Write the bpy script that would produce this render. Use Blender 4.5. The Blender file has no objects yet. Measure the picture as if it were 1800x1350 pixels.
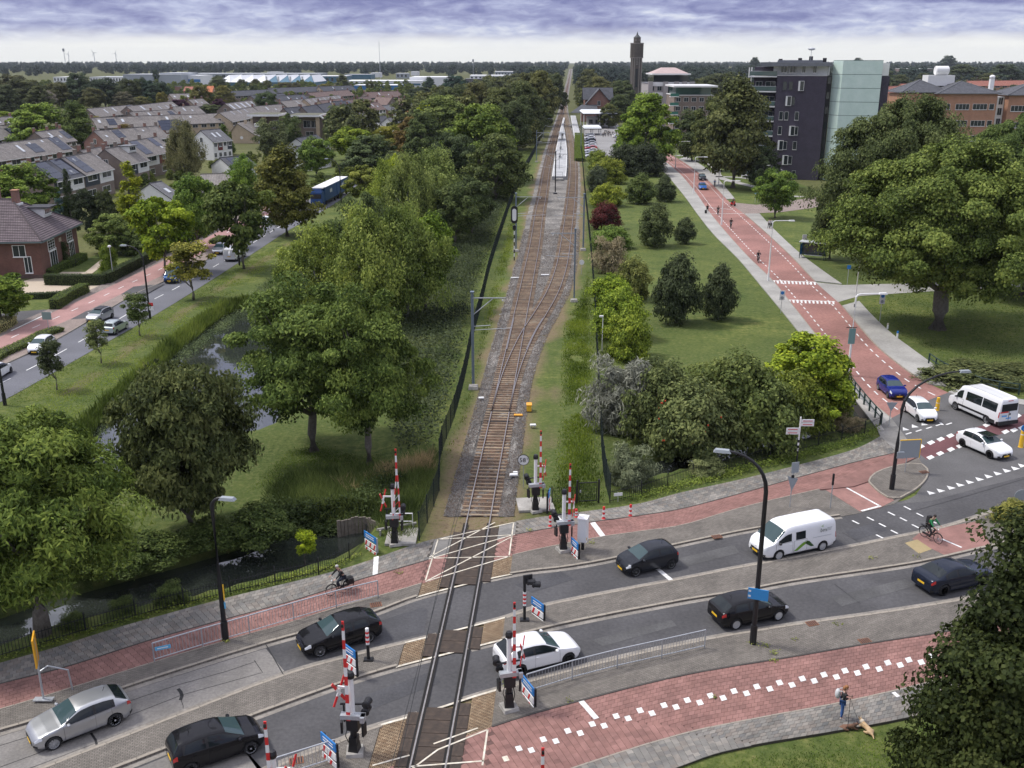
import bpy,bmesh,math,random
import numpy as np
from mathutils import Vector,Matrix
R=math.radians
rng=np.random.default_rng(7);random.seed(7)
S=bpy.context.scene
C=S.collection
# camera
CAMH=28.5;FOC=1742.0;PIT=math.atan(570/1742.0)
cd=bpy.data.cameras.new('camera');cam=bpy.data.objects.new('camera',cd);C.objects.link(cam)
cam.location=(0,0,CAMH);cam.rotation_euler=(R(90)-PIT,0,0)
cd.sensor_width=36;cd.lens=FOC/1800*36;cd.clip_start=0.5;cd.clip_end=30000
S.camera=cam
# sky and sun
W=bpy.data.worlds.new('World');S.world=W;W.use_nodes=True
SUN_EL,SUN_AZ=56,285
def world():
 t=W.node_tree;t.nodes.clear();N=t.nodes.new;L=t.links.new
 out=N('ShaderNodeOutputWorld');bg=N('ShaderNodeBackground');L(bg.outputs[0],out.inputs[0])
 sky=N('ShaderNodeTexSky');sky.sky_type='NISHITA';sky.sun_disc=False
 sky.sun_elevation=R(SUN_EL);sky.sun_rotation=R(SUN_AZ);sky.dust_density=2.0
 bg.inputs['Strength'].default_value=0.052
 tc=N('ShaderNodeTexCoord');sx=N('ShaderNodeSeparateXYZ');L(tc.outputs['Generated'],sx.inputs[0])
 def M(op,a,b=None,c=None):
  m=N('ShaderNodeMath');m.operation=op
  for i,v in enumerate((a,b,c)):
   if v is None:continue
   if isinstance(v,(int,float)):m.inputs[i].default_value=v
   else:L(v,m.inputs[i])
  return m.outputs[0]
 z=M('MAXIMUM',sx.outputs[2],0.0);k=M('ARCTAN2',sx.outputs[0],sx.outputs[1])
 cx=N('ShaderNodeCombineXYZ');L(M('MULTIPLY',k,16.0),cx.inputs[0]);L(M('MULTIPLY',M('POWER',z,.8),25.0),cx.inputs[1])
 def noise(scale,det,off,sx=1):
  mp=N('ShaderNodeMapping');mp.inputs['Location'].default_value=off;mp.inputs['Scale'].default_value=(sx,1.1,1)
  L(cx.outputs[0],mp.inputs[0])
  n=N('ShaderNodeTexNoise');n.inputs['Scale'].default_value=scale;n.inputs['Detail'].default_value=det;n.inputs['Roughness'].default_value=.58;n.inputs['Distortion'].default_value=.45
  L(mp.outputs[0],n.inputs['Vector']);return n.outputs['Fac']
 n1=noise(1.15,9,(3.1,0.4,0),.42);n2=noise(3.0,8,(7.7,2.2,4),.8)
 nn=M('ADD',M('ADD',M('MULTIPLY',n1,.56),M('MULTIPLY',n2,.44)),M('MULTIPLY',M('SUBTRACT',.034,M('MINIMUM',z,.06)),3.2))
 ramp=N('ShaderNodeValToRGB');L(nn,ramp.inputs[0])
 e=ramp.color_ramp.elements
 e[0].position=.36;e[0].color=(1.7,1.85,3.9,1)
 e[1].position=.66;e[1].color=(7.2,7.5,8.3,1)
 x=e.new(.46);x.color=(2.9,3.15,5.2,1)
 x=e.new(.55);x.color=(4.5,4.9,6.8,1)
 hz=N('ShaderNodeMapRange');hz.interpolation_type='SMOOTHSTEP'
 L(M('ADD',z,M('MULTIPLY',M('SUBTRACT',n1,.5),.022)),hz.inputs[0])
 hz.inputs[1].default_value=.008;hz.inputs[2].default_value=.030;hz.inputs[3].default_value=1;hz.inputs[4].default_value=0
 mx=N('ShaderNodeMixRGB');L(hz.outputs[0],mx.inputs[0]);L(ramp.outputs[0],mx.inputs[1]);mx.inputs[2].default_value=(9.6,9.6,9.1,1)
 zf=M('ADD',1.0,M('MULTIPLY',z,1.9))
 vm=N('ShaderNodeVectorMath');vm.operation='SCALE';L(mx.outputs[0],vm.inputs[0]);L(zf,vm.inputs[3])
 hs=N('ShaderNodeHueSaturation');L(vm.outputs[0],hs.inputs['Color']);
 sat=N('ShaderNodeMapRange');L(z,sat.inputs[0]);sat.inputs[1].default_value=.05;sat.inputs[2].default_value=.5;sat.inputs[3].default_value=1;sat.inputs[4].default_value=.35
 L(sat.outputs[0],hs.inputs['Saturation'])
 fin=N('ShaderNodeMixRGB');fin.inputs[0].default_value=.93;L(sky.outputs[0],fin.inputs[1]);L(hs.outputs[0],fin.inputs[2])
 L(fin.outputs[0],bg.inputs['Color'])
world()
sd=bpy.data.lights.new('sun','SUN');sd.energy=1.5;sd.angle=R(10);sd.color=(1,.96,.9)
sun=bpy.data.objects.new('sun',sd);C.objects.link(sun)
_az=R(SUN_AZ);_d=Vector((math.sin(_az)*math.cos(R(SUN_EL)),math.cos(_az)*math.cos(R(SUN_EL)),math.sin(R(SUN_EL))))
sun.rotation_euler=_d.to_track_quat('Z','Y').to_euler();sun.location=(0,0,80)
S.view_settings.view_transform='Standard';S.view_settings.look='None';S.view_settings.gamma=1
S.view_settings.exposure=1.08;S.view_settings.use_curve_mapping=False
S.cycles.max_bounces=6;S.cycles.diffuse_bounces=3;S.cycles.glossy_bounces=3;S.cycles.transmission_bounces=4;S.cycles.transparent_max_bounces=6
# pixel of the 1800x1350 photograph -> point on level z
_c,_s=math.cos(PIT),math.sin(PIT)
def P(px,py,z=0.0):
 u=(px-900)/FOC;v=-(py-675)/FOC
 t=(z-CAMH)/(-_s+v*_c)
 return Vector((u*t,(_c+v*_s)*t,z))
def HT(Y,py):
 v=-(py-675)/FOC
 return CAMH+Y*(-_s+v*_c)/(_c+v*_s)
def XAT(Y,Z,px):
 return (px-900)/FOC*(Y*_c-(Z-CAMH)*_s)
MATS={}
def _nt(name):
 m=bpy.data.materials.new(name);m.use_nodes=True
 t=m.node_tree;b=t.nodes['Principled BSDF'];return m,t,b
def mat(name,c1,c2=None,rough=.75,scale=3.0,metal=0.0,bump=0.0,bscale=None,coat=0.0,spec=.5,detail=5,vec='Object',big=None):
 if name in MATS:return MATS[name]
 m,t,b=_nt(name);N=t.nodes.new;L=t.links.new
 b.inputs['Roughness'].default_value=rough;b.inputs['Metallic'].default_value=metal
 b.inputs['Coat Weight'].default_value=coat;b.inputs['Coat Roughness'].default_value=.06
 b.inputs['Specular IOR Level'].default_value=spec
 tc=N('ShaderNodeTexCoord');src=tc.outputs[vec]
 if vec=='World':
  pass
 if c2 is None:b.inputs['Base Color'].default_value=(*c1,1)
 else:
  n=N('ShaderNodeTexNoise');n.inputs['Scale'].default_value=scale;n.inputs['Detail'].default_value=detail;n.inputs['Roughness'].default_value=.65
  L(src,n.inputs['Vector'])
  r=N('ShaderNodeValToRGB');r.color_ramp.elements[0].position=.32;r.color_ramp.elements[1].position=.68
  r.color_ramp.elements[0].color=(*c1,1);r.color_ramp.elements[1].color=(*c2,1)
  L(n.outputs['Fac'],r.inputs[0]);col=r.outputs[0]
  if big:
   n3=N('ShaderNodeTexNoise');n3.inputs['Scale'].default_value=big[0];n3.inputs['Detail'].default_value=3;L(src,n3.inputs['Vector'])
   r3=N('ShaderNodeValToRGB');r3.color_ramp.elements[0].position=.35;r3.color_ramp.elements[1].position=.65
   r3.color_ramp.elements[0].color=(big[1],)*3+(1,);r3.color_ramp.elements[1].color=(big[2],)*3+(1,)
   L(n3.outputs['Fac'],r3.inputs[0])
   mm=N('ShaderNodeMixRGB');mm.blend_type='MULTIPLY';mm.inputs[0].default_value=1;L(col,mm.inputs[1]);L(r3.outputs[0],mm.inputs[2]);col=mm.outputs[0]
  L(col,b.inputs['Base Color'])
 if bump:
  n2=N('ShaderNodeTexNoise');n2.inputs['Scale'].default_value=bscale or scale*4;n2.inputs['Detail'].default_value=4;L(src,n2.inputs['Vector'])
  bp=N('ShaderNodeBump');bp.inputs['Strength'].default_value=bump;bp.inputs['Distance'].default_value=.02
  L(n2.outputs['Fac'],bp.inputs['Height']);L(bp.outputs[0],b.inputs['Normal'])
 MATS[name]=m;return m
def brickmat(name,c1,c2,mortar,bw=.2,bh=.1,ms=.01,rough=.85,uv=True,offs=.5,bump=.6,noise=.35,rot=0,vec=None):
 if name in MATS:return MATS[name]
 m,t,b=_nt(name);N=t.nodes.new;L=t.links.new
 tc=N('ShaderNodeTexCoord');src=tc.outputs['UV' if uv else 'Object']
 mp=N('ShaderNodeMapping');L(src,mp.inputs[0])
 if vec=='wall':
  sp=N('ShaderNodeSeparateXYZ');L(src,sp.inputs[0]);a=N('ShaderNodeMath');a.operation='ADD';L(sp.outputs[0],a.inputs[0]);L(sp.outputs[1],a.inputs[1])
  cb=N('ShaderNodeCombineXYZ');L(a.outputs[0],cb.inputs[0]);L(sp.outputs[2],cb.inputs[1]);L(cb.outputs[0],mp.inputs[0])
 mp.inputs['Rotation'].default_value=(0,0,rot)
 k=N('ShaderNodeTexBrick');L(mp.outputs[0],k.inputs['Vector'])
 k.offset=offs;k.inputs['Scale'].default_value=1;k.inputs['Brick Width'].default_value=bw;k.inputs['Row Height'].default_value=bh
 k.inputs['Mortar Size'].default_value=ms;k.inputs['Color1'].default_value=(*c1,1);k.inputs['Color2'].default_value=(*c2,1);k.inputs['Mortar'].default_value=(*mortar,1)
 n=N('ShaderNodeTexNoise');n.inputs['Scale'].default_value=.6;n.inputs['Detail'].default_value=8;n.inputs['Roughness'].default_value=.7;L(src,n.inputs['Vector'])
 r=N('ShaderNodeValToRGB');r.color_ramp.elements[0].position=.3;r.color_ramp.elements[1].position=.7
 r.color_ramp.elements[0].color=(1-noise,)*3+(1,);r.color_ramp.elements[1].color=(1+noise,)*3+(1,)
 L(n.outputs['Fac'],r.inputs[0]);mm=N('ShaderNodeMixRGB');mm.blend_type='MULTIPLY';mm.inputs[0].default_value=1
 L(k.outputs['Color'],mm.inputs[1]);L(r.outputs[0],mm.inputs[2]);L(mm.outputs[0],b.inputs['Base Color'])
 b.inputs['Roughness'].default_value=rough
 bp=N('ShaderNodeBump');bp.inputs['Strength'].default_value=bump;bp.inputs['Distance'].default_value=.01;bp.invert=True
 L(k.outputs['Fac'],bp.inputs['Height']);L(bp.outputs[0],b.inputs['Normal'])
 MATS[name]=m;return m
def tilemat(name,cols,rough=.9,grime=.3):
 m,t,b=_nt(name);N=t.nodes.new;L=t.links.new
 at=N('ShaderNodeAttribute');at.attribute_name='tint';oi=N('ShaderNodeObjectInfo')
 a=N('ShaderNodeMath');a.operation='ADD';L(at.outputs['Fac'],a.inputs[0]);L(oi.outputs['Random'],a.inputs[1])
 f=N('ShaderNodeMath');f.operation='FRACT';L(a.outputs[0],f.inputs[0])
 r=N('ShaderNodeValToRGB');L(f.outputs[0],r.inputs[0])
 e=r.color_ramp.elements;e[0].color=(*cols[0],1);e[1].color=(*cols[-1],1)
 for i,c in enumerate(cols[1:-1],1):x=e.new(i/(len(cols)-1));x.color=(*c,1)
 g=N('ShaderNodeNewGeometry');n=N('ShaderNodeTexNoise');n.inputs['Scale'].default_value=.7;n.inputs['Detail'].default_value=9;n.inputs['Roughness'].default_value=.72;L(g.outputs['Position'],n.inputs['Vector'])
 r2=N('ShaderNodeValToRGB');r2.color_ramp.elements[0].position=.3;r2.color_ramp.elements[1].position=.7
 r2.color_ramp.elements[0].color=(1-grime,)*3+(1,);r2.color_ramp.elements[1].color=(1+grime*.6,)*3+(1,);L(n.outputs['Fac'],r2.inputs[0])
 mm=N('ShaderNodeMixRGB');mm.blend_type='MULTIPLY';mm.inputs[0].default_value=1;L(r.outputs[0],mm.inputs[1]);L(r2.outputs[0],mm.inputs[2])
 L(mm.outputs[0],b.inputs['Base Color']);b.inputs['Roughness'].default_value=rough
 MATS[name]=m;return m
def leafmat():
 m,t,b=_nt('leaf');N=t.nodes.new;L=t.links.new
 oi=N('ShaderNodeObjectInfo');at=N('ShaderNodeAttribute');at.attribute_name='lr'
 hs=N('ShaderNodeHueSaturation');L(oi.outputs['Color'],hs.inputs['Color'])
 mr=N('ShaderNodeMapRange');L(at.outputs['Fac'],mr.inputs[0]);mr.inputs[3].default_value=.462;mr.inputs[4].default_value=.503;L(mr.outputs[0],hs.inputs['Hue'])
 mv=N('ShaderNodeMapRange');L(at.outputs['Fac'],mv.inputs[0]);mv.inputs[3].default_value=3.9;mv.inputs[4].default_value=.85;L(mv.outputs[0],hs.inputs['Value'])
 L(hs.outputs[0],b.inputs['Base Color']);b.inputs['Roughness'].default_value=.6;b.inputs['Specular IOR Level'].default_value=.10;hs.inputs['Saturation'].default_value=1.08
 tr=N('ShaderNodeBsdfTranslucent');L(hs.outputs[0],tr.inputs[0]);mx=N('ShaderNodeMixShader');mx.inputs[0].default_value=.28
 L(b.outputs[0],mx.inputs[1]);L(tr.outputs[0],mx.inputs[2]);L(mx.outputs[0],t.nodes['Material Output'].inputs[0])
 return m
LEAF=leafmat()
def glassmat(name,c=(.02,.028,.03),rough=.04,spec=.45):
 if name in MATS:return MATS[name]
 m,t,b=_nt(name);b.inputs['Base Color'].default_value=(*c,1);b.inputs['Roughness'].default_value=rough
 b.inputs['Specular IOR Level'].default_value=spec
 MATS[name]=m;return m
class MB:
 def __init__(s):s.v=[];s.f=[];s.m=[];s.uv=[]
 def face(s,pts,m=0,uv=None):
  n=len(s.v);s.v+=[tuple(p) for p in pts];s.f.append(tuple(range(n,n+len(pts))));s.m.append(m);s.uv.append(uv)
 def mesh(s,vs,fs,m=0):
  n=len(s.v);s.v+=[tuple(p) for p in vs]
  for f in fs:s.f.append(tuple(i+n for i in f));s.m.append(m);s.uv.append(None)
 def box(s,c,d,rz=0,m=0,top=1.0,topy=None):
  x,y,z=d[0]/2,d[1]/2,d[2]/2;ty=top if topy is None else topy
  vs=[]
  ca,sa=math.cos(rz),math.sin(rz)
  for k,(a,bb) in ((-1,(1,1)),(1,(top,ty))):
   for i,j in ((-1,-1),(1,-1),(1,1),(-1,1)):
    px,py=i*x*a,j*y*bb
    vs.append((c[0]+px*ca-py*sa,c[1]+px*sa+py*ca,c[2]+k*z))
  s.mesh(vs,[(3,2,1,0),(4,5,6,7),(0,1,5,4),(1,2,6,5),(2,3,7,6),(3,0,4,7)],m)
 def prism(s,poly,z0,z1,m=0,cap=True,mtop=None):
  n=len(poly);vs=[(p[0],p[1],z0) for p in poly]+[(p[0],p[1],z1) for p in poly]
  s.mesh(vs,[(i,(i+1)%n,n+(i+1)%n,n+i) for i in range(n)],m)
  if cap:s.mesh([(p[0],p[1],z1) for p in poly],[tuple(range(n))],m if mtop is None else mtop)
 def tube(s,pts,r,n=6,m=0,cap=True):
  pts=[Vector(p) for p in pts];rs=r if isinstance(r,(list,tuple)) else [r]*len(pts)
  vs=[];fs=[]
  ref=Vector((0,0,1))
  for i,p in enumerate(pts):
   t=(pts[min(i+1,len(pts)-1)]-pts[max(i-1,0)]).normalized()
   a=t.cross(ref)
   if a.length<1e-3:a=t.cross(Vector((1,0,0)))
   a.normalize();b=t.cross(a)
   for k in range(n):
    w=2*math.pi*k/n;vs.append(p+a*math.cos(w)*rs[i]+b*math.sin(w)*rs[i])
  for i in range(len(pts)-1):
   for k in range(n):fs.append((i*n+k,i*n+(k+1)%n,(i+1)*n+(k+1)%n,(i+1)*n+k))
  if cap:fs.append(tuple(range(n))[::-1]);fs.append(tuple((len(pts)-1)*n+k for k in range(n)))
  s.mesh(vs,fs,m)
 def lathe(s,prof,n=16,axis='z',c=(0,0,0),m=0):
  vs=[];fs=[]
  for (r,h) in prof:
   for k in range(n):
    w=2*math.pi*k/n;a,b=r*math.cos(w),r*math.sin(w)
    p=(a,b,h) if axis=='z' else ((a,h,b) if axis=='y' else (h,a,b))
    vs.append((p[0]+c[0],p[1]+c[1],p[2]+c[2]))
  for i in range(len(prof)-1):
   for k in range(n):fs.append((i*n+k,i*n+(k+1)%n,(i+1)*n+(k+1)%n,(i+1)*n+k))
  s.mesh(vs,fs,m)
 def ell(s,c,r,n=10,k=7,m=0):
  vs=[];fs=[]
  for i in range(k+1):
   ph=math.pi*i/k
   for j in range(n):
    w=2*math.pi*j/n;vs.append((c[0]+r[0]*math.sin(ph)*math.cos(w),c[1]+r[1]*math.sin(ph)*math.sin(w),c[2]-r[2]*math.cos(ph)))
  for i in range(k):
   for j in range(n):fs.append((i*n+j,i*n+(j+1)%n,(i+1)*n+(j+1)%n,(i+1)*n+j))
  s.mesh(vs,fs,m)
 def data(s,name,mats,smooth=False):
  me=bpy.data.meshes.new(name);me.from_pydata(s.v,[],s.f)
  for x in (mats if isinstance(mats,(list,tuple)) else [mats]):me.materials.append(x)
  me.polygons.foreach_set('material_index',s.m)
  if smooth:me.polygons.foreach_set('use_smooth',[True]*len(s.f))
  if any(u is not None for u in s.uv):
   ul=me.uv_layers.new(name='UVMap')
   for p,u in zip(me.polygons,s.uv):
    if u:
     for li,q in zip(p.loop_indices,u):ul.data[li].uv=q
  me.update();return me
 def build(s,name,mats,parent=None,loc=None,rz=0,smooth=False):
  return put(name,s.data(name,mats,smooth),parent,loc,rz)
def put(name,me,parent=None,loc=None,rz=0):
 o=bpy.data.objects.new(name,me);C.objects.link(o)
 if parent:o.parent=parent
 if loc is not None:o.location=loc
 if rz:o.rotation_euler=(0,0,rz)
 return o
def thing(name,label,cat,loc=(0,0,0),rz=0,group=None):
 o=bpy.data.objects.new(name,None);C.objects.link(o);o.empty_display_size=.3
 o.location=loc;o.rotation_euler=(0,0,rz);return tag(o,label,cat,group)
def tag(o,label,cat,group=None):
 o['label']=label;o['category']=cat
 if group:o['group']=group
 return o
def struct(o):o['kind']='structure';return o
def stuff(o):o['kind']='stuff';return o
def dup(root,loc=None,rz=None,label=None,scale=None,color=None):
 kids={}
 for ch in root.children:kids[ch]=list(ch.children)
 r=root.copy();C.objects.link(r)
 if loc is not None:r.location=loc
 if rz is not None:r.rotation_euler=(0,0,rz)
 if label:r['label']=label
 if scale is not None:r.scale=scale
 for ch,gs in kids.items():
  c=ch.copy();C.objects.link(c);c.parent=r
  if color and 'crown' in ch.name:c.color=color
  for g in gs:d=g.copy();C.objects.link(d);d.parent=c
 return r
def spline(pts,n=8):
 pts=[Vector(p) for p in pts];out=[]
 for i in range(len(pts)-1):
  p0=pts[max(i-1,0)];p1=pts[i];p2=pts[i+1];p3=pts[min(i+2,len(pts)-1)]
  for k in range(n):
   t=k/n;t2=t*t;t3=t2*t
   out.append(.5*((2*p1)+(p2-p0)*t+(2*p0-5*p1+4*p2-p3)*t2+(3*p1-p0-3*p2+p3)*t3))
 out.append(pts[-1]);return out
def resample(pts,n):
 pts=[Vector(p) for p in pts];d=[0]
 for a,b in zip(pts,pts[1:]):d.append(d[-1]+(b-a).length)
 out=[];j=0
 for i in range(n):
  s=d[-1]*i/(n-1)
  while j<len(d)-2 and d[j+1]<s:j+=1
  t=(s-d[j])/max(d[j+1]-d[j],1e-9);out.append(pts[j].lerp(pts[j+1],min(max(t,0),1)))
 return out
def plen(pts):return sum((b-a).length for a,b in zip(pts,pts[1:]))
def px(l,z=0):return [P(a,b,z) for a,b in l]
def at_z(p,z):return Vector((p[0],p[1],z))
B1=[(-150,1213),(0,1168),(93,1142),(217,1103),(400,1053),(600,1003),(743,955),(850,930),(937,913),(1022,902),(1120,888),(1200,867),(1300,845),(1400,820),(1500,792),(1548,768)]
B2=[(-150,1248),(0,1205),(117,1175),(267,1127),(400,1090),(520,1057),(627,1023),(747,988),(850,956),(900,943),(960,932),(1032,921),(1120,909),(1200,896),(1300,870),(1400,842),(1500,815),(1577,797)]
B3=[(-150,1293),(0,1250),(100,1220),(270,1167),(353,1142),(437,1118),(517,1095),(600,1068),(667,1050),(750,1025),(893,980),(1033,950),(1120,937),(1200,925),(1283,900),(1340,885),(1440,862)]
B4=[(-150,1330),(0,1287),(100,1257),(233,1207),(467,1133),(600,1097),(660,1078),(743,1048),(893,1012),(1000,998),(1083,983),(1200,957),(1333,930),(1477,908)]
B5=[(-150,1437),(0,1378),(77,1350),(333,1250),(500,1187),(600,1158),(717,1130),(877,1090),(967,1063),(1200,1018),(1300,998),(1400,980),(1567,947),(1667,925),(1767,893),(1800,886),(1950,850)]
B6=[(-150,1490),(0,1430),(213,1350),(333,1303),(447,1260),(600,1204),(700,1173),(880,1127),(1000,1097),(1200,1058),(1300,1042),(1400,1023),(1600,993),(1700,972),(1800,947),(1950,905)]
B7=[(-150,1590),(200,1470),(460,1358),(530,1330),(600,1303),(650,1282),(750,1253),(860,1218),(1000,1180),(1100,1155),(1200,1133),(1300,1114),(1417,1096),(1533,1080),(1677,1057),(1800,1030),(1950,990)]
B8=[(-150,1680),(300,1510),(600,1390),(700,1345),(857,1283),(1000,1240),(1200,1190),(1400,1156),(1533,1133),(1680,1110),(1800,1085),(1950,1045)]
B9=[(-150,1850),(500,1600),(850,1415),(1017,1350),(1200,1293),(1333,1265),(1467,1240),(1600,1210),(1800,1160),(1950,1120)]
B10=[(-150,1950),(500,1700),(900,1470),(1200,1347),(1300,1317),(1467,1288),(1600,1263),(1800,1215),(1950,1175)]
B4X=B4+[(1570,884),(1640,868),(1720,845),(1800,822),(1950,780)]
def line(l):return resample(spline(px(l),8),160)
G1,G2,G3,G4,G4X,G5,G6,G7,G8,G9,G10=[line(b) for b in (B1,B2,B3,B4,B4X,B5,B6,B7,B8,B9,B10)]
TB=math.tan(R(3.34));TA=P(752,1350).x-TB*P(752,1350).y
def toff(p):return p[0]-(TA+TB*p[1])
def cut(pl,d0,d1):
 out=[]
 for a,b in zip(pl,pl[1:]):
  o0,o1=toff(a),toff(b)
  def at(d):return a.lerp(b,(d-o0)/(o1-o0))
  if d0<=o0<=d1 and (not out or (out[-1]-a).length>1e-6):out.append(a.copy())
  for d in sorted((d0,d1),key=lambda q:abs(q-o0)):
   if min(o0,o1)<d<max(o0,o1):out.append(at(d))
 if d0<=toff(pl[-1])<=d1:out.append(pl[-1].copy())
 return out
ZW=-.95
POND=px([(120,835),(167,752),(213,712),(260,670),(293,637),(320,610),(350,588),(383,562),(410,548),(445,540),(500,545),(530,570),(520,640),(500,700),(485,748),(450,765),(360,775),(260,800),(180,850)],ZW)
D1=px([(-150,1190),(0,1146),(80,1116),(200,1086),(360,1053),(520,1012),(590,990),(625,968),(645,942),(650,920),(600,918),(550,935),(440,962),(330,995),(200,1030),(80,1062),(0,1090),(-150,1135)],ZW)
D2=px([(1085,866),(1140,848),(1250,822),(1350,795),(1450,770),(1530,742),(1505,712),(1430,735),(1330,765),(1230,795),(1130,820),(1078,838)],ZW)
def pdist(X,Y,poly):
 inside=np.zeros(X.shape,bool);d=np.full(X.shape,1e9);n=len(poly)
 for i in range(n):
  x0,y0=poly[i][0],poly[i][1];x1,y1=poly[(i+1)%n][0],poly[(i+1)%n][1]
  c=((y0>Y)!=(y1>Y))&(X<(x1-x0)*(Y-y0)/(y1-y0+1e-12)+x0);inside^=c
  t=np.clip(((X-x0)*(x1-x0)+(Y-y0)*(y1-y0))/((x1-x0)**2+(y1-y0)**2+1e-9),0,1)
  d=np.minimum(d,np.hypot(X-x0-t*(x1-x0),Y-y0-t*(y1-y0)))
 return np.where(inside,d,-d)
def ldist(X,Y,pl):
 d=np.full(X.shape,1e9)
 for a,b in zip(pl,pl[1:]):
  t=np.clip(((X-a[0])*(b[0]-a[0])+(Y-a[1])*(b[1]-a[1]))/((b[0]-a[0])**2+(b[1]-a[1])**2+1e-9),0,1)
  d=np.minimum(d,np.hypot(X-a[0]-t*(b[0]-a[0]),Y-a[1]-t*(b[1]-a[1])))
 return d
def vnoise(X,Y,s,seed=0):
 g=np.random.default_rng(seed).random((256,256));x=X/s+500;y=Y/s+500
 xi=np.floor(x).astype(int);yi=np.floor(y).astype(int);fx=x-xi;fy=y-yi;fx=fx*fx*(3-2*fx);fy=fy*fy*(3-2*fy)
 f=lambda a,b:g[a%256,b%256]
 return (f(xi,yi)*(1-fx)+f(xi+1,yi)*fx)*(1-fy)+(f(xi,yi+1)*(1-fx)+f(xi+1,yi+1)*fx)*fy
def fbm(X,Y,s,seed=0,o=4):return sum(vnoise(X,Y,s/2**i,seed+i)/2**i for i in range(o))/sum(1/2**i for i in range(o))
# second track: offsets from the main track
SEC=[(79,0),(86,.08),(93,.36),(100,.85),(106,1.4),(115,2.5),(125,3.55),(137,4.3),(150,4.75),(170,5.1),(205,5.7),(245,6.1),(280,6.2),(330,5.9),(420,4.4),(520,2.6),(640,.9),(700,.35),(760,.2)]
BOW=[(150,0),(205,-.45),(280,-.95),(330,-1.1),(420,-.9),(520,-.4),(640,.1),(700,.2),(760,.2)]
def interp(tab,y):
 if y<=tab[0][0]:return tab[0][1]
 for a,b in zip(tab,tab[1:]):
  if y<=b[0]:
   t=(y-a[0])/(b[0]-a[0]);t=t*t*(3-2*t) if tab is BOW else t;return a[1]+(b[1]-a[1])*t
 return tab[-1][1]
_sec=spline([(o,y,0) for y,o in SEC],6);SECT=[(p.y,p.x) for p in _sec]
def tx(y):return TA+TB*y+interp(BOW,y)
def tx2(y):return TA+TB*y+interp(SECT,y)
YS=list(np.arange(22,160,2.0))+list(np.arange(160,300,5.0))+list(np.arange(300,800,20.0))+[800,1000,1300,1800,2500,3500]
T1=[Vector((tx(y),y,0)) for y in YS];T2=[Vector((tx2(y),y,0)) for y in YS if 79<=y<=760]
RAILW=1.5
LRL=[(-150,780),(0,707),(150,623),(300,537),(433,453),(507,405),(560,375),(600,350),(628,325),(655,295)]
LRU=[(-150,715),(0,645),(100,597),(233,520),(293,493),(377,450),(440,413),(500,378),(555,343),(590,316),(620,288)]
gLL,gLU=line(LRL),line(LRU)
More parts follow.
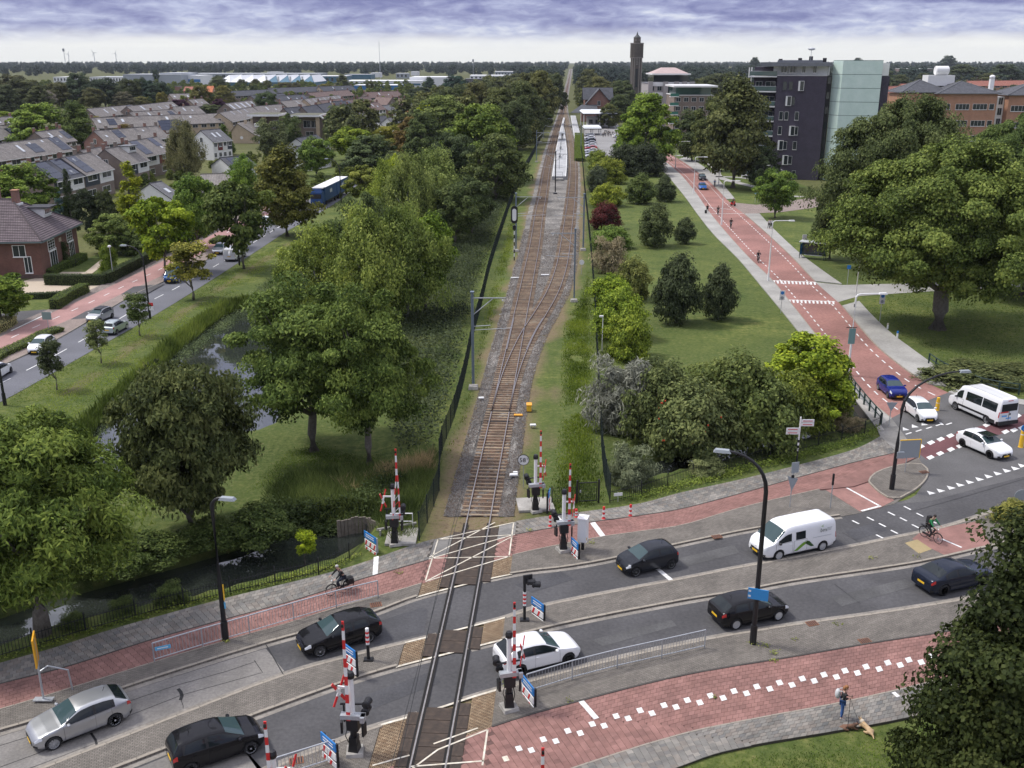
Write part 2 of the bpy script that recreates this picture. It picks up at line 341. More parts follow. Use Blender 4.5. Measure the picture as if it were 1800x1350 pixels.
def landsheet():
 xs=np.concatenate([np.arange(-64,70.01,.7),]);ys=np.concatenate([np.arange(28,140,.7),np.arange(140,340,2.0)])
 X,Y=np.meshgrid(xs,ys);Z=np.full(X.shape,-.03)
 for poly,dep,sl in ((POND,1.7,.8),(D1,1.9,1.5),(D2,1.9,1.5)):
  d=pdist(X,Y,poly)+(1.15 if sl<1 else.75);Z=np.minimum(Z,np.where(d>0,-np.minimum(dep,d*sl),0))
 Z=np.minimum(Z,-.03)
 Z+=(fbm(X,Y,3,5)-.5)*.05*(Z>-.2)*0
 d1=ldist(X,Y,T1);d2=ldist(X,Y,T2);dt=np.minimum(d1,d2)
 n=fbm(X,Y,4,11);n2=fbm(X,Y,1.7,31)
 dirt=np.clip(1.1-(dt-2.2)/1.1+(n-.5)*2.4,0,1)
 off=X-(TA+TB*Y)
 dirt=np.where((off>0)&(Y>58)&(Y<100),np.maximum(dirt,np.clip(.22-np.abs(off-4.0-(Y-62)*.02)/1.8+(n-.5)*2.6,0,.9)),dirt)
 wet=np.zeros(X.shape)
 for poly in (POND,D1,D2):wet=np.maximum(wet,np.clip(1+(pdist(X,Y,poly)-.25)/.7+(n2-.5)*.6,0,1))
 path=P(430,470),P(240,610)
 dp=ldist(X,Y,[P(520,420),P(432,478),P(330,545),P(235,610),P(120,690)])
 dirt=np.maximum(dirt,np.clip(.75-dp/.9+(n-.5)*2.0,0,.6))
 rough=np.clip((fbm(X,Y,9,77)-.35)*2,0,1)
 nx,ny=X.shape[1],X.shape[0]
 v=np.stack([X,Y,Z],-1).reshape(-1,3);I=np.arange(nx*ny).reshape(ny,nx)
 f=np.stack([I[:-1,:-1],I[:-1,1:],I[1:,1:],I[1:,:-1]],-1).reshape(-1,4)
 x0,x1,y0,y1=xs[0],xs[-1],ys[0],ys[-1];F=9000
 ov=[(-F,-60),(F,-60),(F,y0),(-F,y0),(-F,y1),(F,y1),(F,F),(-F,F),(x0,y0),(x1,y0),(x0,y1),(x1,y1)]
 me=bpy.data.meshes.new('ground');nv=len(v)
 vv=np.concatenate([v,np.array([(a,b,-.03) for a,b in ov])])
 of=[(0,1,2,3),(4,5,6,7),(3,8,10,4),(9,2,5,11)]
 faces=[tuple(q) for q in f.tolist()]+[tuple(i+nv for i in q) for q in of]
 me.from_pydata(vv.tolist(),[],faces)
 for nm,arr in (('dirt',dirt),('wet',wet),('rough',rough)):
  a=me.attributes.new(nm,'FLOAT','POINT');full=np.zeros(len(vv),np.float32);full[:nv]=arr.reshape(-1);full[nv:nv+8]={'dirt':.3,'wet':.25,'rough':.6}[nm];full[nv+8:]=full[nv]*0+(.3 if nm=='dirt' else.1);a.data.foreach_set('value',full)
 m,t,b=_nt('meadow');N=t.nodes.new;L=t.links.new
 tc=N('ShaderNodeTexCoord')
 def ns(s,d=6):n=N('ShaderNodeTexNoise');n.inputs['Scale'].default_value=s;n.inputs['Detail'].default_value=d;n.inputs['Roughness'].default_value=.7;L(tc.outputs['Object'],n.inputs['Vector']);return n.outputs['Fac']
 def rp(src,stops):
  r=N('ShaderNodeValToRGB');L(src,r.inputs[0]);e=r.color_ramp.elements
  e[0].position,e[0].color=stops[0][0],(*stops[0][1],1);e[1].position,e[1].color=stops[-1][0],(*stops[-1][1],1)
  for p,c in stops[1:-1]:q=e.new(p);q.color=(*c,1)
  return r.outputs[0]
 def at(nm):a=N('ShaderNodeAttribute');a.attribute_name=nm;return a.outputs['Fac']
 def mix(f_,a,c,bl='MIX'):
  x=N('ShaderNodeMixRGB');x.blend_type=bl
  for i,q in enumerate((f_,a,c)):
   if isinstance(q,(int,float)):x.inputs[i].default_value=q
   elif isinstance(q,tuple):x.inputs[i].default_value=(*q,1)
   else:L(q,x.inputs[i])
  return x.outputs[0]
 g=rp(ns(1.9,10),[(.28,(.042,.066,.018)),(.45,(.085,.116,.034)),(.58,(.125,.152,.05)),(.72,(.20,.20,.09))])
 g=mix(1,g,rp(ns(.45,5),[(.38,(.80,.86,.78)),(.62,(1.18,1.1,1.05))]),'MULTIPLY');g=mix(1,g,rp(ns(.12,4),[(.35,(.72,.80,.72)),(.65,(1.3,1.2,1.15))]),'MULTIPLY')
 rg=rp(ns(3.0,8),[(.3,(.035,.058,.014)),(.5,(.08,.11,.03)),(.72,(.18,.175,.075))])
 g=mix(at('rough'),g,rg)
 dr=rp(ns(2.5,9),[(.3,(.10,.075,.045)),(.5,(.20,.155,.095)),(.62,(.13,.12,.05)),(.72,(.06,.085,.02))])
 g=mix(at('dirt'),g,dr);g=mix(at('wet'),g,(.02,.022,.012))
 L(g,b.inputs['Base Color']);b.inputs['Roughness'].default_value=.95;b.inputs['Specular IOR Level'].default_value=.15
 bp=N('ShaderNodeBump');bp.inputs['Strength'].default_value=.8;bp.inputs['Distance'].default_value=.1;L(ns(6,8),bp.inputs['Height']);L(bp.outputs[0],b.inputs['Normal'])
 me.materials.append(m);me.polygons.foreach_set('use_smooth',[True]*len(faces));me.update()
 struct(put('ground',me))
landsheet()
def watermat():
 m,t,b=_nt('pond_water');N=t.nodes.new;L=t.links.new
 b.inputs['Base Color'].default_value=(.03,.036,.03,1);b.inputs['Roughness'].default_value=.03;b.inputs['IOR'].default_value=1.9;b.inputs['Specular IOR Level'].default_value=.9
 n=N('ShaderNodeTexNoise');n.inputs['Scale'].default_value=1.2;n.inputs['Detail'].default_value=3
 tc=N('ShaderNodeTexCoord');L(tc.outputs['Object'],n.inputs['Vector'])
 bp=N('ShaderNodeBump');bp.inputs['Strength'].default_value=.06;bp.inputs['Distance'].default_value=.05;L(n.outputs['Fac'],bp.inputs['Height']);L(bp.outputs[0],b.inputs['Normal'])
 return m
WM=watermat()
for nm,poly in (('pond_water',POND),('ditch_water',D1),('ditch_water',D2)):
 c=sum((Vector(p) for p in poly),Vector())/len(poly)
 big=[p+(p-c).normalized()*.8 for p in poly]
 mb=MB();mb.face([(p.x,p.y,ZW) for p in big]);me=mb.data(nm,WM)
 bm=bmesh.new();bm.from_mesh(me);bmesh.ops.triangulate(bm,faces=bm.faces);bm.to_mesh(me);bm.free()
 for p in me.polygons:
  if p.normal.z<0:p.flip()
 struct(put(nm,me))
ASPH=mat('asphalt',(.056,.055,.058),(.09,.088,.09),.88,5,bump=.25,bscale=60,big=(.28,.80,1.15),detail=12)
ASPH_OLD=mat('grey_asphalt',(.17,.16,.15),(.25,.235,.215),.9,7,bump=.3,bscale=60,big=(.5,.8,1.12))
ASPH_RED=mat('red_asphalt',(.24,.112,.094),(.36,.185,.155),.9,3,bump=.2,bscale=50,big=(.13,.74,1.15),detail=12)
ASPH_PURPLE=mat('faded_red_asphalt',(.11,.045,.05),(.16,.065,.068),.9,8,big=(.5,.8,1.1))
KLINK=brickmat('grey_clinker',(.145,.13,.112),(.20,.18,.155),(.07,.062,.052),.2,.1,.012,noise=.32)
KLINK2=brickmat('pinkish_clinker',(.30,.235,.205),(.25,.2,.175),(.15,.12,.10),.2,.1,.01,noise=.22)
PATCH=brickmat('rusty_clinker',(.38,.29,.18),(.22,.145,.08),(.07,.04,.022),.21,.105,.022,noise=.5)
SLAB=mat('grey_slab',(.17,.165,.155),(.24,.23,.215),.92,3,bump=.2,big=(.6,.75,1.1))
PALE=mat('pale_paving',(.30,.29,.27),(.38,.37,.34),.92,4,big=(.3,.85,1.1))
CONC=mat('concrete',(.30,.285,.26),(.42,.40,.365),.9,4,bump=.2,big=(.8,.75,1.1))
KERB=mat('kerb_concrete',(.27,.235,.19),(.40,.36,.30),.9,5,bump=.2,big=(.9,.7,1.1))
WHITE=mat('road_paint',(.62,.62,.60),(.84,.84,.82),.75,6,big=(3,.82,1.05))
CREAM=mat('worn_paint',(.55,.48,.36),(.78,.74,.64),.8,5,big=(2,.75,1.05))
TRED=tilemat('red_tiles',[(.275,.145,.122),(.24,.124,.105),(.30,.16,.137),(.258,.135,.115),(.22,.115,.098)],grime=.36)
TGREY=tilemat('grey_tiles',[(.22,.205,.185),(.17,.165,.15),(.27,.25,.22),(.20,.175,.15),(.15,.15,.145)],grime=.38)
def band(name,a,b,m,z,n=120,zlow=None,parent=None,kind=True):
 a=resample(a,n);b=resample(b,n);mb=MB();s=0
 for i in range(n-1):
  ds=((a[i+1]-a[i]).length+(b[i+1]-b[i]).length)/2;w0=(a[i]-b[i]).length;w1=(a[i+1]-b[i+1]).length
  mb.face([at_z(b[i],z),at_z(b[i+1],z),at_z(a[i+1],z),at_z(a[i],z)],0,[(s,0),(s+ds,0),(s+ds,w1),(s,w0)])
  if zlow is not None:
   mb.face([at_z(b[i],zlow),at_z(b[i+1],zlow),at_z(b[i+1],z),at_z(b[i],z)],0,[(s,0),(s+ds,0),(s+ds,.1),(s,.1)])
   mb.face([at_z(a[i+1],zlow),at_z(a[i],zlow),at_z(a[i],z),at_z(a[i+1],z)],0,[(s,0),(s+ds,0),(s+ds,.1),(s,.1)])
  s+=ds
 if zlow is not None:
  mb.face([at_z(a[0],zlow),at_z(b[0],zlow),at_z(b[0],z),at_z(a[0],z)],0,[(0,0)]*4)
  mb.face([at_z(b[-1],zlow),at_z(a[-1],zlow),at_z(a[-1],z),at_z(b[-1],z)],0,[(0,0)]*4)
 o=mb.build(name,m,parent)
 if kind and not parent:struct(o)
 return o
def poly(name,pts,m,z,zlow=None,parent=None,px_=True):
 pts=px(pts) if px_ else pts;mb=MB();ar=sum(p.x*q.y-q.x*p.y for p,q in zip(pts,pts[1:]+pts[:1]))
 if ar<0:pts=pts[::-1]
 if zlow is not None:mb.prism(pts,zlow,z,cap=False)
 mb.face([at_z(p,z) for p in pts],0,[(p.x,p.y) for p in pts])
 o=mb.build(name,m,parent)
 if not parent:struct(o)
 return o
ROADU=band('carriageway',G4X,G5,ASPH,.0)
ROADL=band('carriageway',G6,G7,ASPH,.0)
JUNC=poly('junction',[(1552,889),(1585,884),(1610,870),(1625,848),(1627,828),(1612,802),(1580,772),(1567,735),(1610,712),(1667,690),(1700,700),(1800,712),(1950,735),(1950,800),(1800,838),(1720,858),(1640,880)],ASPH_OLD if 0 else mat('junction_asphalt',(.085,.083,.085),(.125,.122,.12),.9,8,bump=.2,bscale=50,big=(.4,.85,1.1)),.004)
DZ=2.5;HK=.10
def strip(nm,a,b,m):return [band(nm,cut(a,-200,-DZ),cut(b,-200,-DZ),m,HK,zlow=-.05),band(nm,cut(a,DZ,200),cut(b,DZ,200),m,HK,zlow=-.05)]
strip('verge_paving',G3,G4,KLINK);strip('median',G5,G6,KLINK);strip('verge_paving',G7,G8,KLINK)
def frame(pl,n):
 p=resample(pl,n);t=[(p[min(i+1,n-1)]-p[max(i-1,0)]).normalized() for i in range(n)]
 return p,t
TILE=MB();TILE.box((0,0,0),(1,1,1),top=.985);TILE_ME={}
def tiles(owner,a,b,m,size,z,keep=300,gap=.016,bond=True,th=.035):
 """paving laid in rows between two edges; the ones nearest the camera are single parts, the rest joined"""
 L_=(plen(a)+plen(b))/2;n=max(2,int(L_/size));ra=resample(a,n*2+1);rb=resample(b,n*2+1)
 w=sum((p-q).length for p,q in zip(ra,rb))/len(ra);k=max(1,round(w/size));cells=[]
 for j in range(k):
  o=1 if (bond and j%2) else 0
  for i in range(0,n):
   i0=i*2+o;i1=i0+2
   if i1>2*n:continue
   q=[ra[i0].lerp(rb[i0],j/k),ra[i1].lerp(rb[i1],j/k),ra[i1].lerp(rb[i1],(j+1)/k),ra[i0].lerp(rb[i0],(j+1)/k)]
   cells.append(q)
 cells.sort(key=lambda q:(abs((q[0].x)/(q[0].y+1e-6))>.56,q[0].length))
 if m not in TILE_ME:TILE_ME[m]=TILE.data('paving_tile',m)
 vis=[q for q in cells]
 for q in vis[:keep]:
  c=(q[0]+q[1]+q[2]+q[3])/4;ux=((q[1]-q[0])+(q[2]-q[3]))/2;uy=((q[3]-q[0])+(q[2]-q[1]))/2
  o=put('paving_tile',TILE_ME[m],owner,(c.x,c.y,z+rng.uniform(-.004,.003)-th/2),math.atan2(ux.y,ux.x))
  o.scale=(ux.length-gap,uy.length-gap,th)
 mb=MB();tint=[]
 for q in vis[keep:]:
  c=(q[0]+q[1]+q[2]+q[3])/4;zz=z+rng.uniform(-.004,.003);r=float(rng.random())
  s=1-gap/max(size,.1)*1.0
  t4=[at_z(c+(p-c)*s,zz) for p in q];b4=[at_z(p,zz-.02) for p in t4]
  if (t4[1]-t4[0]).cross(t4[3]-t4[0]).z<0:t4=t4[::-1];b4=b4[::-1]
  mb.face(t4)
  for i in range(4):mb.face([b4[i],b4[(i+1)%4],t4[(i+1)%4],t4[i]])
  tint+=[r]*5
 if mb.f:
  me=mb.data('paving_tiles',m);at=me.attributes.new('tint','FLOAT','FACE');at.data.foreach_set('value',np.array(tint,np.float32))
  stuff(put('paving_tiles',me,owner))
JOINT=mat('joint_sand',(.055,.05,.042),(.085,.075,.06),.95,5)
JOINT_R=mat('red_joint_sand',(.10,.056,.048),(.14,.078,.068),.95,5)
for d0,d1 in ((-200,-DZ),(DZ,200)):
 sw=band('sidewalk',cut(G1,d0,d1),cut(G2,d0,d1),JOINT,HK-.02,zlow=-.05);tiles(sw,cut(G1,d0,d1),cut(G2,d0,d1),TGREY,.31,HK,230)
 bp_=band('cycle_path',cut(G2,d0,d1),cut(G3,d0,d1),JOINT_R,HK-.025,zlow=-.05);tiles(bp_,cut(G2,d0,d1),cut(G3,d0,d1),TRED,.31,HK-.006,230)
PATHS=bp_
a_,b_=cut(G8,DZ,200),cut(G9,DZ,200)
LOWPATH=band('cycle_path',a_,b_,JOINT_R,HK-.025,zlow=-.05);tiles(LOWPATH,a_,b_,TRED,.31,HK-.006,300)
b2_=cut(G10,DZ,200)
LOWWALK=band('sidewalk',b_,b2_,JOINT,HK-.02,zlow=-.05);tiles(LOWWALK,b_,b2_,TGREY,.31,HK,300)
a_,b_,b2_=cut(G8,-200,-DZ),cut(G9,-200,-DZ),cut(G10,-200,-DZ)
band('cycle_path',a_,b_,JOINT_R,HK-.006,zlow=-.05);band('sidewalk',b_,b2_,SLAB,HK,zlow=-.05)
# kerbs: rows of stones a little proud of the paving
KST=MB();KST.box((0,0,0),(1,1,1),top=.99,topy=.8)
KME=KST.data('kerb_stone',KERB)
KMD=KST.data('kerb_stone',mat('dark_kerb',(.05,.046,.042),(.085,.078,.07),.9,5))
def kerb(pl,w=.16,z0=-.04,z1=.115,step=1.0,side=0,name='kerb',keep=300,me=None):
 n=max(2,int(plen(pl)/step)+1);p=resample(pl,n)
 root=bpy.data.objects.new(name,None);C.objects.link(root);root.location=p[0];struct(root)
 for a,b in zip(p,p[1:]):
  c=(a+b)/2;t=(b-a);nn=Vector((-t.y,t.x,0)).normalized()*side*w/2
  o=put('kerb_stone',me or KME,root,(c.x+nn.x-p[0].x,c.y+nn.y-p[0].y,(z0+z1)/2+rng.uniform(-.006,.004)),math.atan2(t.y,t.x)+rng.normal(0,.006))
  o.scale=(t.length-.014,w,z1-z0)
 return root
for g,s_ in ((G4,1),(G5,-1),(G6,1),(G7,-1)):
 for d0,d1 in ((-200,-DZ),(DZ,200)):
  kerb(cut(g,d0,d1),.2,side=s_,z1=.112)
for g in (G2,G3):
 for d0,d1 in ((-200,-DZ),(DZ,200)):kerb(cut(g,d0,d1),.09,z1=.118,me=KMD if g is G2 else None)
FLG=mat('flangeway',(.010,.009,.008),rough=.9)
kerb(cut(G8,DZ,200),.12,z1=.125,me=KMD);kerb(cut(G9,DZ,200),.1,z1=.11)
# gutters beside the kerbs: pale worn strip on the asphalt
GUT=mat('gutter_stone',(.20,.18,.155),(.31,.285,.25),.9,6,big=(.8,.75,1.1))
def offs(pl,d):
 n=len(pl);out=[]
 for i,p in enumerate(pl):
  t=(pl[min(i+1,n-1)]-pl[max(i-1,0)]).normalized();out.append(p+Vector((-t.y,t.x,0))*d)
 return out
for g,s_ in ((G4,-1),(G5,1),(G6,-1),(G7,1)):
 for d0,d1 in ((-200,-.9),(.9,200)):
  c_=cut(g,d0,d1);band('gutter',offs(c_,s_*.30 if s_>0 else 0),offs(c_,0 if s_>0 else -.30),GUT,.006,parent=ROADU if g in (G4,G5) else ROADL)
_u=px([(-150,1340),(0,1295),(100,1264),(233,1214),(467,1140)]);_l=px([(-150,1427),(0,1368),(77,1341),(333,1243),(500,1180)])
band('old_asphalt_section',spline(_u),spline(_l),ASPH_OLD,.010,parent=ROADU)
band('old_asphalt_section',spline(px([(-100,1480),(213,1362),(333,1313),(410,1285)])),spline(px([(-100,1560),(200,1462),(440,1360),(452,1352)])),ASPH_OLD,.010,parent=ROADL)
SEAM=mat('tar_seam',(.012,.012,.013),rough=.6)
def ribbon(name,pts,w,m,z,parent=None,px_=True,n=None):
 p=px(pts) if px_ else [Vector(q) for q in pts]
 if n:p=resample(p,n)
 a=offs(p,w/2);b=offs(p,-w/2);mb=MB()
 for i in range(len(p)-1):mb.face([at_z(b[i],z),at_z(b[i+1],z),at_z(a[i+1],z),at_z(a[i],z)])
 o=mb.build(name,m,parent)
 if not parent:struct(o)
 return o
for l,w in (([(0,1311),(100,1280),(227,1233),(310,1205),(400,1180),(450,1163)],.035),([(0,1349),(60,1327),(230,1257),(320,1222),(460,1183)],.035),([(447,1161),(462,1183)],.03),([(468,1134),(498,1186)],.05),([(313,1211),(318,1217),(320,1224),(317,1231)],.16),([(318,1230),(322,1241),(322,1246)],.03),([(160,1289),(168,1301),(170,1309)],.10)):
 ribbon('tar_seam',l,w,SEAM,.016,ROADU)
PATCHM=mat('dark_asphalt_repair',(.043,.043,.048),(.072,.072,.077),.8,7,big=(.5,.8,1.2));PATCHL=mat('light_asphalt_repair',(.068,.067,.068),(.10,.099,.098),.9,7,big=(.5,.8,1.2))
for l,m in (([(642,1100),(742,1068),(752,1072),(745,1112),(660,1137)],PATCHM),([(905,1028),(985,1004),(1010,1018),(935,1042)],PATCHM),([(1180,985),(1290,958),(1300,972),(1195,999)],PATCHL),([(1485,935),(1540,918),(1560,932),(1505,950)],PATCHM)):poly('asphalt_patch',l,m,.009,parent=ROADU)
for l,m in (([(620,1230),(760,1180),(775,1200),(640,1252)],PATCHM),([(1040,1125),(1180,1090),(1190,1100),(1060,1136)],PATCHL),([(1460,1050),(1590,1018),(1610,1030),(1480,1066)],PATCHL)):poly('asphalt_patch',l,m,.009,parent=ROADL)
for l in ([(1467,1027),(1513,1062)],[(1600,900),(1700,872),(1800,842)],[(1480,936),(1525,962)]):ribbon('tar_seam',l,.03,SEAM,.012,ROADU)
# level-crossing floor
PLATE=mat('rubber_plate',(.042,.031,.025),(.085,.06,.043),.85,3,bump=.2,big=(.8,.7,1.15))
def zone(nm,a,b,m,d0,d1,z):
 o=band(nm,cut(a,d0,d1),cut(b,d0,d1),m,z,n=12);return o
crossing=thing('level_crossing','level crossing floor of dark rubber plates and rusty bricks where the track cuts the road','level crossing',(TA+TB*47,47,0))
def inzone(nm,a,b,m,d0,d1,z):
 o=zone(nm,a,b,m,d0,d1,z);o.parent=crossing;o.matrix_parent_inverse=Matrix.Translation(-crossing.location);del o['kind'];return o
for d in (-.87,-.655,.655,.87):
 o=ribbon('flange_groove',[Vector((TA+TB*y+d,y,0)) for y in np.arange(24,P(0,915).y,1.0)],.11 if abs(d)<.8 else.09,FLG,.0745,px_=False);o.parent=crossing;o.matrix_parent_inverse=Matrix.Translation(-crossing.location);del o['kind']
for a,b,m in ((G3,G4,PATCH),(G5,G6,PATCH),(G7,G8,PATCH),(G1,G2,SLAB),(G2,G3,JOINT_R),(G8,G9,JOINT_R)):
 for d0,d1 in ((-2.5,-1.42),(1.42,2.5)):
  inzone('brick_patch' if m is PATCH else 'paving_patch',a,b,m,d0,d1,.055)
for d0,d1 in ((-2.5,-1.42),(1.42,2.5)):
 o=[c for c in crossing.children][-1]
for a,b in ((G2,G3),(G8,G9)):
 for d0,d1 in ((-2.5,-1.42),(1.42,2.5)):
  pa,pb=cut(a,d0,d1),cut(b,d0,d1);tiles(crossing,[p-crossing.location for p in pa],[p-crossing.location for p in pb],TRED,.31,.068,120)
PL=MB();PL.box((0,0,0),(1,1,1),top=.985);PLM=PL.data('crossing_plate',PLATE)
for a,b in ((G1,G3),(G3,G4),(G5,G6),(G7,G9)):
 pa=cut(a,-.01,.01);y1=pa[0].y if pa else 60
 pb=cut(b,-.01,.01);y0=pb[0].y if pb else 34
 n=max(1,round((y1-y0)/.9));st=(y1-y0)/n
 for i in range(n):
  y=y0+st*(i+.5)
  for d,w in ((-1.10,.62),(0,1.36),(1.10,.62)):
   sl={-1.10:-.33,0:0,1.10:.33}[d]
   o=put('crossing_plate',PLM,crossing,(TA+TB*(y+sl)+d-crossing.location.x,y+sl-47,.045+rng.uniform(-.003,.003)),-math.atan(TB));o.scale=(w,st-.02,.05)
for g in (G4,G5,G6,G7):
 c_=cut(g,-2.6,2.6);o=ribbon('edge_line',offs(c_,0),.13,CREAM,.062,px_=False);o.parent=crossing;o.matrix_parent_inverse=Matrix.Translation(-crossing.location);del o['kind']
def xmark(l,w=.12,m=WHITE,z=.078):
 o=ribbon('white_line',l,w,m,z);o.parent=crossing;o.matrix_parent_inverse=Matrix.Translation(-crossing.location);del o['kind']
for l in ([(770,950),(748,1022)],[(903,920),(895,978)],[(770,950),(903,920)],[(748,1024),(895,980)],[(752,985),(902,942)],[(752,1022),(900,945)],[(740,989),(870,920)],[(903,942),(934,934)],[(763,983),(897,980)],[(770,950),(900,942)],[(857,1285),(848,1348)],[(857,1285),(770,1320),(700,1372)],[(762,1310),(840,1282)],[(720,1350),(850,1340)],[(655,1348),(720,1330)]):
 xmark(l,.085,CREAM)
def mark(name,l,w,parent,m=WHITE,z=.008):return ribbon(name,l,w,m,z,parent)
def pdash(name,pts,m,z,parent):
 mb=MB();p=px(pts);ar=sum(a.x*b.y-b.x*a.y for a,b in zip(p,p[1:]+p[:1]))
 mb.face([at_z(q,z) for q in (p if ar>0 else p[::-1])]);return mb.build(name,m,parent)
mark('stop_line',[(1156,1000),(1180,1020)],.28,ROADU)
pdash('arrow_tail',[(662,1105),(716,1093),(664,1112)],WHITE,.008,ROADU)
for x,y in ((1504,918),(1525,930),(1546,943),(1530,912),(1551,923),(1572,935),(1567,903),(1588,913),(1609,925),(1595,893),(1617,905),(1640,917)):mark('cycle_dash',[(x-6,y-3),(x+6,y+3)],.13,ROADU)
for x,y in ((1637,866),(1654,862),(1672,857),(1688,852),(1705,847),(1722,842),(1738,837),(1754,832),(1770,827),(1785,823),(1797,818),(1812,813)):pdash('yield_tooth',[(x-8,y-3),(x+8,y+1),(x-3,y+4)],WHITE,.012,JUNC)
for x,y in ((1592,754),(1608,749),(1625,745)):pdash('yield_tooth',[(x-5,y-3),(x+7,y+2),(x-5,y+3)],WHITE,.010,JUNC)
for x,y in ((1597,762),(1615,757),(1633,752),(1650,747),(1668,745)):mark('dash',[(x-5,y+1.6),(x+5,y-1.6)],.14,JUNC,z=.010)
poly('cycle_crossing',[(1606,790),(1640,776),(1700,755),(1740,745),(1800,728),(1950,695),(1950,715),(1800,750),(1760,763),(1700,782),(1629,808)],ASPH_PURPLE,.009,parent=JUNC)
for x,y in ((1618,785),(1636,778),(1653,772),(1670,766),(1734,747),(1752,742),(1770,737),(1788,731),(1635,804),(1652,797),(1671,790),(1687,784),(1767,759),(1782,756),(1796,752)):
 pdash('block_mark',[(x-7,y),(x+2,y-4),(x+8,y),(x-1,y+4.5)],WHITE,.014,JUNC)
for x,y in ((1655,873-128),(1604,796),(1611,804),(1614,812)):mark('dash',[(x-2,y-2),(x+2,y+2)],.2,JUNC,z=.012)
# waiting bay, island
poly('verge_paving',[(1395,874),(1440,860),(1530,838),(1600,800),(1614,805),(1627,823),(1629,840),(1612,858),(1572,886),(1512,902),(1477,909)],KLINK,.018)
poly('sidewalk',[(1540,752),(1548,770),(1577,798),(1612,803),(1590,768),(1567,737)],SLAB,.098,-.05)
poly('cycle_path',[(1436,863),(1577,797),(1606,788),(1614,804),(1585,818),(1555,826),(1534,836),(1527,848),(1500,857)],TRED,.096,-.05)
BAY=poly('waiting_bay',[(1452,862),(1477,851),(1518,842),(1528,847),(1550,866),(1572,880),(1547,893),(1512,900)],ASPH_RED if 0 else TRED,.03,-.05)
mark('bay_line',[(1479,853),(1546,890)],.16,BAY,z=.036);mark('bay_line',[(1490,848),(1518,843)],.16,BAY,z=.036);mark('bay_line',[(1514,899),(1548,890)],.18,BAY,z=.036)
ISL=[(1527,848),(1534,836),(1555,826),(1585,818),(1612,816),(1628,822),(1630,838),(1617,855),(1596,869),(1571,879),(1545,866)]
poly('traffic_island',ISL,KLINK,.10,-.05)
kerb([p for p in spline(px(ISL+ISL[:1]),3)],.14,step=.9,z1=.115)
poly('waiting_bay',[(1603,950),(1617,938),(1667,928),(1720,918),(1740,960),(1663,980)],TRED,.104,.0)
mark('bay_line',[(1655,950),(1690,965)],.14,ROADU,z=.110);pdash('yellow_patch',[(1590,957),(1612,951),(1638,968),(1615,976)],mat('tactile_yellow',(.30,.24,.12),(.36,.28,.15),.9,4),.108,ROADU)
# lower cycle path markings: two rows of white tiles, and short stop bars
for dots in ([(878,1335),(912,1319),(955,1303),(998,1288),(1041,1276),(1083,1262),(1125,1252),(1167,1243),(1208,1234),(1249,1226),(1290,1218),(1330,1210),(1370,1203),(1410,1196),(1448,1189),(1485,1182),(1522,1175),(1560,1168),(1597,1163),(1634,1157),(1672,1150)],[(889,1337),(934,1322),(977,1306),(1020,1292),(1062,1279),(1104,1266),(1146,1257),(1188,1246),(1230,1238),(1271,1230),(1312,1222),(1353,1214),(1392,1207),(1431,1200),(1470,1193),(1507,1186),(1545,1179),(1582,1172),(1619,1167),(1656,1160)]):
 for x,y in dots[1 if dots[0][0]==878 else 0:]:pdash('white_tile',[(x-7,y-3),(x+2.5,y-5.5),(x+7,y+3),(x-2.5,y+5.5)],CREAM if x<900 else WHITE,HK+.004,LOWPATH)
pdash('stop_bar',[(1016,1236),(1024,1232),(1053,1265),(1044,1268)],WHITE,HK+.004,LOWPATH)
pdash('stop_bar',[(1037,922),(1046,920),(1064,944),(1055,946)],WHITE,HK+.004,PATHS);pdash('stop_bar',[(971,908),(978,906),(994,922),(987,925)],WHITE,HK+.004,PATHS)
pdash('stop_bar',[(657,982),(666,980),(664,1012),(655,1015)],WHITE,HK+.004,PATHS)
pdash('stop_bar',[(1567,1221),(1573,1219),(1582,1227),(1576,1229)],WHITE,HK+.004,LOWWALK)
# red road to the station
RL=[(1020,222),(1075,238),(1120,258),(1158,277),(1190,301),(1220,335),(1243,368),(1270,402),(1313,450),(1357,493),(1395,540),(1433,588),(1483,650),(1520,697),(1567,737)]
RRr=[(1060,222),(1110,236),(1150,255),(1190,278),(1220,298),(1250,322),(1280,353),(1307,375),(1345,408),(1390,450),(1433,495),(1473,530),(1533,600),(1575,637),(1617,667),(1667,690)]
gRL,gRR=line(RL),line(RRr)
REDROAD=band('red_road',gRR,gRL,ASPH_RED,.0)
def dashes(pl,L0,gap,w,parent,name='lane_dash',z=.006,s0=0,m=WHITE):
 n=max(4,int(plen(pl)/.5));p=resample(pl,n);st=plen(pl)/(n-1);i=int(s0/st)
 a_=max(1,round(L0/st));g_=max(1,round(gap/st))
 while i+a_<n:
  ribbon(name,p[i:i+a_+1],w,m,z,parent,px_=False);i+=a_+g_
_n=160;_l=resample(gRL,_n);_r=resample(gRR,_n)
dashes([a.lerp(b,.2) for a,b in zip(_l,_r)],1.0,1.0,.14,REDROAD);dashes([a.lerp(b,.82) for a,b in zip(_l,_r)],1.0,1.0,.14,REDROAD)
for l in ([(1357,493),(1435,496)],[(1384,527),(1468,530)],[(1236,364),(1286,368)],[(1246,376),(1308,375)],[(1158,277),(1192,278)]):
 mark('table_line',l,.22,REDROAD)
 a,b=Vector((*l[0],0)),Vector((*l[1],0));n=12
 if l[0][1]>400:
  for i in range(n):q=a.lerp(b,(i+.5)/n);pdash('table_tooth',[(q.x-2,q.y),(q.x+2,q.y),(q.x+2.5,q.y+5),(q.x-.5,q.y+5)],WHITE,.007,REDROAD)
SLl=[(1120,268),(1150,287),(1175,311),(1203,345),(1227,378),(1255,413),(1297,455),(1340,506),(1378,552),(1415,598),(1462,651),(1500,697),(1546,750)]
